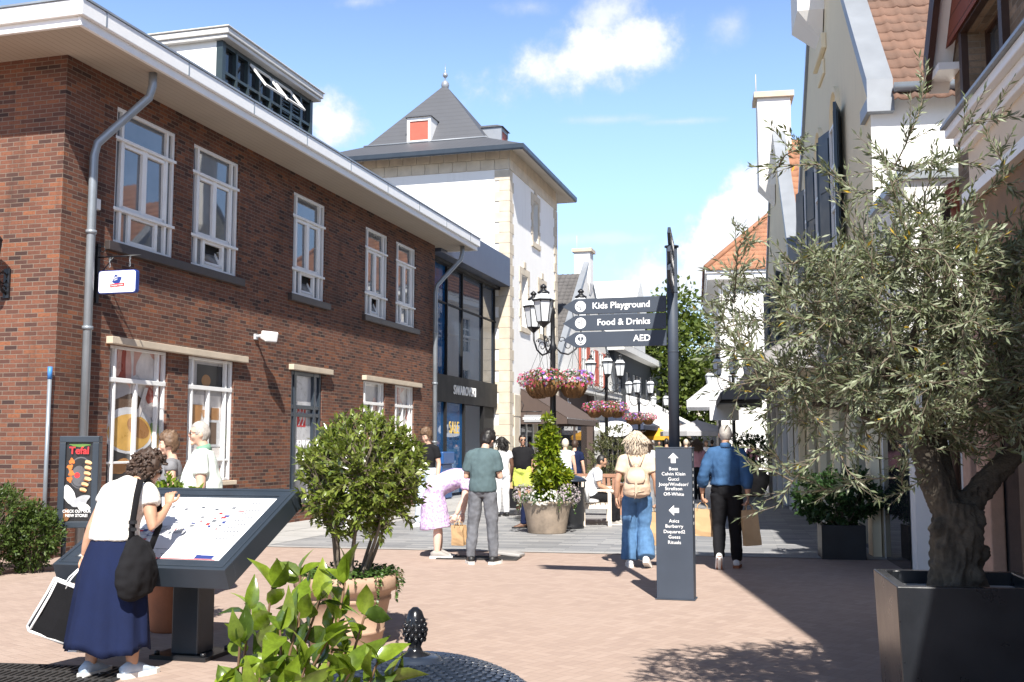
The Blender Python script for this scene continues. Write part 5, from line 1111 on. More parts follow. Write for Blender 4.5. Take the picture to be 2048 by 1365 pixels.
# ------------------------------------------------------------------ plants
def unit(a): return a / np.maximum(np.linalg.norm(a, axis=-1, keepdims=True), 1e-9)
def leaves(name, P, Dr, L, Wd, mats, parent=None, fold=.25, droop=.15, st=3, up=.6, mi=None, rng=RNG, shape=None):
    """one mesh of folded, drooping leaves. P base (n,3), Dr direction, L length, Wd width"""
    n = len(P); Dr = unit(Dr); L = np.broadcast_to(L, (n,)); Wd = np.broadcast_to(Wd, (n,))
    nr = rng.normal(0, 1, (n, 3)) * (1 - up) + np.array([0, 0, up]); nr = unit(nr - Dr * (nr * Dr).sum(1, keepdims=True)); side = np.cross(Dr, nr)
    if st == 3: ts = [0, .45, 1.0]; ws = [0, .5, 0]
    else: ts = [0, .12, .35, .6, .82, 1.0]; ws = shape or [.03, .33, .5, .43, .2, 0.0]
    V = []
    for t, w in zip(ts, ws):
        c = P + Dr * (L * t)[:, None] - nr * (droop * L * t * t)[:, None]
        lift = nr * (fold * Wd * w)[:, None]
        V += [c + side * (Wd * w)[:, None] + lift, c, c - side * (Wd * w)[:, None] + lift]
    k = len(ts) * 3; V = np.stack(V, 1).reshape(-1, 3)
    q = []
    for i in range(len(ts) - 1):
        a = i * 3; q += [(a, a + 1, a + 4, a + 3), (a + 1, a + 2, a + 5, a + 4)]
    if st == 3:   # pointed ends: triangles written as a diamond of two quads
        V = V.reshape(n, 9, 3)[:, [1, 3, 4, 5, 7]].reshape(-1, 3); k = 5; q = [(0, 2, 4, 1), (0, 3, 4, 2)]
    q = np.array(q); F = (np.arange(n)[:, None, None] * k + q[None]).reshape(-1, 4)
    m = None if mi is None else np.repeat(mi, len(q))
    return npmesh(name, V, F, mats, parent, st > 3, m)
def rnd_dir(n, rng=RNG): return unit(rng.normal(0, 1, (n, 3)))
def twig_leaves(T0, T1, per, ang=.9, jit=.25, rng=RNG, pairs=False, start=.15):
    """leaf bases and directions along straight twigs T0->T1"""
    n = len(T0); ax = unit(T1 - T0); ref = unit(np.cross(ax, rng.normal(0, 1, (n, 3)))); bi = np.cross(ax, ref); P = []; Dd = []
    for k in range(per):
        t = start + (1 - start) * (k + .5) / per; ph = (k // 2 * 1.57 + (k % 2) * math.pi) if pairs else k * 2.4
        a = ang * (1 - .45 * t); o = ref * math.cos(ph) + bi * math.sin(ph)
        P.append(T0 + (T1 - T0) * t); Dd.append(ax * math.cos(a) + o * math.sin(a) + rng.normal(0, jit, (n, 3)))
    return np.concatenate(P), np.concatenate(Dd)
def bez(a, b, bend, n=5, rng=random):
    a, b = Vector(a), Vector(b); m = (a + b) / 2 + Vector((rng.uniform(-1, 1), rng.uniform(-1, 1), rng.uniform(0, 1))) * bend * (b - a).length
    return [a * (1 - t) ** 2 + m * 2 * t * (1 - t) + b * t * t for t in [i / n for i in range(n + 1)]]
def in_ellipsoid(n, c, r, shell=.5, rng=RNG):
    u = rnd_dir(n, rng); k = (shell + (1 - shell) * rng.random(n)) ** .6
    return np.array(c) + u * k[:, None] * np.array(r), u

# --- planters
def square_planter(name, label, loc, rz, w, h, mat, taper=.03, group=None):
    t = thing(name, label, 'planter', loc, rz, group); b = MB(); x = w / 2; q = x - taper; r_ = .055
    o = [(-x, -x), (x, -x), (x, x), (-x, x)]; bt = [(-q, -q), (q, -q), (q, q), (-q, q)]; i = [(a * (1 - r_ / x), c * (1 - r_ / x)) for a, c in o]
    b.add([(*p, 0.0) for p in bt] + [(*p, h) for p in o] + [(*p, h) for p in i] + [(*p, h - .09) for p in i],
          [(k, (k + 1) % 4, 4 + (k + 1) % 4, 4 + k) for k in range(4)] + [(4 + k, 4 + (k + 1) % 4, 8 + (k + 1) % 4, 8 + k) for k in range(4)] + [(8 + k, 8 + (k + 1) % 4, 12 + (k + 1) % 4, 12 + k) for k in range(4)])
    b.obj('box', mat, t, .006); return t, i
M_GPLANT = pm('satin_black_planter', (.014, .016, .02), .3, .25, 3, .06, 50)
OP, ii = square_planter('square_planter', 'large square black planter holding the olive tree at lower right', (2.325, 5.66, 0), R_(-10.3), .76, .86, M_GPLANT)
b = MB(); b.quad(*[(*p, .79) for p in ii]); b.obj('foam_lining', pm('pale_foam', (.55, .56, .56), .9, .2, 7, .3, 30), OP)
# --- the olive tree
def olive():
    rng = np.random.default_rng(11); rr = random.Random(11)
    t = thing('olive_tree', 'silvery green olive tree with gnarled trunk in the large black planter', 'tree', (2.32, 5.68, .79)); o0 = Vector((2.32, 5.68, .79))
    b = MB(); st = []
    pts = [Vector((0, 0, -.04)), Vector((.0, .0, .06)), Vector((-.03, 0, .15)), Vector((.0, .01, .25)), Vector((-.02, 0, .36)), Vector((-.01, 0, .46))]
    b.tube(pts, [.15, .125, .112, .122, .118, .105], 18)
    for k in range(8): a = k * .78 + .3 * (k % 2); b.tube([(.135 * math.cos(a), .135 * math.sin(a), -.05), (.11 * math.cos(a + .3), .11 * math.sin(a + .3), .12), (.115 * math.cos(a + .6), .115 * math.sin(a + .6), .26), (.095 * math.cos(a + 1.0), .095 * math.sin(a + 1.0), .45)], [.048, .03 + .008 * (k % 3), .04 - .006 * (k % 2), .028], 7)
    for q in ((.12, -.06, .2), (-.13, -.05, .33), (.04, -.13, .1), (-.06, -.12, .02), (.1, -.05, .38)): b.ball(q, (.045, .045, .05), 8, 6)
    scaf = []
    def limb(a, c, r0, r1, bend=.18):
        p = bez(a, c, bend, 7, rr); b.tube(p, [r0 + (r1 - r0) * i / 7 for i in range(8)], 9); scaf.extend(p[2:]); return p
    l1 = limb((-.04, 0, .36), (-.30, -.05, 1.05), .085, .05); l2 = limb((.02, .02, .36), (.44, .02, .80), .08, .05); l3 = limb((-.01, .03, .40), (.0, .2, 1.25), .075, .04)
    for p, q in ((l1[-1], (-.75, -.2, 1.35)), (l1[-1], (-.45, .2, 1.75)), (l1[4], (-.7, .15, .98)), (l2[-1], (.75, -.15, 1.4)), (l2[-1], (.5, .3, 1.7)), (l2[5], (.85, .1, 1.05)), (l3[-1], (-.15, -.1, 1.9)), (l3[-1], (.2, .3, 1.9)), (l1[-1], (-.3, -.45, 1.5)), (l2[5], (.25, -.5, 1.3)), (l3[4], (-.1, -.35, 1.55))):
        m = limb(p, q, .036, .016); 
    V, F = remesh(b, .0115, 1, 'trunk')
    for i, v in enumerate(V):
        p = Vector(v); nz = noise.noise(Vector((p.x * 10, p.y * 10, p.z * 4))) * .02 - abs(noise.noise(Vector((p.x * 26, p.y * 26, p.z * 9)))) * .032 + noise.noise(p * 45) * .008; d = Vector((v[0] * .8, v[1] * .8, 0)); r = max(.02, d.length)
        if v[2] < .62: V[i] += np.array(d / r * nz * 1.2)
    mb = MB(); mb.add([tuple(v) for v in V], F, True); mb.obj('trunk', M_BARK, t)
    # branchlets to points spread through the crown
    c = (-.30, -.12, 1.40); N_ = 560; tips, u = in_ellipsoid(N_, c, (.98, .80, .88), .12, rng)
    tips2, u2 = in_ellipsoid(200, (.35, .05, 1.45), (.95, .7, .85), .22, rng); tips = np.concatenate([tips, tips2]); u = np.concatenate([u, u2])
    # long shoots that stand out of the outline
    shoots = []
    for (pu, pv) in ((1840, 165), (1825, 250), (1935, 250), (1990, 300), (2030, 230), (1600, 300), (1640, 330), (1520, 340), (1590, 290), (1500, 480), (1470, 560), (1440, 640), (1700, 380), (1760, 340), (1470, 720), (1540, 900), (1580, 950), (1620, 930), (1500, 930), (1560, 1010), (1660, 985), (1870, 330), (1700, 960)):
        q = D(pu, pv, 5.45 + rr.uniform(-.35, .25)) - o0; shoots.append(q)
    keep = (tips[:, 2] > .42) & ~((tips[:, 2] < .72) & (tips[:, 0] > -.22) & (tips[:, 1] < .15)) & ~((tips[:, 2] > 1.75) & (tips[:, 0] < -.55)) & ~((tips[:, 2] > 1.85) & (np.arange(len(tips)) % 2 == 0)); tips = tips[keep]; u = u[keep]
    sc = np.array([tuple(p) for p in scaf]); tw = MB(); T0 = []; T1 = []
    nodes = sc.copy()
    for q in sorted([tuple(x) for x in tips] + [tuple(s) for s in shoots], key=lambda q: min(np.linalg.norm(sc - np.array(q), axis=1))):
        qa = np.array(q); dd = np.linalg.norm(nodes - qa, axis=1); a = nodes[np.argmin(dd + .3 * np.linalg.norm(nodes, axis=1) * 0)]
        p = bez(tuple(a), q, .22, 4, rr); r0 = .004 + .004 * dd.min(); tw.tube(p, [r0, r0 * .85, r0 * .7, r0 * .5, .0018], 5, cap=False)
        nodes = np.concatenate([nodes, np.array([tuple(x) for x in p[2:]])])
        L = (p[-1] - p[0]).length
        for k in range(len(p) - 1):
            if L > .12 or k > 1: T0.append(tuple(p[k])); T1.append(tuple(p[k + 1]))
        for s in range(4):       # side shoots
            i = rr.choice([1, 2, 3, 3, 4]); s0 = p[i]; dv = (p[-1] - p[0]).normalized() + Vector((rr.uniform(-1, 1), rr.uniform(-1, 1), rr.uniform(-.5, .9))) * .9
            s1 = s0 + dv.normalized() * rr.uniform(.10, .24); tw.tube([s0, s1], [.0022, .0012], 4, cap=False); T0.append(tuple(s0)); T1.append(tuple(s1))
    tw.obj('branches', M_TWIG, t)
    T0 = np.array(T0); T1 = np.array(T1); ln = np.linalg.norm(T1 - T0, axis=1); P = []; Dd = []
    for lo, hi, per in ((0, .06, 4), (.06, .12, 8), (.12, .2, 14), (.2, 9, 18)):
        m = (ln >= lo) & (ln < hi)
        if m.any(): p, d = twig_leaves(T0[m], T1[m], per, .75, .16, rng, True, .0); P.append(p); Dd.append(d)
    P = np.concatenate(P); Dd = np.concatenate(Dd); n = len(P); k = rng.random(n) < .8; P, Dd = P[k], Dd[k]; n = len(P)
    Ls = rng.uniform(.034, .062, n); mi = (rng.random(n) < .008).astype(int)
    leaves('crown', P, Dd, Ls, Ls * .23, [L_OLIVE, L_YEL], t, .25, .12, 3, .35, mi, rng); print('olive leaves', n)
    return t
olive()

def round_pot(name, label, loc, prof, mat, soil_z, soil_r, n=40, group=None):
    t = thing(name, label, 'planter', loc, 0, group); b = MB(); b.lathe(prof, (0, 0, 0), n); b.obj('pot', mat, t)
    b = MB(); b.disc((0, 0, soil_z), soil_r, 24, 'z'); b.obj('soil', M_SOIL, t); return t
# --- many-stemmed bush in the big terracotta pot
PB = Vector((-1.28, 8.47, 0))
round_pot('terracotta_pot', 'large sandy terracotta pot with ivy holding the round many stemmed bush', PB,
          [(.255, 0), (.27, .02), (.29, .12), (.298, .125), (.298, .145), (.292, .15), (.335, .36), (.345, .365), (.345, .39), (.338, .395), (.35, .43), (.385, .44), (.405, .47), (.408, .52), (.40, .55), (.375, .56), (.35, .55), (.345, .48)], M_TERRA, .5, .35)
def stem_bush():
    rng = np.random.default_rng(5); rr = random.Random(5)
    t = thing('potted_bush', 'round green bush on several thin stems in the sandy terracotta pot', 'bush', PB + Vector((0, 0, .49)))
    c = np.array((.12, -.1, .87)); r = np.array((.51, .47, .44))
    b = MB(); heads = []
    for k in range(8):
        a = 2 * math.pi * k / 8 + rr.uniform(-.2, .2); p0 = Vector((.10 * math.cos(a) + .02, .08 * math.sin(a), -.01)); p1 = Vector((.12 + .27 * math.cos(a), -.1 + .24 * math.sin(a), rr.uniform(.62, .82)))
        p = bez(p0, p1, .10, 7, rr); b.tube(p, [.017 - .0013 * i for i in range(8)], 7); heads += p[4:]
    b.obj('stems', M_BARK2, t)
    tips, u = in_ellipsoid(820, c, r, .34, rng)
    # lumpy outline
    tips += u * np.array([noise.noise(Vector(x) * 4.0) for x in tips])[:, None] * .09
    tips = tips[tips[:, 2] > .44]; ex, _ = in_ellipsoid(110, (.12, -.1, .50), (.40, .38, .17), .35, rng); tips = np.concatenate([tips, ex])
    hd = np.array([tuple(h) for h in heads]); tw = MB(); T0 = []; T1 = []
    for q in tips:
        a = hd[np.argmin(np.linalg.norm(hd - q, axis=1) + rng.random(len(hd)) * .12)]; p = bez(tuple(a), tuple(q), .15, 3, rr); tw.tube(p, [.005, .004, .003, .0015], 4, cap=False); d = (p[3] - p[1]).normalized(); T0.append(tuple(p[3] - d * .07)); T1.append(tuple(p[3] + d * .03))
    tw.obj('branches', M_BARK2, t)
    P, Dd = twig_leaves(np.array(T0), np.array(T1), 10, 1.0, .28, rng, False, 0); n = len(P); Ls = rng.uniform(.04, .072, n)
    leaves('crown', P, Dd, Ls, Ls * .46, [L_BUSH], t, .2, .2, 3, .5, None, rng)
stem_bush()
def ivy(name, label, loc, r, z, n, hang, mat=None, inner=.1, seed=3, L=.03, cat='plant', hmax=.07):
    rng = np.random.default_rng(seed); t = thing(name, label, cat, loc); a = rng.random(n) * 2 * math.pi; rad = inner + (r - inner) * np.sqrt(rng.random(n))
    P = np.stack([rad * np.cos(a), rad * np.sin(a), z + rng.random(n) * hmax], 1); Dd = rnd_dir(n, rng) * .7 + np.stack([np.cos(a), np.sin(a), .4 + 0 * a], 1)
    Q = []; E = []; st = MB()
    for k in range(hang):
        a0 = rng.random() * 6.28; ln = rng.uniform(.05, .28); m = int(ln / .016); rr_ = r + .03
        zz = z + .05 - np.arange(m) * .016; aa = a0 + np.cumsum(rng.normal(0, .015, m)); q = np.stack([(rr_ + .01) * np.cos(aa), (rr_ + .01) * np.sin(aa), zz], 1); Q.append(q); E.append(rnd_dir(m, rng) * .5 + np.stack([np.cos(aa), np.sin(aa), -.5 + 0 * aa], 1))
        if m > 2: st.tube([tuple(x) for x in q], .002, 4, cap=False)
    if Q: P = np.concatenate([P] + Q); Dd = np.concatenate([Dd] + E)
    Ls = rng.uniform(L * .7, L * 1.3, len(P)); leaves('foliage', P, Dd, Ls, Ls * .75, [mat or L_IVY], t, .1, .2, 3, .7, None, rng)
    if st.v: st.obj('trailing_stems', M_STEM, t)
    return t
ivy('ivy', 'trailing ivy around the rim of the sandy terracotta pot', PB, .385, .53, 1500, 26)
# --- big-leaved plant in the foreground
CP = Vector((-.56, 2.34, 0))
round_pot('foreground_pot', 'round pot under the broad leaved plant at the bottom of the picture', CP, [(.15, 0), (.16, .02), (.2, .45), (.225, .46), (.225, .52), (.2, .52), (.195, .47)], M_TERRA, .48, .2)
def broad_plant():
    rng = np.random.default_rng(21); rr = random.Random(22)
    t = thing('broad_leaved_plant', 'plant with broad glossy bright green leaves in the foreground beside the pine cone lid', 'plant', CP + Vector((0, 0, .47))); o0 = CP + Vector((0, 0, .47))
    b = MB(); T0 = []; T1 = []; pr = []
    ends = [(500, 1175, 2.35), (545, 1130, 2.42), (600, 1105, 2.45), (640, 1155, 2.4), (690, 1120, 2.42), (730, 1185, 2.38), (480, 1240, 2.3), (560, 1215, 2.25), (660, 1230, 2.25), (755, 1280, 2.35), (520, 1310, 2.2), (610, 1290, 2.15), (700, 1300, 2.2), (450, 1330, 2.3), (600, 1180, 2.3), (560, 1340, 2.15), (640, 1350, 2.2), (780, 1320, 2.4), (500, 1365, 2.25), (720, 1370, 2.3), (670, 1180, 2.5), (530, 1260, 2.5), (600, 1240, 2.6), (690, 1260, 2.55)]
    for (u, v, Y) in ends:
        e = D(u, v + 45, Y) - o0; p = bez((rr.uniform(-.05, .05), rr.uniform(-.05, .05), .0), tuple(e), .12, 6, rr); b.tube(p, [.0055 - .0005 * i for i in range(7)], 6, cap=False)
        for k in (2, 3, 4, 5):
            T0.append(tuple(p[k])); T1.append(tuple(p[k + 1]))
    b.obj('stems', M_STEM, t)
    P, Dd = twig_leaves(np.array(T0), np.array(T1), 4, 1.1, .28, rng, False, 0.1)
    tp = np.array([T1[i] for i in range(3, len(T1), 4)]); td_ = unit(np.array([np.array(T1[i]) - np.array(T0[i]) for i in range(3, len(T1), 4)]))
    for k in range(3): P = np.concatenate([P, tp]); Dd = np.concatenate([Dd, td_ * 1.0 + rng.normal(0, .45, tp.shape)])
    n = len(P); Ls = rng.uniform(.045, .085, n); Dd = unit(Dd); Dd[:, 2] = np.maximum(Dd[:, 2], -.35)
    leaves('foliage', P, Dd, Ls, Ls * rng.uniform(.44, .6, n), [L_CAM], t, .36, .5, 6, .35, None, rng)
broad_plant()
# --- urn behind the map table
UP = Vector((-2.86, 9.22, 0))
round_pot('terracotta_urn', 'deep red terracotta pot behind the map table post', UP, [(.17, 0), (.18, .02), (.215, .2), (.23, .36), (.24, .45), (.255, .46), (.255, .5), (.235, .51), (.225, .46)], M_URN, .45, .225)
def upright_plant(name, label, loc, z0, ztop, r, n, mat, L, ratio=.42, seed=8, stems=9, flowers=None, cat='plant', cone=False, lean=(0, 0), st=3):
    rng = np.random.default_rng(seed); rr = random.Random(seed); t = thing(name, label, cat, (loc[0], loc[1], z0)); b = MB(); H = ztop - z0; T0 = []; T1 = []
    for k in range(stems):
        a = rr.uniform(0, 6.28); q = r * math.sqrt(rr.random()) * .9; h = H * (rr.uniform(.6, .95) if not cone else (1 - .8 * q / r))
        p = bez((q * .25 * math.cos(a), q * .25 * math.sin(a), 0), (q * math.cos(a) + lean[0], q * math.sin(a) + lean[1], h), .1, 7, rr); b.tube(p, [.009 - .0009 * i for i in range(8)], 5, cap=False)
        for i in range(1, 7):
            for s in range(max(1, n // (stems * 6))):
                dv = Vector((rr.uniform(-1, 1), rr.uniform(-1, 1), rr.uniform(-.2, .9))).normalized() * rr.uniform(.05, .13) * (r / .25) * (1.15 - .09 * i if cone else 1); c0 = p[i].lerp(p[i + 1], rr.random()); T0.append(tuple(c0)); T1.append(tuple(c0 + dv))
    b.obj('stems', M_STEM, t); P, Dd = twig_leaves(np.array(T0), np.array(T1), 6, 1.0, .3, rng, False, .1); Ls = rng.uniform(L * .7, L * 1.25, len(P))
    leaves('foliage', P, Dd, Ls, Ls * ratio, [mat], t, .22, .25, st, .5, None, rng)
    if flowers: fl(t, *flowers)
    return t
def fl(t, n, c, r, size, mats, w, seed=2, up=.3, petals=5, name='flowers', rng=None):
    """flowers: each a small ring of petals facing outwards"""
    rng = rng or np.random.default_rng(seed); P, u = in_ellipsoid(n, c, r, .75, rng); k = P[:, 2] > c[2] - r[2] * .75; P, u = P[k], u[k]; n = len(P); mi0 = rng.choice(len(mats), n, p=w); s = rng.uniform(size * .7, size * 1.2, n)
    nr = unit(u + np.array((0, -.25, up)) + rng.normal(0, .3, u.shape)); a = unit(np.cross(nr, rng.normal(0, 1, (n, 3)))); bb = np.cross(nr, a); PP = []; DD = []; NN = []; mi = []
    V = []; F = []; M_ = []
    for q in range(petals):
        th = 2 * math.pi * q / petals; d0 = a * math.cos(th) + bb * math.sin(th); sd = np.cross(nr, d0)
        V.append(np.stack([P, P + (d0 * .62 + sd * .36 + nr * .12) * s[:, None], P + (d0 + nr * .22) * s[:, None], P + (d0 * .62 - sd * .36 + nr * .12) * s[:, None]], 1))
    V = np.stack(V, 1).reshape(-1, 3); F = np.arange(len(V)).reshape(-1, 4); mi = np.repeat(mi0, petals)
    return npmesh(name, V, F, mats, t, False, mi)
upright_plant('urn_plant', 'bushy green plant rising behind the map table', UP, .46, 1.36, .27, 430, L_CAM, .075, .42, 8, 10)
# --- shrubs at left below the gable
def shrub(name, label, loc, r, n, mat, L, seed, group=None, zc=.5, stems=True, ratio=.42):
    rng = np.random.default_rng(seed); rr = random.Random(seed); t = thing(name, label, 'shrub', loc, 0, group); tips, u = in_ellipsoid(n, (0, 0, r[2] * zc * 1.2 + .06), (r[0], r[1], r[2] * .62), .45, rng)
    tips += u * np.array([noise.noise(Vector(x) * 3.2 + Vector((seed, 0, 0))) for x in tips])[:, None] * .28 * r[0]; tips[:, 2] = np.maximum(tips[:, 2], .04); b = MB()
    for k in range(0, n, 12): b.tube(bez((rr.uniform(-.1, .1), rr.uniform(-.1, .1), 0), tuple(tips[k]), .1, 3, rr), [.011, .008, .005, .002], 4, cap=False)
    b.obj('stems', M_BARK2, t); dv = unit(u + np.array((0, 0, .5)) + rng.normal(0, .4, u.shape)); P, Dd = twig_leaves(tips - dv * .09, tips + dv * .03, 10, .95, .3, rng, False, 0); Ls = rng.uniform(L * .7, L * 1.25, len(P)); leaves('foliage', P, Dd, Ls, Ls * ratio, [mat], t, .2, .2, 3, .5, None, rng); return t
for k, (x, y, r_, lb) in enumerate([(-6.5, 13.05, (.78, .55, .92), 'dense dark green shrub at the left edge below the sunlit gable'), (-5.85, 13.35, (.36, .36, .62), 'smaller shrub against the left side of the poster box'), (-7.3, 13.2, (.7, .6, .95), 'dense green shrub cut off by the left edge of the photo')]):
    shrub('shrub', lb, (x, y, 0), r_, 1500 if k != 1 else 700, L_SHRUB, .05, 31 + k, 'shrubs below the gable')
# --- tall pot with the lime climbing plant
LPt = Vector((.62, 19.2, 0))
round_pot('round_planter', 'big weathered round planter of white flowers under the lime climbing plant', LPt, [(.325, 0), (.335, .02), (.40, .40), (.435, .52), (.455, .53), (.455, .565), (.43, .57), (.42, .52)], M_TERRA2, .52, .42)
upright_plant('climbing_plant', 'tall lime green climbing plant on canes in the big weathered planter', LPt + Vector((.02, 0, 0)), .52, 2.12, .40, 900, L_LIME, .12, .45, 14, 13, None, 'plant', True)
b = MB()
for k in range(3): b.tube([(LPt.x + .12 * math.cos(k * 2.1), LPt.y + .12 * math.sin(k * 2.1), .5), (LPt.x + .02 * math.cos(k * 2.1), LPt.y + .02, 1.6)], .008, 5)
o = b.obj('plant_canes', M_BENCH); tag(o, 'thin pale canes supporting the lime climbing plant', 'canes'); o['group'] = 'canes in the planter'
t = ivy('bedding_flowers', 'mound of small white and lilac flowers spilling over the weathered planter', LPt, .46, .56, 1500, 20, L_IVY, .0, 9, .04, 'flowers', .14)
fl(t, 420, (-.05, -.12, .60), (.34, .42, .20), .021, [F_WHITE], [1], 4); fl(t, 420, (.34, -.05, .66), (.26, .4, .22), .02, [F_LILAC, L_SILVER], [.6, .4], 5, name='lilac_flowers'); fl(t, 300, (-.42, -.05, .68), (.2, .35, .2), .02, [L_SILVER, F_LILAC], [.7, .3], 6, name='silver_foliage')
# --- bushes in the street behind the bench
shrub('shrub', 'loose olive green shrub in a planter behind the cream bench', (2.55, 27.0, .45), (.75, .6, 1.25), 420, leaf_mat('dull_green_leaf', [(.09, .10, .045), (.13, .14, .06), (.17, .17, .09)]), .07, 41)
b = MB(); b.lathe([(.4, 0), (.48, .3), (.55, .5), (.58, .5), (.58, .56), (.52, .56), (.5, .48)], (0, 0, 0), 24); o = b.obj('round_planter', M_TERRA2); o.location = (2.55, 27.0, 0); tag(o, 'weathered round planter of the shrub behind the cream bench', 'planter')
shrub('shrub', 'small bright green shrub just right of the grey haired woman', (4.3, 33.0, .35), (.5, .45, .75), 220, L_TREE, .07, 43)
b = MB(); b.box(-.4, .4, -.4, .4, 0, .5); o = b.obj('box_planter', M_PLANTER, None, .01); o.location = (4.3, 33, 0); tag(o, 'black box planter of the small bright green shrub', 'planter')
# --- shaded black planter on the right with dark plants
SPt, ii = square_planter('square_planter', 'small black square planter in shade against the right hand shops', (4.55, 15.05, 0), R_(-10), .58, .46, M_PLANTER, .0)
b = MB(); b.quad(*[(*p, .38) for p in ii]); b.obj('soil', M_SOIL, SPt)
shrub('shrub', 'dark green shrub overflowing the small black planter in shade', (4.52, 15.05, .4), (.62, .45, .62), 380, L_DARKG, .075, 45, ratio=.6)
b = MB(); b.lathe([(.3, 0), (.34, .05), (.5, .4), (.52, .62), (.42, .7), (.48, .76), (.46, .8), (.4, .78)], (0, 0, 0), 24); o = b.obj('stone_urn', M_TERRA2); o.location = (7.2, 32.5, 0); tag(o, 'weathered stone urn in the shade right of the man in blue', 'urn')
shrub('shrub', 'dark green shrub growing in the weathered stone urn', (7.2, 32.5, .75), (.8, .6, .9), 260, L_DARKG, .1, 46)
# --- hanging flower baskets
def basket(name, label, loc, seed, n=1.0, group='flower baskets hanging on the lamp posts'):
    rng = np.random.default_rng(seed); t = thing(name, label, 'flower basket', loc, seed, group); b = MB()
    b.lathe([(.02, -.30), (.10, -.285), (.18, -.23), (.235, -.14), (.265, 0)], (0, 0, 0), 24)
    for k in range(12): a = 2 * math.pi * k / 12; b.tube([(r * 1.02 * math.cos(a), r * 1.02 * math.sin(a), z) for r, z in ((.10, -.29), (.18, -.233), (.238, -.14), (.268, 0))], .008, 4)
    b.obj('basket', M_BASKET, t); b = MB()
    for k in range(3): a = 2 * math.pi * k / 3; b.tube([(.26 * math.cos(a), .26 * math.sin(a), 0), (0, 0, .62)], .004, 4)
    b.tube([(0, 0, .6), (0, 0, .72)], .006, 4); b.obj('hanger', M_BLACK, t)
    P, u = in_ellipsoid(int(900 * n), (0, 0, .04), (.40, .40, .19), .3, rng); Ls = rng.uniform(.03, .055, len(P)); leaves('foliage', P, u * .6 + rnd_dir(len(P), rng) * .7 + np.array((0, 0, .3)), Ls, Ls * .5, [L_IVY, L_SILVER, L_LIME], t, .2, .2, 3, .5, rng.choice(3, len(P), p=[.5, .3, .2]), rng)
    w = [[.62, .12, .14, .12], [.45, .33, .08, .14], [.5, .12, .18, .2]][seed % 3]; fl(t, int(230 * n), (0, 0, .05), (.43, .43, .21), .034, [F_PINK, F_PURP, F_WHITE, F_LILAC], w, seed, .4); return t
names = ['nearest flower basket with pink and white blooms left of the first lamp post', 'nearest flower basket with pink and purple blooms right of the first lamp post', 'back flower basket on the far side of the first lamp post']
protos = []
for k in range(3):
    a = R_(10 + 120 * ([2, 0, 1][k])); protos.append(basket('flower_basket', names[k], (.77 + .40 * math.cos(a), 20.2 + .40 * math.sin(a), 2.72), 60 + k))
for i, who in ((1, 'second lamp post'), (2, 'third lamp post'), (3, 'fourth lamp post'), (4, 'farthest lamp post')):
    for k in range(3):
        a = R_(LP[i][1] + 120 * k); px, py = LP[i][0]; dup(protos[(k + i) % 3], (px + .42 * math.cos(a), py + .42 * math.sin(a), 2.72), a * 2, '%s flower basket of mixed petunias on the %s' % (['right hand', 'left hand', 'front facing'][k], who))
# --- street trees
def street_tree(name, label, loc, H, r, zc, n, L, seed, mat=L_TREE):
    rng = np.random.default_rng(seed); rr = random.Random(seed); t = thing(name, label, 'tree', loc, 0, 'trees along the street'); b = MB(); tr = bez((0, 0, 0), (.1, 0, H * .9), .03, 8, rr); b.tube(tr, [.2 - .02 * i for i in range(9)], 9); heads = []
    for k in range(14): s0 = tr[2 + k % 6]; a = k * 2.4; z = s0.z + rr.uniform(.1, .3) * H; q = r[0] * rr.uniform(.4, .85) * (1 - .5 * k % 6 / 6); p = bez(tuple(s0), (q * math.cos(a), q * math.sin(a), z), .12, 5, rr); b.tube(p, [.07 - .011 * i for i in range(6)], 6, cap=False); heads += p[3:]
    b.obj('trunk', M_BARK2, t); cl, u = in_ellipsoid(70, (0, 0, zc), (r[0], r[1], r[2]), .45, rng); cl[:, 0:2] *= np.clip(1.15 - .75 * np.maximum(0, (cl[:, 2:3] - zc) / r[2]), .3, 1.15); P = []; Dd = []
    for c in cl: m = n // 70; o = rng.normal(0, 1, (m, 3)) * np.array((.62, .62, .42)) * rng.uniform(.7, 1.2); P.append(c + o); Dd.append(unit(o) + rnd_dir(m, rng) * .8)
    P = np.concatenate(P); Dd = np.concatenate(Dd); Ls = rng.uniform(L * .7, L * 1.3, len(P)); leaves('crown', P, Dd, Ls, Ls * .7, [mat], t, .2, .2, 3, .5, None, rng)
street_tree('street_tree', 'tall light green street tree rising behind the signpost pole', (10.9, 72, 0), 12, (3.9, 3.3, 4.7), 7.0, 11900, .34, 71)
street_tree('street_tree', 'broad green tree crown beyond the tall tree at the street end', (14.5, 88, 0), 9, (3.6, 3.6, 3.4), 5.4, 4200, .3, 72)
street_tree('street_tree', 'dark green tree filling the gap at the end of the left row', (6.0, 95, 0), 9, (4, 4, 3.4), 5.2, 4200, .32, 73)
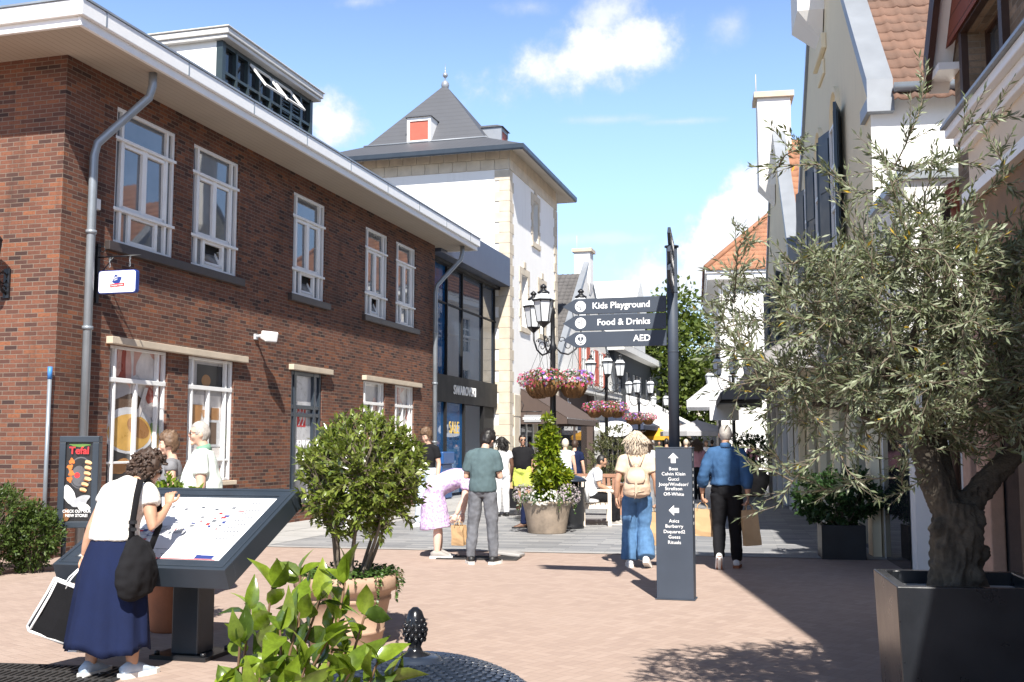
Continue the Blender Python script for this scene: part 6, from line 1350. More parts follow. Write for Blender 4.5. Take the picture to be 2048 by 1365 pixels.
# ------------------------------------------------------------------ people
def cloth(name, c, var=.08, rough=.9): return pm('cloth_' + name, c, rough, var, 9, .3, 160, spec=.15)
SKINS = {k: pm('skin_' + k, c, .55, .06, 7) for k, c in (('fair', (.60, .37, .27)), ('tan', (.46, .26, .17)), ('dark', (.13, .065, .04)), ('pale', (.66, .44, .35)))}
M_EYEW = pm('eye_white', (.75, .73, .7), .3, .02); M_EYED = pm('eye_dark', (.03, .02, .015), .25, .05); M_LIP = pm('lips', (.42, .17, .14), .5, .05); M_SOLE = pm('shoe_sole', (.75, .73, .69), .7, .05)
def V3(*a): return Vector(a)
BASE = dict(pel=V3(0, 0, .94), wai=V3(0, .0, 1.10), che=V3(0, -.005, 1.30), nec=V3(0, -.02, 1.475), head=V3(0, .025, 1.635), face=V3(0, 1, -.05),
            shL=V3(-.172, -.01, 1.395), shR=V3(.172, -.01, 1.395), elL=V3(-.235, -.03, 1.13), elR=V3(.235, -.03, 1.13), wrL=V3(-.25, .04, .88), wrR=V3(.25, .04, .88),
            hiL=V3(-.09, 0, .90), hiR=V3(.09, 0, .90), knL=V3(-.10, .015, .49), knR=V3(.10, .015, .49), anL=V3(-.105, -.02, .085), anR=V3(.105, -.02, .085), toL=V3(-.12, 1, 0), toR=V3(.12, 1, 0))
RINGS = [(-.45, .085, .085), (-.2, .15, .115), (.05, .168, .122), (.4, .16, .115), (1.0, .138, .102), (1.5, .15, .112), (2.0, .160, .116), (2.4, .143, .098), (2.7, .10, .072), (3.0, .058, .056)]
def spine(J, t):
    S_ = [J['pel'], J['wai'], J['che'], J['nec']]
    if t < 0: return S_[0] + (S_[0] - S_[1]).normalized() * .17 * -t
    i = min(2, int(t)); f = t - i; p0 = S_[max(0, i - 1)]; p1 = S_[i]; p2 = S_[i + 1]; p3 = S_[min(3, i + 2)]
    return .5 * ((2 * p1) + (p2 - p0) * f + (2 * p0 - 5 * p1 + 4 * p2 - p3) * f * f + (3 * p1 - p0 - 3 * p2 + p3) * f ** 3)
def torso(b, J, t0, t1, inf, k=1.0, belly=0.0, n=18):
    hl = (J['hiR'] - J['hiL']).normalized(); sl = (J['shR'] - J['shL']).normalized(); pts = []; rad = []; lat = []
    for t in np.linspace(t0, t1, 12):
        ts = [r[0] for r in RINGS]; rx = np.interp(t, ts, [r[1] for r in RINGS]); ry = np.interp(t, ts, [r[2] for r in RINGS])
        bl = belly * math.exp(-((t - 1.0) / .7) ** 2); f = max(0, min(1, t / 2.2))
        pts.append(spine(J, t)); rad.append(((rx * k + inf + bl * .5), (ry * k + inf + bl))); lat.append(hl.lerp(sl, f))
    b.tube(pts, rad, n, lat)
def limb(b, P, R, n=12, extra=None):
    """tapered limb through joints with interpolated bulges"""
    pts = []; rad = []
    for i in range(len(P) - 1):
        for f in ((0, .33, .67) if i < len(P) - 2 else (0, .33, .67, 1)):
            pts.append(P[i].lerp(P[i + 1], f)); r = R[i] + (R[i + 1] - R[i]) * f
            if extra: r += extra[i] * math.sin(math.pi * f)
            rad.append(r)
    b.tube(pts, rad, n)
def head_frame(J):
    f = J['face'].normalized(); up = V3(0, 0, 1) if 'up' not in J else J['up']; r = f.cross(up).normalized(); u = r.cross(f)
    M = Matrix((r, f, u)).transposed().to_4x4(); M.translation = J['head']; return M
def head_shape(b, M, n=20, m=14):
    old = b.M; b.M = M; vs = []; fs = []
    for i in range(m + 1):
        a = math.pi * i / m
        for j in range(n):
            c = 2 * math.pi * j / n; x, y, z = math.sin(a) * math.cos(c), math.sin(a) * math.sin(c), math.cos(a)
            sx, sy = .076, .098
            if z < 0: sx *= 1 - .34 * (-z) ** 1.4; sy *= (1 - .12 * (-z)) if y > 0 else (1 - .42 * (-z) ** 1.2)
            vs.append((x * sx, y * sy, z * .122))
    fs = [(i * n + j, (i + 1) * n + j, (i + 1) * n + (j + 1) % n, i * n + (j + 1) % n) for i in range(m) for j in range(n)]
    b.add(vs, fs, True)
    b.ball((0, .096, -.018), (.014, .024, .024), 8, 6); b.ball((0, .092, .012), (.010, .014, .03), 8, 6); b.ball((0, .076, -.098), (.030, .022, .022), 8, 6); b.ball((0, .078, .035), (.055, .022, .014), 10, 6)
    b.ball((0, .083, -.058), (.026, .018, .012), 8, 6)
    for s in (-1, 1): b.ball((s * .078, -.008, -.012), (.011, .022, .034), 8, 6); b.ball((s * .04, .066, -.03), (.026, .025, .024), 8, 6)
    b.M = old
def hand(b, wr, d, pn, curl=.45, s=1.0, side=1):
    """palm, four unequal bent fingers and a thumb; d along the hand, pn = palm-facing direction, side = which way the thumb lies"""
    d = d.normalized(); pn = (pn - d * pn.dot(d)).normalized(); lt = d.cross(pn).normalized() * side
    b.tube([wr - d * .01, wr + d * .03 * s, wr + d * .065 * s, wr + d * .09 * s], [(.026 * s, .018 * s), (.036 * s, .016 * s), (.041 * s, .015 * s), (.038 * s, .011 * s)], 10, lt)
    for i, L in enumerate((.070, .079, .074, .058)):
        o = wr + d * (.083 * s) + lt * ((1.5 - i) * .0195 * s); pts = [o]; dd = d.copy(); a = curl * (1 + .12 * i)
        for q in (.45, .32, .23): dd = (dd * math.cos(a) + pn * math.sin(a)).normalized(); pn2 = pn; pts.append(pts[-1] + dd * L * s * q); a = curl * .9 + a * .35
        b.tube(pts, [.0095 * s, .009 * s, .008 * s, .0062 * s], 7)
    o = wr + d * .025 * s + lt * .03 * s; p1 = o + (d * .6 + lt * .75 + pn * .2) * .035 * s; p2 = p1 + (d * .85 + lt * .2 + pn * .45) * .03 * s; p3 = p2 + (d * .85 - lt * .1 + pn * .5) * .022 * s
    b.tube([o, p1, p2, p3], [.013 * s, .0115 * s, .010 * s, .007 * s], 7)
def finish(name, V, F, mat, parent, fold=0.0, scale=(11, 11, 4), seed=0):
    me = bpy.data.meshes.new(name); me.from_pydata(V.tolist(), [], F); me.materials.append(mat); me.update()
    me.polygons.foreach_set('use_smooth', np.ones(len(F), bool))
    if fold:
        nr = np.empty(len(V) * 3, 'f'); me.vertices.foreach_get('normal', nr); nr = nr.reshape(-1, 3)
        h = .45 + np.array([noise.noise(Vector((v[0] * scale[0] + seed, v[1] * scale[1], v[2] * scale[2]))) + .5 * noise.noise(Vector((v[0] * scale[0] * 2.2, v[1] * scale[1] * 2.2 + seed, v[2] * scale[2] * 3.1))) for v in V])
        me.vertices.foreach_set('co', (V + nr * (h * fold)[:, None]).astype('f').ravel())
    o = bpy.data.objects.new(name, me); COL.objects.link(o); o.parent = parent; return o
PSEED = [0]
def person(label, loc, rz, H=1.72, skin='fair', J=None, top=None, legs=None, skirt=None, shoes=None, hair=None, glasses=False, k=1.0, belly=0.0, vox=.012, curl=(.5, .5), palms=None, hold=None):
    PSEED[0] += 1; sd_ = PSEED[0] * 3.7; Jd = {q: v.copy() for q, v in BASE.items()}
    for q, v in (J or {}).items(): Jd[q] = Vector(v)
    J = Jd; t = thing('person', label, 'person', loc, rz); t.scale = (H / 1.75,) * 3; lod = vox > .02
    b = MB(); torso(b, J, -.45, 3.0, 0, k, belly * .8)
    b.tube([spine(J, 2.75), J['nec'], J['nec'].lerp(J['head'], .55), J['head']], [.066, .054, .05, .05], 12)
    head_shape(b, head_frame(J))
    for s in 'LR':
        b.tube([spine(J, 2.6).lerp(J['nec'], .3), J['sh' + s]], [.06, .056 * k], 10)
        limb(b, [J['sh' + s], J['el' + s], J['wr' + s]], [.054 * k, .040 * k, .026 * k], 12, [.004, .008])
        limb(b, [J['hi' + s], J['kn' + s], J['an' + s]], [.088 * k, .056 * k, .040 * k], 12, [.004, .014])
        to = J['to' + s].normalized(); a = J['an' + s]; g = V3(0, 0, 1)
        b.tube([a - to * .045 + V3(0, 0, -.045), a + to * .03 + V3(0, 0, -.035), a + to * .10 + V3(0, 0, -.05), a + to * .165 + V3(0, 0, -.06)], [(.03, .032), (.036, .04), (.04, .027), (.028, .015)], 10, to.cross(g))
    V, F = remesh(b, max(.0105, vox), 4 if not lod else 2); mb = MB(); mb.smooth = True; mb.add(V.tolist(), F, True)
    for i, s in enumerate('LR'):
        d = (J['wr' + s] - J['el' + s]); d = d.normalized() if 'hd' + s not in J else J['hd' + s].normalized(); pn = (palms[i] if palms else V3(1 if s == 'L' else -1, .1, 0)); hand(mb, Vector(J['wr' + s]), d, Vector(pn), curl[i], 1.0, 1 if s == 'L' else -1) if not lod or True else None
    mb.M = head_frame(J)
    for s in (-1, 1):
        mb.cur = 1; mb.ball((s * .031, .079, .006), (.014, .011, .009), 8, 6); mb.cur = 2; mb.ball((s * .031, .087, .006), (.006, .005, .006), 6, 5); mb.box(s * .032 - .016, s * .032 + .016, .089, .094, .03, .036)
    mb.cur = 3; mb.ball((0, .096, -.056), (.021, .006, .0065), 8, 5); mb.M = Matrix.Identity(4)
    mb.obj('body', [SKINS[skin], M_EYEW, M_EYED, M_LIP], t)
    if legs:
        m, o = legs; b = MB(); lo = o.get('loose', .018); fl_ = o.get('flare', 0); to_ = o.get('to', 2.0)
        torso(b, J, -.5, o.get('waist', .75), lo, k, belly * .4)
        for s in 'LR':
            h, kn, an = J['hi' + s], J['kn' + s], J['an' + s]
            if to_ <= 1: limb(b, [h, h.lerp(kn, to_)], [(.092 + lo) * k, (.075 + lo + fl_) * k], 14, [.004])
            else:
                e = kn.lerp(an, to_ - 1); limb(b, [h, kn, e], [(.090 + lo) * k, (.060 + lo + fl_ * .35) * k, (.042 + lo + fl_) * k], 14, [.002, .004])
        V, F = remesh(b, vox, 5 if not lod else 2); finish(o.get('name', 'trousers'), V, F, m, t, o.get('fold', .009), (13, 13, 7), sd_)
        if o.get('belt'): b = MB(); torso(b, J, .62, .78, lo + .006, k, belly * .4); b.obj('belt', o['belt'], t)
    if skirt:
        m, o = skirt; hem = o['hem']; w = J['pel'].lerp(J['wai'], o.get('waist', .6)); n = 56; rows = 16; vs = []; c1 = Vector(o['c']); r0 = o.get('r0', (.165, .125)); r1 = o['r1']; pl = o.get('pleat', .02)
        hl = (J['hiR'] - J['hiL']).normalized(); fw = V3(0, 0, 1).cross(hl)
        for i in range(rows + 1):
            f = i / rows; c = w.lerp(Vector((c1.x, c1.y, hem)), f); bulge = math.sin(math.pi * min(1, f * 2.2) * .5)
            for j in range(n):
                a = 2 * math.pi * j / n; q = noise.noise(Vector((math.cos(a) * 2.6 + sd_, math.sin(a) * 2.6, f * .7))) * 1.5 + .5 * math.sin(a * 7 + 2 * math.sin(a * 2) + f) + .35 * math.sin(a * 17 + 3 * math.sin(a * 3 + f) + sd_)
                rx = r0[0] + (r1[0] - r0[0]) * (.35 * bulge + .65 * f) + pl * q * f; ry = r0[1] + (r1[1] - r0[1]) * (.35 * bulge + .65 * f) + pl * q * f
                vs.append(tuple(c + hl * rx * math.cos(a) + fw * ry * math.sin(a) + V3(0, 0, (o.get('wave', .015) * noise.noise(Vector((math.cos(a) * 1.7 + sd_, math.sin(a) * 1.7, 3))) * f * 2))))
        b = MB(); b.add(vs, [(i * n + j, (i + 1) * n + j, (i + 1) * n + (j + 1) % n, i * n + (j + 1) % n) for i in range(rows) for j in range(n)] + [tuple(range(n - 1, -1, -1))], True); sk = b.obj(o.get('name', 'skirt'), m, t); q = sk.modifiers.new('solid', 'SOLIDIFY'); q.thickness = .004
    if top:
        m, o = top; b = MB(); lo = o.get('loose', .018); sl_ = o.get('sleeve', .55); torso(b, J, o.get('hem', .1), 2.92, lo, k, belly)
        if 'dress' in o: b.tube([Vector(q) for q in o['dress'][0]], o['dress'][1], 22, V3(1, 0, 0))
        for s in 'LR':
            sh, el, wr = J['sh' + s], J['el' + s], J['wr' + s]; b.tube([spine(J, 2.6).lerp(J['nec'], .3), spine(J, 2.6).lerp(J['nec'], .2).lerp(sh, .6) + V3(0, 0, .004), sh], [.058 + lo * .4, .058 + lo * .5, .052 * k + lo * .6], 12); b.ball(sh, .053 * k + lo * .7, 12, 9)
            if sl_ <= 1: limb(b, [sh, sh.lerp(el, sl_)], [.055 * k + lo * .7, .048 * k + lo * 1.1], 12, [.002])
            else: e = el.lerp(wr, sl_ - 1); limb(b, [sh, el, e], [.055 * k + lo * .7, .045 * k + lo * .8, .036 * k + lo * .8], 12, [.002, .004])
        V, F = remesh(b, vox, 5 if not lod else 2); ob = finish(o.get('name', 'shirt'), V, F, m, t, o.get('fold', .008), (9, 9, 6), sd_)
        if o.get('collar'): b = MB(); nn = (J['head'] - J['nec']).normalized(); b.tube([J['nec'] - nn * .02, J['nec'] + nn * .045], [.075, .068], 16, cap=False); c = b.obj('collar', o['collar'], t); q = c.modifiers.new('solid', 'SOLIDIFY'); q.thickness = .006
        if o.get('cuff'):
            for s in 'LR':
                e = J['el' + s].lerp(J['wr' + s], sl_ - 1); d = (J['wr' + s] - J['el' + s]).normalized(); b = MB(); b.tube([e - d * .04, e - d * .01, e + d * .025], [.052, .056, .05], 12); b.obj('cuff', m, t)
    if shoes:
        m, so = shoes
        for s in 'LR':
            to = J['to' + s].normalized(); a = J['an' + s]; lt = to.cross(V3(0, 0, 1)); b = MB(); z = -.085
            b.tube([a - to * .085 + V3(0, 0, -.035), a - to * .03 + V3(0, 0, -.022), a + to * .045 + V3(0, 0, -.028), a + to * .12 + V3(0, 0, -.047), a + to * .185 + V3(0, 0, -.06), a + to * .205 + V3(0, 0, -.066)], [(.034, .035), (.043, .056), (.046, .048), (.05, .030), (.040, .018), (.018, .010)], 14, lt)
            sh_ = b.obj('shoe', m, t); b = MB(); up = lt.cross(to).normalized() * 1; sp = [(-.10, .032), (-.06, .044), (.03, .045), (.11, .053), (.175, .047), (.222, .02)]
            P = [(x, w) for x, w in sp] + [(x, -w) for x, w in reversed(sp)]; n = len(P); zz = V3(0, 0, 1)
            b.add([a + to * x + lt * w + V3(0, 0, -.05) for x, w in P] + [a + to * x + lt * w + V3(0, 0, z) for x, w in P], [tuple(range(n)), tuple(range(2 * n - 1, n - 1, -1))] + [(i, i + n, (i + 1) % n + n, (i + 1) % n) for i in range(n)]); b.obj('sole', so, sh_)
    if hair:
        m, sty = hair; M = head_frame(J); b = MB(); b.M = M; n, mm = (40, 28) if not lod else (20, 14); vs = []
        thick = {'short': .012, 'crop': .005, 'bob': .022, 'long': .02, 'curly': .036, 'tuft': .02, 'ring': .008}[sty]
        for i in range(mm + 1):
            a = math.pi * i / mm
            for j in range(n):
                c = 2 * math.pi * j / n; x, y, z = math.sin(a) * math.cos(c), math.sin(a) * math.sin(c), math.cos(a)
                front = y; lim = .42 if y > .45 else (-.22 if abs(x) > .55 and y > -.35 else -.72)      # hairline per direction
                if sty in ('bob', 'long', 'curly'): lim = .5 if y > .55 else (-.2 if y > .15 else -.95)
                if sty == 'ring': lim = 9 if z > .62 or y > .2 else (-.1 if y > -.3 else -.6)
                if sty == 'crop': lim = .5 if y > .5 else (-.15 if y > -.2 else -.65)
                cov = 1 / (1 + math.exp(-(z - lim) * 26)); nz = noise.noise(Vector((x * 5 + sd_, y * 5, z * 5))) ; nz2 = noise.noise(Vector((x * 13 + sd_, y * 13, z * 13)))
                th = thick * (1 + (.55 * nz + .3 * nz2) * (1.3 if sty in ('curly', 'tuft', 'bob') else .7))
                if sty == 'tuft': th *= 1 + 1.1 * max(0, z)
                g = (-.014) * (1 - cov) + th * cov
                sx, sy = .077, .098
                if z < 0: sx *= 1 - .30 * (-z) ** 1.4 * (0 if sty in ('bob', 'long', 'curly') else 1); sy *= 1 - (.35 * (-z) ** 1.2 if y < 0 and sty not in ('bob', 'long', 'curly') else .1)
                vs.append((x * (sx + g), y * (sy + g) , z * (.122 + g)))
        b.add(vs, [(i * n + j, (i + 1) * n + j, (i + 1) * n + (j + 1) % n, i * n + (j + 1) % n) for i in range(mm) for j in range(n)], True)
        rr = random.Random(PSEED[0])
        if sty in ('curly', 'bob', 'long') and not lod:
            N_ = 300 if sty == 'curly' else 420
            for q in range(N_):
                u = Vector((rr.gauss(0, 1), rr.gauss(0, 1) - .35, rr.gauss(0, 1) + .25)).normalized()
                if u.y > .45 and u.z < .55: continue
                if u.z < -.75: continue
                kk = .93 if sty == 'curly' else 1; p = Vector((u.x * .105, u.y * .125, u.z * .15)) * kk; ln = {'curly': .032, 'bob': .13, 'long': .2}[sty]; dn = Vector((u.x * .35, u.y * .35, -1)) if sty != 'curly' else Vector((rr.uniform(-1, 1), rr.uniform(-1, 1), rr.uniform(-1, 1)))
                dn.normalize(); sd = dn.orthogonal(); P = []
                if sty != 'curly' and u.z > .35: dn = (dn + Vector((u.x, u.y, 0)) * .8).normalized()
                for w in range(7): f = w / 6; P.append(p + dn * ln * f + sd * (.007 if sty != 'curly' else .012) * math.sin(f * 7 + q) + Vector((u.x, u.y, 0)) * .02 * math.sin(f * 3))
                hw = 1.0 if sty == 'curly' else .4; b.tube(P, [.006 * hw, .009 * hw, .010 * hw, .010 * hw, .009 * hw, .007 * hw, .002], 5)
        if sty in ('long', 'bob'):
            L = .20 if sty == 'bob' else .32
            b.tube([(0, -.055, .02), (0, -.085, -.08), (0, -.085, -.03 - L * .55), (0, -.075, -.03 - L)], [(.10, .06), (.115, .055), (.105, .045), (.05, .02)], 14, V3(1, 0, 0))
        b.obj('hair', m, t)
    if glasses:
        b = MB(); b.M = head_frame(J)
        for s in (-1, 1): b.ball((s * .034, .097, .004), (.027, .006, .02), 10, 6); b.tube([(s * .062, .09, .012), (s * .081, .0, .012)], .003, 4)
        b.tube([(-.01, .1, .01), (.01, .1, .01)], .003, 4); b.obj('glasses', glasses if glasses is not True else M_BLACK, t)
    return t
def bag(name, label, cat, top, rz, w, d, h, mat, handle, tilt=0, lean=0, flare=1.0, hh=.16, trim=None, group=None):
    """paper carrier bag hanging from `top` (the point where the hand holds the handles)"""
    t = thing(name, label, cat, top, rz, group); b = MB(); T = Matrix.Rotation(tilt, 4, 'X') @ Matrix.Rotation(lean, 4, 'Y'); b.M = T; z1, z0 = -hh, -hh - h; rr = random.Random(h * 77 + w)
    n = 5; vs = []; rows = [z1, z1 - h * .3, z1 - h * .62, z1 - h * .85, z0]
    for i, z in enumerate(rows):
        f = 1 - .05 * (i == 1) - .03 * (i == 2); dd = d / 2 * (.72 if i == 0 else .9 if i == 1 else 1)
        for (x, y) in ((-1, -1), (0, -1.0), (1, -1), (1, 0), (1, 1), (0, 1), (-1, 1), (-1, 0)): 
            g = .82 if x and not y else 1
            vs.append((x * w / 2 * f * g + rr.uniform(-.006, .006), y * dd + rr.uniform(-.008, .008), z + rr.uniform(-.006, .006) * (0 < i < 4)))
    fs = [(i * 8 + j, (i + 1) * 8 + j, (i + 1) * 8 + (j + 1) % 8, i * 8 + (j + 1) % 8) for i in range(4) for j in range(8)] + [tuple(32 + j for j in range(8))]
    b.add(vs, fs); o = b.obj('carrier', mat, t); q = o.modifiers.new('solid', 'SOLIDIFY'); q.thickness = .004
    for s in (-1, 1):
        b = MB(); b.M = T; y = s * d * .36; b.tube([(-w * .2, y, z1 - .03), (-w * .19, y * .8, z1 + .04), (-w * .1, y * .3, -.02), (0, 0, .0), (w * .1, y * .3, -.02), (w * .19, y * .8, z1 + .04), (w * .2, y, z1 - .03)], .0055, 6); b.obj('handle', handle, t)
    if trim:
        b = MB(); b.M = T; e = .009
        for x in (-w / 2, w / 2):
            for y in (-d / 2, d / 2): b.tube([(x, y * .74, z1), (x * .96, y * .9, rows[1]), (x * .98, y, rows[2]), (x, y, z0)], e, 6)
        for y in (-d / 2, d / 2): b.tube([(-w / 2, y, z0), (w / 2, y, z0)], e, 6); b.tube([(-w / 2, y * .74, z1), (w / 2, y * .74, z1)], e, 6)
        for x in (-w / 2, w / 2): b.tube([(x, -d / 2, z0), (x, d / 2, z0)], e, 6); b.tube([(x, -d * .37, z1), (x, d * .37, z1)], e, 6)
        b.obj('edge_trim', trim, t)
    return t
def at(t, p):
    """world point of a local point of a person"""
    return Matrix.Translation(t.location) @ Matrix.Rotation(t.rotation_euler.z, 4, 'Z') @ Matrix.Diagonal((*t.scale, 1)) @ Vector(p)
C_WHITE = cloth('white_knit', (.74, .71, .66)); C_NAVY = cloth('navy', (.010, .016, .05)); C_BLACK = cloth('black', (.012, .012, .014)); C_BLUE = cloth('denim_shirt', (.045, .105, .215), .14)
C_DENIM = cloth('blue_denim', (.08, .165, .30), .26); C_GREYJ = cloth('grey_denim', (.13, .135, .15), .3); C_TEAL = cloth('grey_green', (.085, .125, .135)); C_BEIGE = cloth('beige', (.62, .49, .36)); C_MINT = cloth('mint_white', (.68, .76, .70))
C_PALEJ = cloth('pale_denim', (.52, .6, .68)); C_LIME = cloth('lime', (.52, .6, .12)); C_PINK = cloth('dusty_pink', (.5, .25, .27)); C_GREY = cloth('mid_grey', (.2, .2, .21)); C_OFFW = cloth('off_white', (.72, .72, .73)); C_COL = cloth('green_collar', (.16, .3, .22))
def lilac():
    m, N, b = newmat('lilac_print'); tc = N.n('ShaderNodeTexCoord').outputs['Object']; v = N.n('ShaderNodeTexVoronoi'); N.link(tc, v.inputs['Vector']); v.inputs['Scale'].default_value = 26
    N.link(N.ramp(N.m('ADD', v.outputs['Distance'], N.m('MULTIPLY', N.noise(tc, 18, 3), .5)), [(.35, (.62, .52, .68)), (.5, (.36, .23, .47)), (.62, (.42, .29, .52)), (.8, (.58, .47, .64))]), b.inputs['Base Color']); b.inputs['Roughness'].default_value = .85; return m
C_LILAC = lilac()
H_DBR = pm('dark_brown_hair', (.045, .025, .016), .6, .4, 40); H_BLK = pm('black_hair', (.012, .010, .009), .5, .3, 40); H_GREY = pm('grey_hair', (.36, .33, .30), .7, .25, 40); H_BLOND = pm('ash_blond_hair', (.50, .42, .33), .65, .3, 40); H_BRN = pm('brown_hair', (.12, .07, .04), .6, .35, 40); H_WHITE = pm('white_blond_hair', (.6, .54, .44), .65, .2, 40)
S_BLUE = pm('pale_blue_trainer', (.42, .50, .60), .7, .15, 14); S_BLACK = pm('black_shoe', (.015, .015, .016), .5, .1); S_WHITE = pm('white_shoe', (.7, .7, .7), .6, .06); S_GREY = pm('grey_shoe', (.3, .28, .26), .8, .1); M_RUST = pm('rust_sole', (.3, .11, .05), .7, .1)

# woman at the map table -------------------------------------------------
pw = person('woman in white knit top and navy skirt seen from behind reading the map table', (-2.68, 7.42, 0), R_(-18), 1.62, 'tan',
    dict(pel=(-.02, -.02, .93), wai=(-.02, -.01, 1.08), che=(-.01, .06, 1.26), nec=(.02, .16, 1.39), head=(.04, .26, 1.49), face=(.6, .75, -.32), shL=(-.155, .09, 1.32), shR=(.16, .11, 1.32), elL=(-.235, -.01, 1.06), elR=(.235, .07, 1.07), wrL=(-.30, .0, .85), wrR=(.22, .28, 1.22), hdR=V3(-.1, .3, .9),
         hiL=(-.10, -.02, .89), hiR=(.07, -.02, .89), knL=(-.14, .0, .48), knR=(.11, .03, .48), anL=(-.17, -.05, .085), anR=(.14, .02, .085), toL=(.0, 1, 0), toR=(.35, 1, 0)),
    (pm('cloth_white_knit_ribbed', (.74, .71, .66), .9, .05, 8, 1.0, 70), dict(sleeve=.36, hem=.42, loose=.026, fold=.012, name='knit_top')), None, (C_NAVY, dict(hem=.19, c=(-.06, -.02), r1=(.33, .26), r0=(.165, .13), pleat=.03, wave=.04)), (S_BLUE, M_SOLE), (H_DBR, 'curly'), True, .98, .02, .011, (.9, .75), [V3(1, .2, 0), V3(-.2, .8, -.2)])
def shoulder_bag():
    t = thing('shoulder_bag', 'large slouchy black shoulder bag on the woman at the map table', 'bag', pw.location, pw.rotation_euler.z); s = pw.scale.x; b = MB(); b.M = Matrix.Scale(s, 4)
    b.tube([(.20, -.10, 1.02), (.23, -.10, .95), (.24, -.09, .84), (.235, -.08, .72), (.22, -.07, .63), (.2, -.06, .60)], [(.03, .04), (.055, .11), (.085, .17), (.10, .20), (.09, .17), (.04, .10)], 20, V3(1, 0, 0)); V, F = remesh(b, .012, 3); finish('bag_body', V, F, C_BLACK, t, .016, (9, 9, 6), 5)
    b = MB(); b.M = Matrix.Scale(s, 4); b.tube([(.225, -.15, .95), (.22, -.14, 1.10), (.19, -.06, 1.30), (.15, .03, 1.415), (.15, .11, 1.41), (.2, .19, 1.28), (.235, .16, 1.08), (.235, .06, .92)], [(.026, .004)] * 8, 8, V3(.3, 1, 0)); b.obj('strap', C_BLACK, t)
    for z in (1.12, 1.07): b = MB(); b.M = Matrix.Scale(s, 4); b.box(.20, .245, -.155, -.12, z - .012, z + .012); b.obj('buckle', M_BLACK, t)
shoulder_bag()
hp = at(pw, (-.31, .02, .765))
bag('gift_bag', 'black carrier bag with white edges hanging from the hand of the woman at the map', 'bag', hp, R_(30), .26, .12, .36, C_BLACK, M_PWHITE, R_(6), R_(-26) * -1, 1, .14, M_PWHITE)
bag('paper_bag', 'plain white paper bag hanging behind the white edged black bag', 'bag', hp + Vector((.0, .05, .0)), R_(60), .22, .1, .34, M_PWHITE, M_PWHITE, R_(-4), R_(2), 1, .22)
# man and woman by the brick wall -----------------------------------------
person('grey haired man in pale mint polo shirt and glasses looking left by the shop windows', (-3.14, 10.95, 0), R_(98), 1.78, 'fair', dict(face=(-.15, 1, -.02)), (C_MINT, dict(sleeve=.62, hem=-.1, loose=.022, collar=C_COL, name='polo_shirt')), (C_GREY, dict()), None, (S_GREY, M_SOLE), (H_GREY, 'crop'), True, 1.12, .07)
person('woman with short brown hair and grey top looking left beside the man in mint polo', (-3.66, 11.6, 0), R_(105), 1.66, 'fair', dict(face=(.0, 1, -.05)), (C_GREY, dict(sleeve=.2, hem=.0, loose=.015)), (C_NAVY, dict()), None, (S_WHITE, M_SOLE), (H_BRN, 'tuft'))
# pair behind the round bush ------------------------------------------------
person('young man in black T-shirt and pale jeans standing behind the round bush', (-1.62, 20.7, 0), R_(150), 1.84, 'fair', dict(face=(.25, 1, -.45), anL=(-.13, -.04, .085), anR=(.13, .03, .085)), (C_BLACK, dict(sleeve=.6, hem=.05)), (C_PALEJ, dict(loose=.03, flare=.025)), None, (S_WHITE, M_SOLE), (H_BRN, 'tuft'), vox=.014)
person('person in white trousers mostly hidden behind the round bush', (-3.25, 20.6, 0), R_(160), 1.70, 'fair', dict(anL=(-.16, -.1, .085), anR=(.14, .08, .085), knL=(-.14, .0, .48)), (C_OFFW, dict(sleeve=.6, hem=.0)), (C_OFFW, dict(loose=.04, flare=.03)), None, (S_WHITE, M_SOLE), (H_BRN, 'short'), vox=.014)
# bending woman and man in grey -----------------------------------------------
lw_ = person('woman in lilac print dress bending forward beside the man in grey green T-shirt', (-1.0, 15.05, 0), R_(-84), 1.70, 'pale',
    dict(pel=(0, -.10, .93), wai=(0, .06, 1.05), che=(0, .27, 1.12), nec=(0, .46, 1.10), head=(0, .60, 1.02), face=(.1, .6, -.8), up=V3(0, .75, .6), shL=(-.16, .38, 1.07), shR=(.16, .38, 1.07), elL=(-.2, .38, .82), elR=(.2, .33, .83), wrL=(-.19, .34, .60), wrR=(.2, .22, .61),
         hiL=(-.085, -.10, .88), hiR=(.085, -.10, .88), knL=(-.09, -.02, .48), knR=(.09, -.03, .48), anL=(-.1, .0, .085), anR=(.1, -.04, .085)),
    (C_LILAC, dict(sleeve=.45, hem=-.2, loose=.024, fold=.012, name='dress', dress=([(0, .0, 1.0), (0, -.06, .93), (0, -.09, .82), (0, -.08, .66), (0, -.07, .50), (0, -.06, .42)], [(.15, .11), (.185, .145), (.205, .175), (.215, .19), (.23, .21), (.235, .22)]))), None, None, (S_GREY, M_SOLE), (H_BRN, 'bob'), False, 1.0, .02)
bag('paper_bag', 'brown paper bag held by the bending woman in lilac', 'paper bag', at(lw_, (.22, .25, .53)), R_(-30), .20, .11, .27, M_KRAFT, M_KRAFT, R_(8), 0, 1, .06)
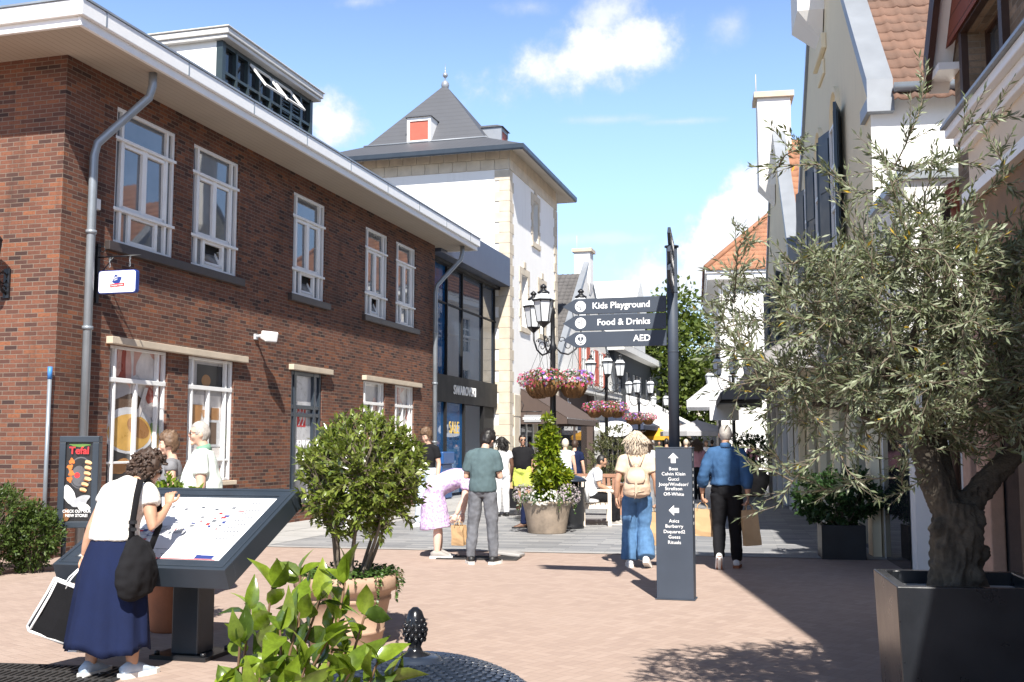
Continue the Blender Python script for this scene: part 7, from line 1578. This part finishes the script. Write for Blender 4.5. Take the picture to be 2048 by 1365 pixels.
mg = person('man in grey green T-shirt and grey jeans seen from behind with bowed head', (-.385, 14.3, 0), R_(-6), 1.78, 'fair',
    dict(wai=(0, .0, 1.10), che=(0, .01, 1.30), nec=(.02, .04, 1.465), head=(.045, .13, 1.585), face=(.2, .85, -.6), shL=(-.162, .0, 1.385), shR=(.162, .0, 1.385), elL=(-.225, .02, 1.11), elR=(.225, .02, 1.11), wrL=(-.13, .24, 1.14), wrR=(.12, .25, 1.14), knL=(-.125, .0, .49), knR=(.125, .0, .49), anL=(-.15, -.04, .085), anR=(.15, -.04, .085), toL=(-.3, 1, 0), toR=(.3, 1, 0)),
    (C_TEAL, dict(sleeve=.72, hem=-.1, loose=.020, fold=.012, name='t_shirt')), (C_GREYJ, dict(loose=.012, fold=.012)), None, (S_BLACK, M_SOLE), (H_BLK, 'tuft'), False, .96, .02, .012, (.8, .8), [V3(0, 0, 1), V3(0, 0, 1)])
# backpack woman and man in blue ------------------------------------------------
bw = person('grey blond woman in beige top and blue jeans walking away with a backpack', (1.60, 13.9, 0), R_(-8), 1.70, 'tan',
    dict(elL=(-.25, -.05, 1.13), wrL=(-.27, .02, .89), elR=(.25, -.06, 1.13), wrR=(.27, -.02, .89), knL=(-.10, .06, .49), anL=(-.10, .02, .085), knR=(.10, .04, .50), anR=(.12, -.17, .13), toR=(.2, 1, -.45), face=(.05, 1, .02)),
    (C_BEIGE, dict(sleeve=.62, hem=.25, loose=.024, fold=.010, name='top')), (C_DENIM, dict(loose=.018, flare=.055, fold=.008, to=1.97)), None, (S_WHITE, M_SOLE), (H_BLOND, 'bob'), False, 1.0, 0, .012, (.5, 1.0))
def backpack():
    t = thing('backpack', 'pale leather drawstring backpack on the back of the grey blond woman', 'backpack', bw.location, bw.rotation_euler.z); s = bw.scale.x; M = pm('pale_leather', (.50, .37, .27), .55, .12, 8, .3, 40); b = MB(); b.M = Matrix.Scale(s, 4)
    b.tube([(0, -.21, .925), (0, -.225, .96), (0, -.235, 1.05), (0, -.225, 1.15), (0, -.205, 1.23), (0, -.195, 1.27)], [(.10, .04), (.165, .085), (.17, .09), (.145, .075), (.10, .05), (.05, .03)], 22, V3(1, 0, 0)); V, F = remesh(b, .010, 2); finish('bag_body', V, F, M, t, .012, (9, 9, 9), 2)
    b = MB(); b.M = Matrix.Scale(s, 4); b.tube([(0, -.245, 1.30), (0, -.29, 1.24), (0, -.315, 1.17), (0, -.322, 1.11), (0, -.32, 1.09)], [(.08, .012), (.115, .014), (.125, .014), (.10, .012), (.04, .008)], 16, V3(1, 0, 0)); b.obj('flap', M, t)
    b = MB(); b.M = Matrix.Scale(s, 4); b.box(-.016, .016, -.345, -.325, .97, 1.12); b.obj('buckle_strap', M, t); b = MB(); b.M = Matrix.Scale(s, 4); b.tube([(-.10, -.30, 1.0), (0, -.33, .985), (.10, -.30, 1.0)], .007, 6); b.tube([(0, -.335, .985), (-.02, -.34, .9)], .007, 6); b.obj('drawstring', M, t)
    for sx in (-1, 1): b = MB(); b.M = Matrix.Scale(s, 4); b.tube([(sx * .02, -.20, 1.28), (sx * .07, -.17, 1.40), (sx * .105, -.06, 1.487), (sx * .115, .05, 1.46), (sx * .13, .14, 1.30), (sx * .15, .12, 1.12), (sx * .14, -.10, 1.0)], [(.016, .004)] * 7, 8, V3(1, 0, 0)); b.obj('strap', M, t)
    b = MB(); b.M = Matrix.Scale(s, 4); b.tube([(.05 * math.cos(a), -.235, 1.31 + .04 * math.sin(a)) for a in np.linspace(.2, 2.95, 9)], .006, 6); b.obj('loop', M, t)
backpack()
bag('paper_bag', 'tall brown paper bag held by the woman with the backpack', 'paper bag', at(bw, (.275, .02, .80)), R_(-10), .27, .13, .42, M_KRAFT, M_KRAFT, R_(2), 0, 1, .08)
mb_ = person('man in blue shirt and black trousers walking away on the right', (2.72, 13.75, 0), R_(-10), 1.80, 'tan',
    dict(elL=(-.28, -.02, 1.13), wrL=(-.295, .08, .90), elR=(.25, -.06, 1.12), wrR=(.255, -.03, .88), knL=(-.10, .02, .50), anL=(-.105, -.22, .16), toL=(.0, .72, -.70), knR=(.10, .10, .49), anR=(.11, .10, .085), face=(-.05, 1, .02)),
    (C_BLUE, dict(sleeve=1.5, hem=.55, loose=.026, fold=.014, collar=C_BLUE, cuff=True, name='shirt')), (C_BLACK, dict(loose=.014, fold=.010, waist=.6)), None, (S_WHITE, M_RUST), (H_GREY, 'crop'), False, 1.04, .02, .012, (1.0, 1.0))
bag('paper_bag', 'brown paper bag in the left hand of the man in blue', 'paper bag', at(mb_, (-.295, .12, .80)), R_(-10), .32, .13, .34, M_KRAFT, M_KRAFT, R_(0), R_(3), 1, .09, None)
bag('paper_bag', 'brown paper bag in the right hand of the man in blue', 'paper bag', at(mb_, (.26, -.01, .79)), R_(-2), .21, .14, .44, M_KRAFT, M_KRAFT, R_(-3), R_(-4), 1, .08, None)
# people further back -------------------------------------------------------------
pd = person('person with black head covering and white top beside the tower corner', (-.22, 23.6, 0), R_(20), 1.70, 'dark', dict(face=(-.6, 1, 0)), (C_OFFW, dict(sleeve=.4, hem=.0)), (C_OFFW, dict()), None, (S_BLACK, S_BLACK), (H_BLK, 'bob'), vox=.016)
bag('gift_bag', 'black carrier bag held by the person with black head covering', 'bag', at(pd, (.26, .05, .80)), R_(10), .28, .12, .42, C_BLACK, C_BLACK, R_(0), R_(5), 1, .18)
ym = person('man in black T-shirt, sunglasses and lime shorts behind the lime climbing plant', (.24, 24.4, 0), R_(168), 1.78, 'tan', dict(face=(-.45, 1, -.1)), (C_BLACK, dict(sleeve=.65, hem=-.05, loose=.02)), (C_LIME, dict(to=.72, loose=.035, flare=.02, name='shorts')), None, (S_WHITE, M_SOLE), (H_BLK, 'crop'), True, 1.1, .06, .015)
bag('paper_bag', 'brown paper bag held by the man in lime shorts', 'paper bag', at(ym, (.26, .05, .80)), R_(10), .24, .12, .36, M_KRAFT, M_KRAFT, 0, 0, 1, .1)
person('woman with short white hair, pale blue top and blue trousers behind the black bin', (1.24, 25.2, 0), R_(-15), 1.68, 'fair', None, (cloth('pale_blue', (.66, .73, .8)), dict(sleeve=.15, hem=.2)), (cloth('royal_blue', (.02, .06, .3)), dict()), None, (S_WHITE, M_SOLE), (H_WHITE, 'short'), vox=.016)
person('dark clothed woman partly hidden behind the white haired woman', (1.52, 26.2, 0), R_(-25), 1.66, 'fair', None, (C_NAVY, dict(sleeve=.6, hem=.0)), (C_NAVY, dict()), None, (S_BLACK, S_BLACK), (H_DBR, 'short'), vox=.018)
seat = dict(pel=(0, 0, .56), wai=(0, .0, .72), che=(0, .07, .91), nec=(0, .13, 1.08), head=(0, .20, 1.23), face=(-.1, 1, -.1), shL=(-.185, .10, 1.02), shR=(.185, .10, 1.02), elL=(-.23, .16, .76), elR=(.23, .16, .76), wrL=(-.14, .36, .66), wrR=(.14, .36, .66), hiL=(-.09, .02, .53), hiR=(.09, .02, .53), knL=(-.12, .44, .52), knR=(.12, .44, .52), anL=(-.12, .50, .085), anR=(.12, .42, .085))
person('man in white patterned shirt sitting on the cream bench facing right', at(bn, (.14, .62, -.02)), R_(-94), 1.78, 'tan', seat, (cloth('white_print', (.62, .65, .70), .35), dict(sleeve=.65, hem=.0, loose=.025)), (C_BLACK, dict()), None, (S_GREY, M_SOLE), (H_BLK, 'crop'), vox=.014, k=1.05, belly=.04)
wt = dict(elR=(.27, .0, 1.13), wrR=(.22, .18, 1.05), elL=(-.30, -.06, 1.16), wrL=(-.2, .1, 1.06), knL=(-.11, .08, .49), anL=(-.11, .08, .085), anR=(.11, -.14, .11))
person('long haired woman in white T-shirt and grey trousers left of the signpost panel', (3.12, 25.2, 0), R_(-8), 1.70, 'fair', wt, (C_OFFW, dict(sleeve=.6, hem=.35, loose=.025)), (C_GREY, dict(loose=.03, flare=.02)), None, (S_WHITE, M_SOLE), (H_DBR, 'long'), vox=.016)
person('woman in dusty pink top and black trousers right of the signpost panel', (5.0, 29.2, 0), R_(-10), 1.68, 'fair', None, (C_PINK, dict(sleeve=.7, hem=.3, loose=.025)), (C_BLACK, dict(flare=.03)), None, (S_WHITE, M_SOLE), (H_BRN, 'long'), vox=.018)
CR = [((1333, 893), 33, 1.74, 'black', C_BLACK, C_BLACK, H_BLK, 'crop', 'person in black top seen just left of the signpost pole'), ((1372, 893), 35, 1.72, 'beige', C_BEIGE, C_GREY, H_BLOND, 'short', 'blond person in beige top just right of the signpost pole'),
      ((1352, 888), 44, 1.74, 'blue', C_NAVY, C_GREY, H_BRN, 'short', 'person in navy top hidden behind the signpost pole'), ((1384, 886), 47, 1.74, 'black', C_GREY, C_BLACK, H_BLK, 'short', 'dark haired person in grey top beyond the woman in pink'), ((1412, 886), 46, 1.72, 'w', C_OFFW, C_NAVY, H_BRN, 'short', 'person in white top in the crowd left of the man in blue'),
      ((1424, 884), 52, 1.78, 'k', C_BLACK, C_GREY, H_BLK, 'short', 'tall person in black top in the far crowd by the grey parasol'), ((1278, 886), 48, 1.7, 'r', cloth('red', (.4, .03, .03)), C_GREY, H_BRN, 'short', 'person in red top far behind the white awning'), ((1262, 888), 42, 1.68, 'g', C_TEAL, C_PALEJ, H_DBR, 'long', 'woman in teal top far behind the grey haired woman'),
      ((1318, 887), 55, 1.76, 'o', cloth('olive', (.16, .17, .08)), C_BLACK, H_BLK, 'short', 'person in olive top in the far crowd'), ((1506, 889), 38, 1.7, 'p', C_PINK, C_PALEJ, H_BRN, 'long', 'person in pink top in shade right of the man in blue'), ((1366, 887), 60, 1.74, 'w2', cloth('sky', (.3, .45, .6)), C_NAVY, H_BRN, 'short', 'person in sky blue top far along the street')]
for i, ((u, v), Y, H, nm, tp, lg, hr, st_, lb) in enumerate(CR):
    q = G(u, 890 + 3348 / Y); person(lb, (D(u, v, Y).x, Y, 0), R_([-10, -15, 175, -5, 170, -20, 160, -10, 180, -12, -8][i]), H, ['tan', 'fair'][i % 2], dict(knL=(-.1, .1, .49), anL=(-.1, .12, .085), anR=(.1, -.14, .1)) if i % 2 else None, (tp, dict(sleeve=.6, hem=.1)), (lg, dict()), None, (S_BLACK, M_SOLE), (hr, st_), vox=.026)
# person sitting behind the big planter, only a leg and shoe showing
person('seated person in dark blue jeans and brown shoes mostly hidden behind the weathered planter', (.68, 20.4, .0), R_(96), 1.70, 'tan', seat, (C_BLACK, dict(sleeve=.6, hem=.0)), (C_NAVY, dict()), None, (pm('brown_shoe', (.12, .06, .035), .6, .1), S_BLACK), (H_BRN, 'short'), vox=.016)
b = MB(); b.box(-.2, .2, -.2, .2, .40, .44)
for x in (-.17, .17):
    for y in (-.17, .17): b.box(x - .02, x + .02, y - .02, y + .02, 0, .4)
o = b.obj('stool', M_BENCH); o.location = (.68, 20.4, 0); tag(o, 'wooden stool under the person hidden behind the weathered planter', 'stool')
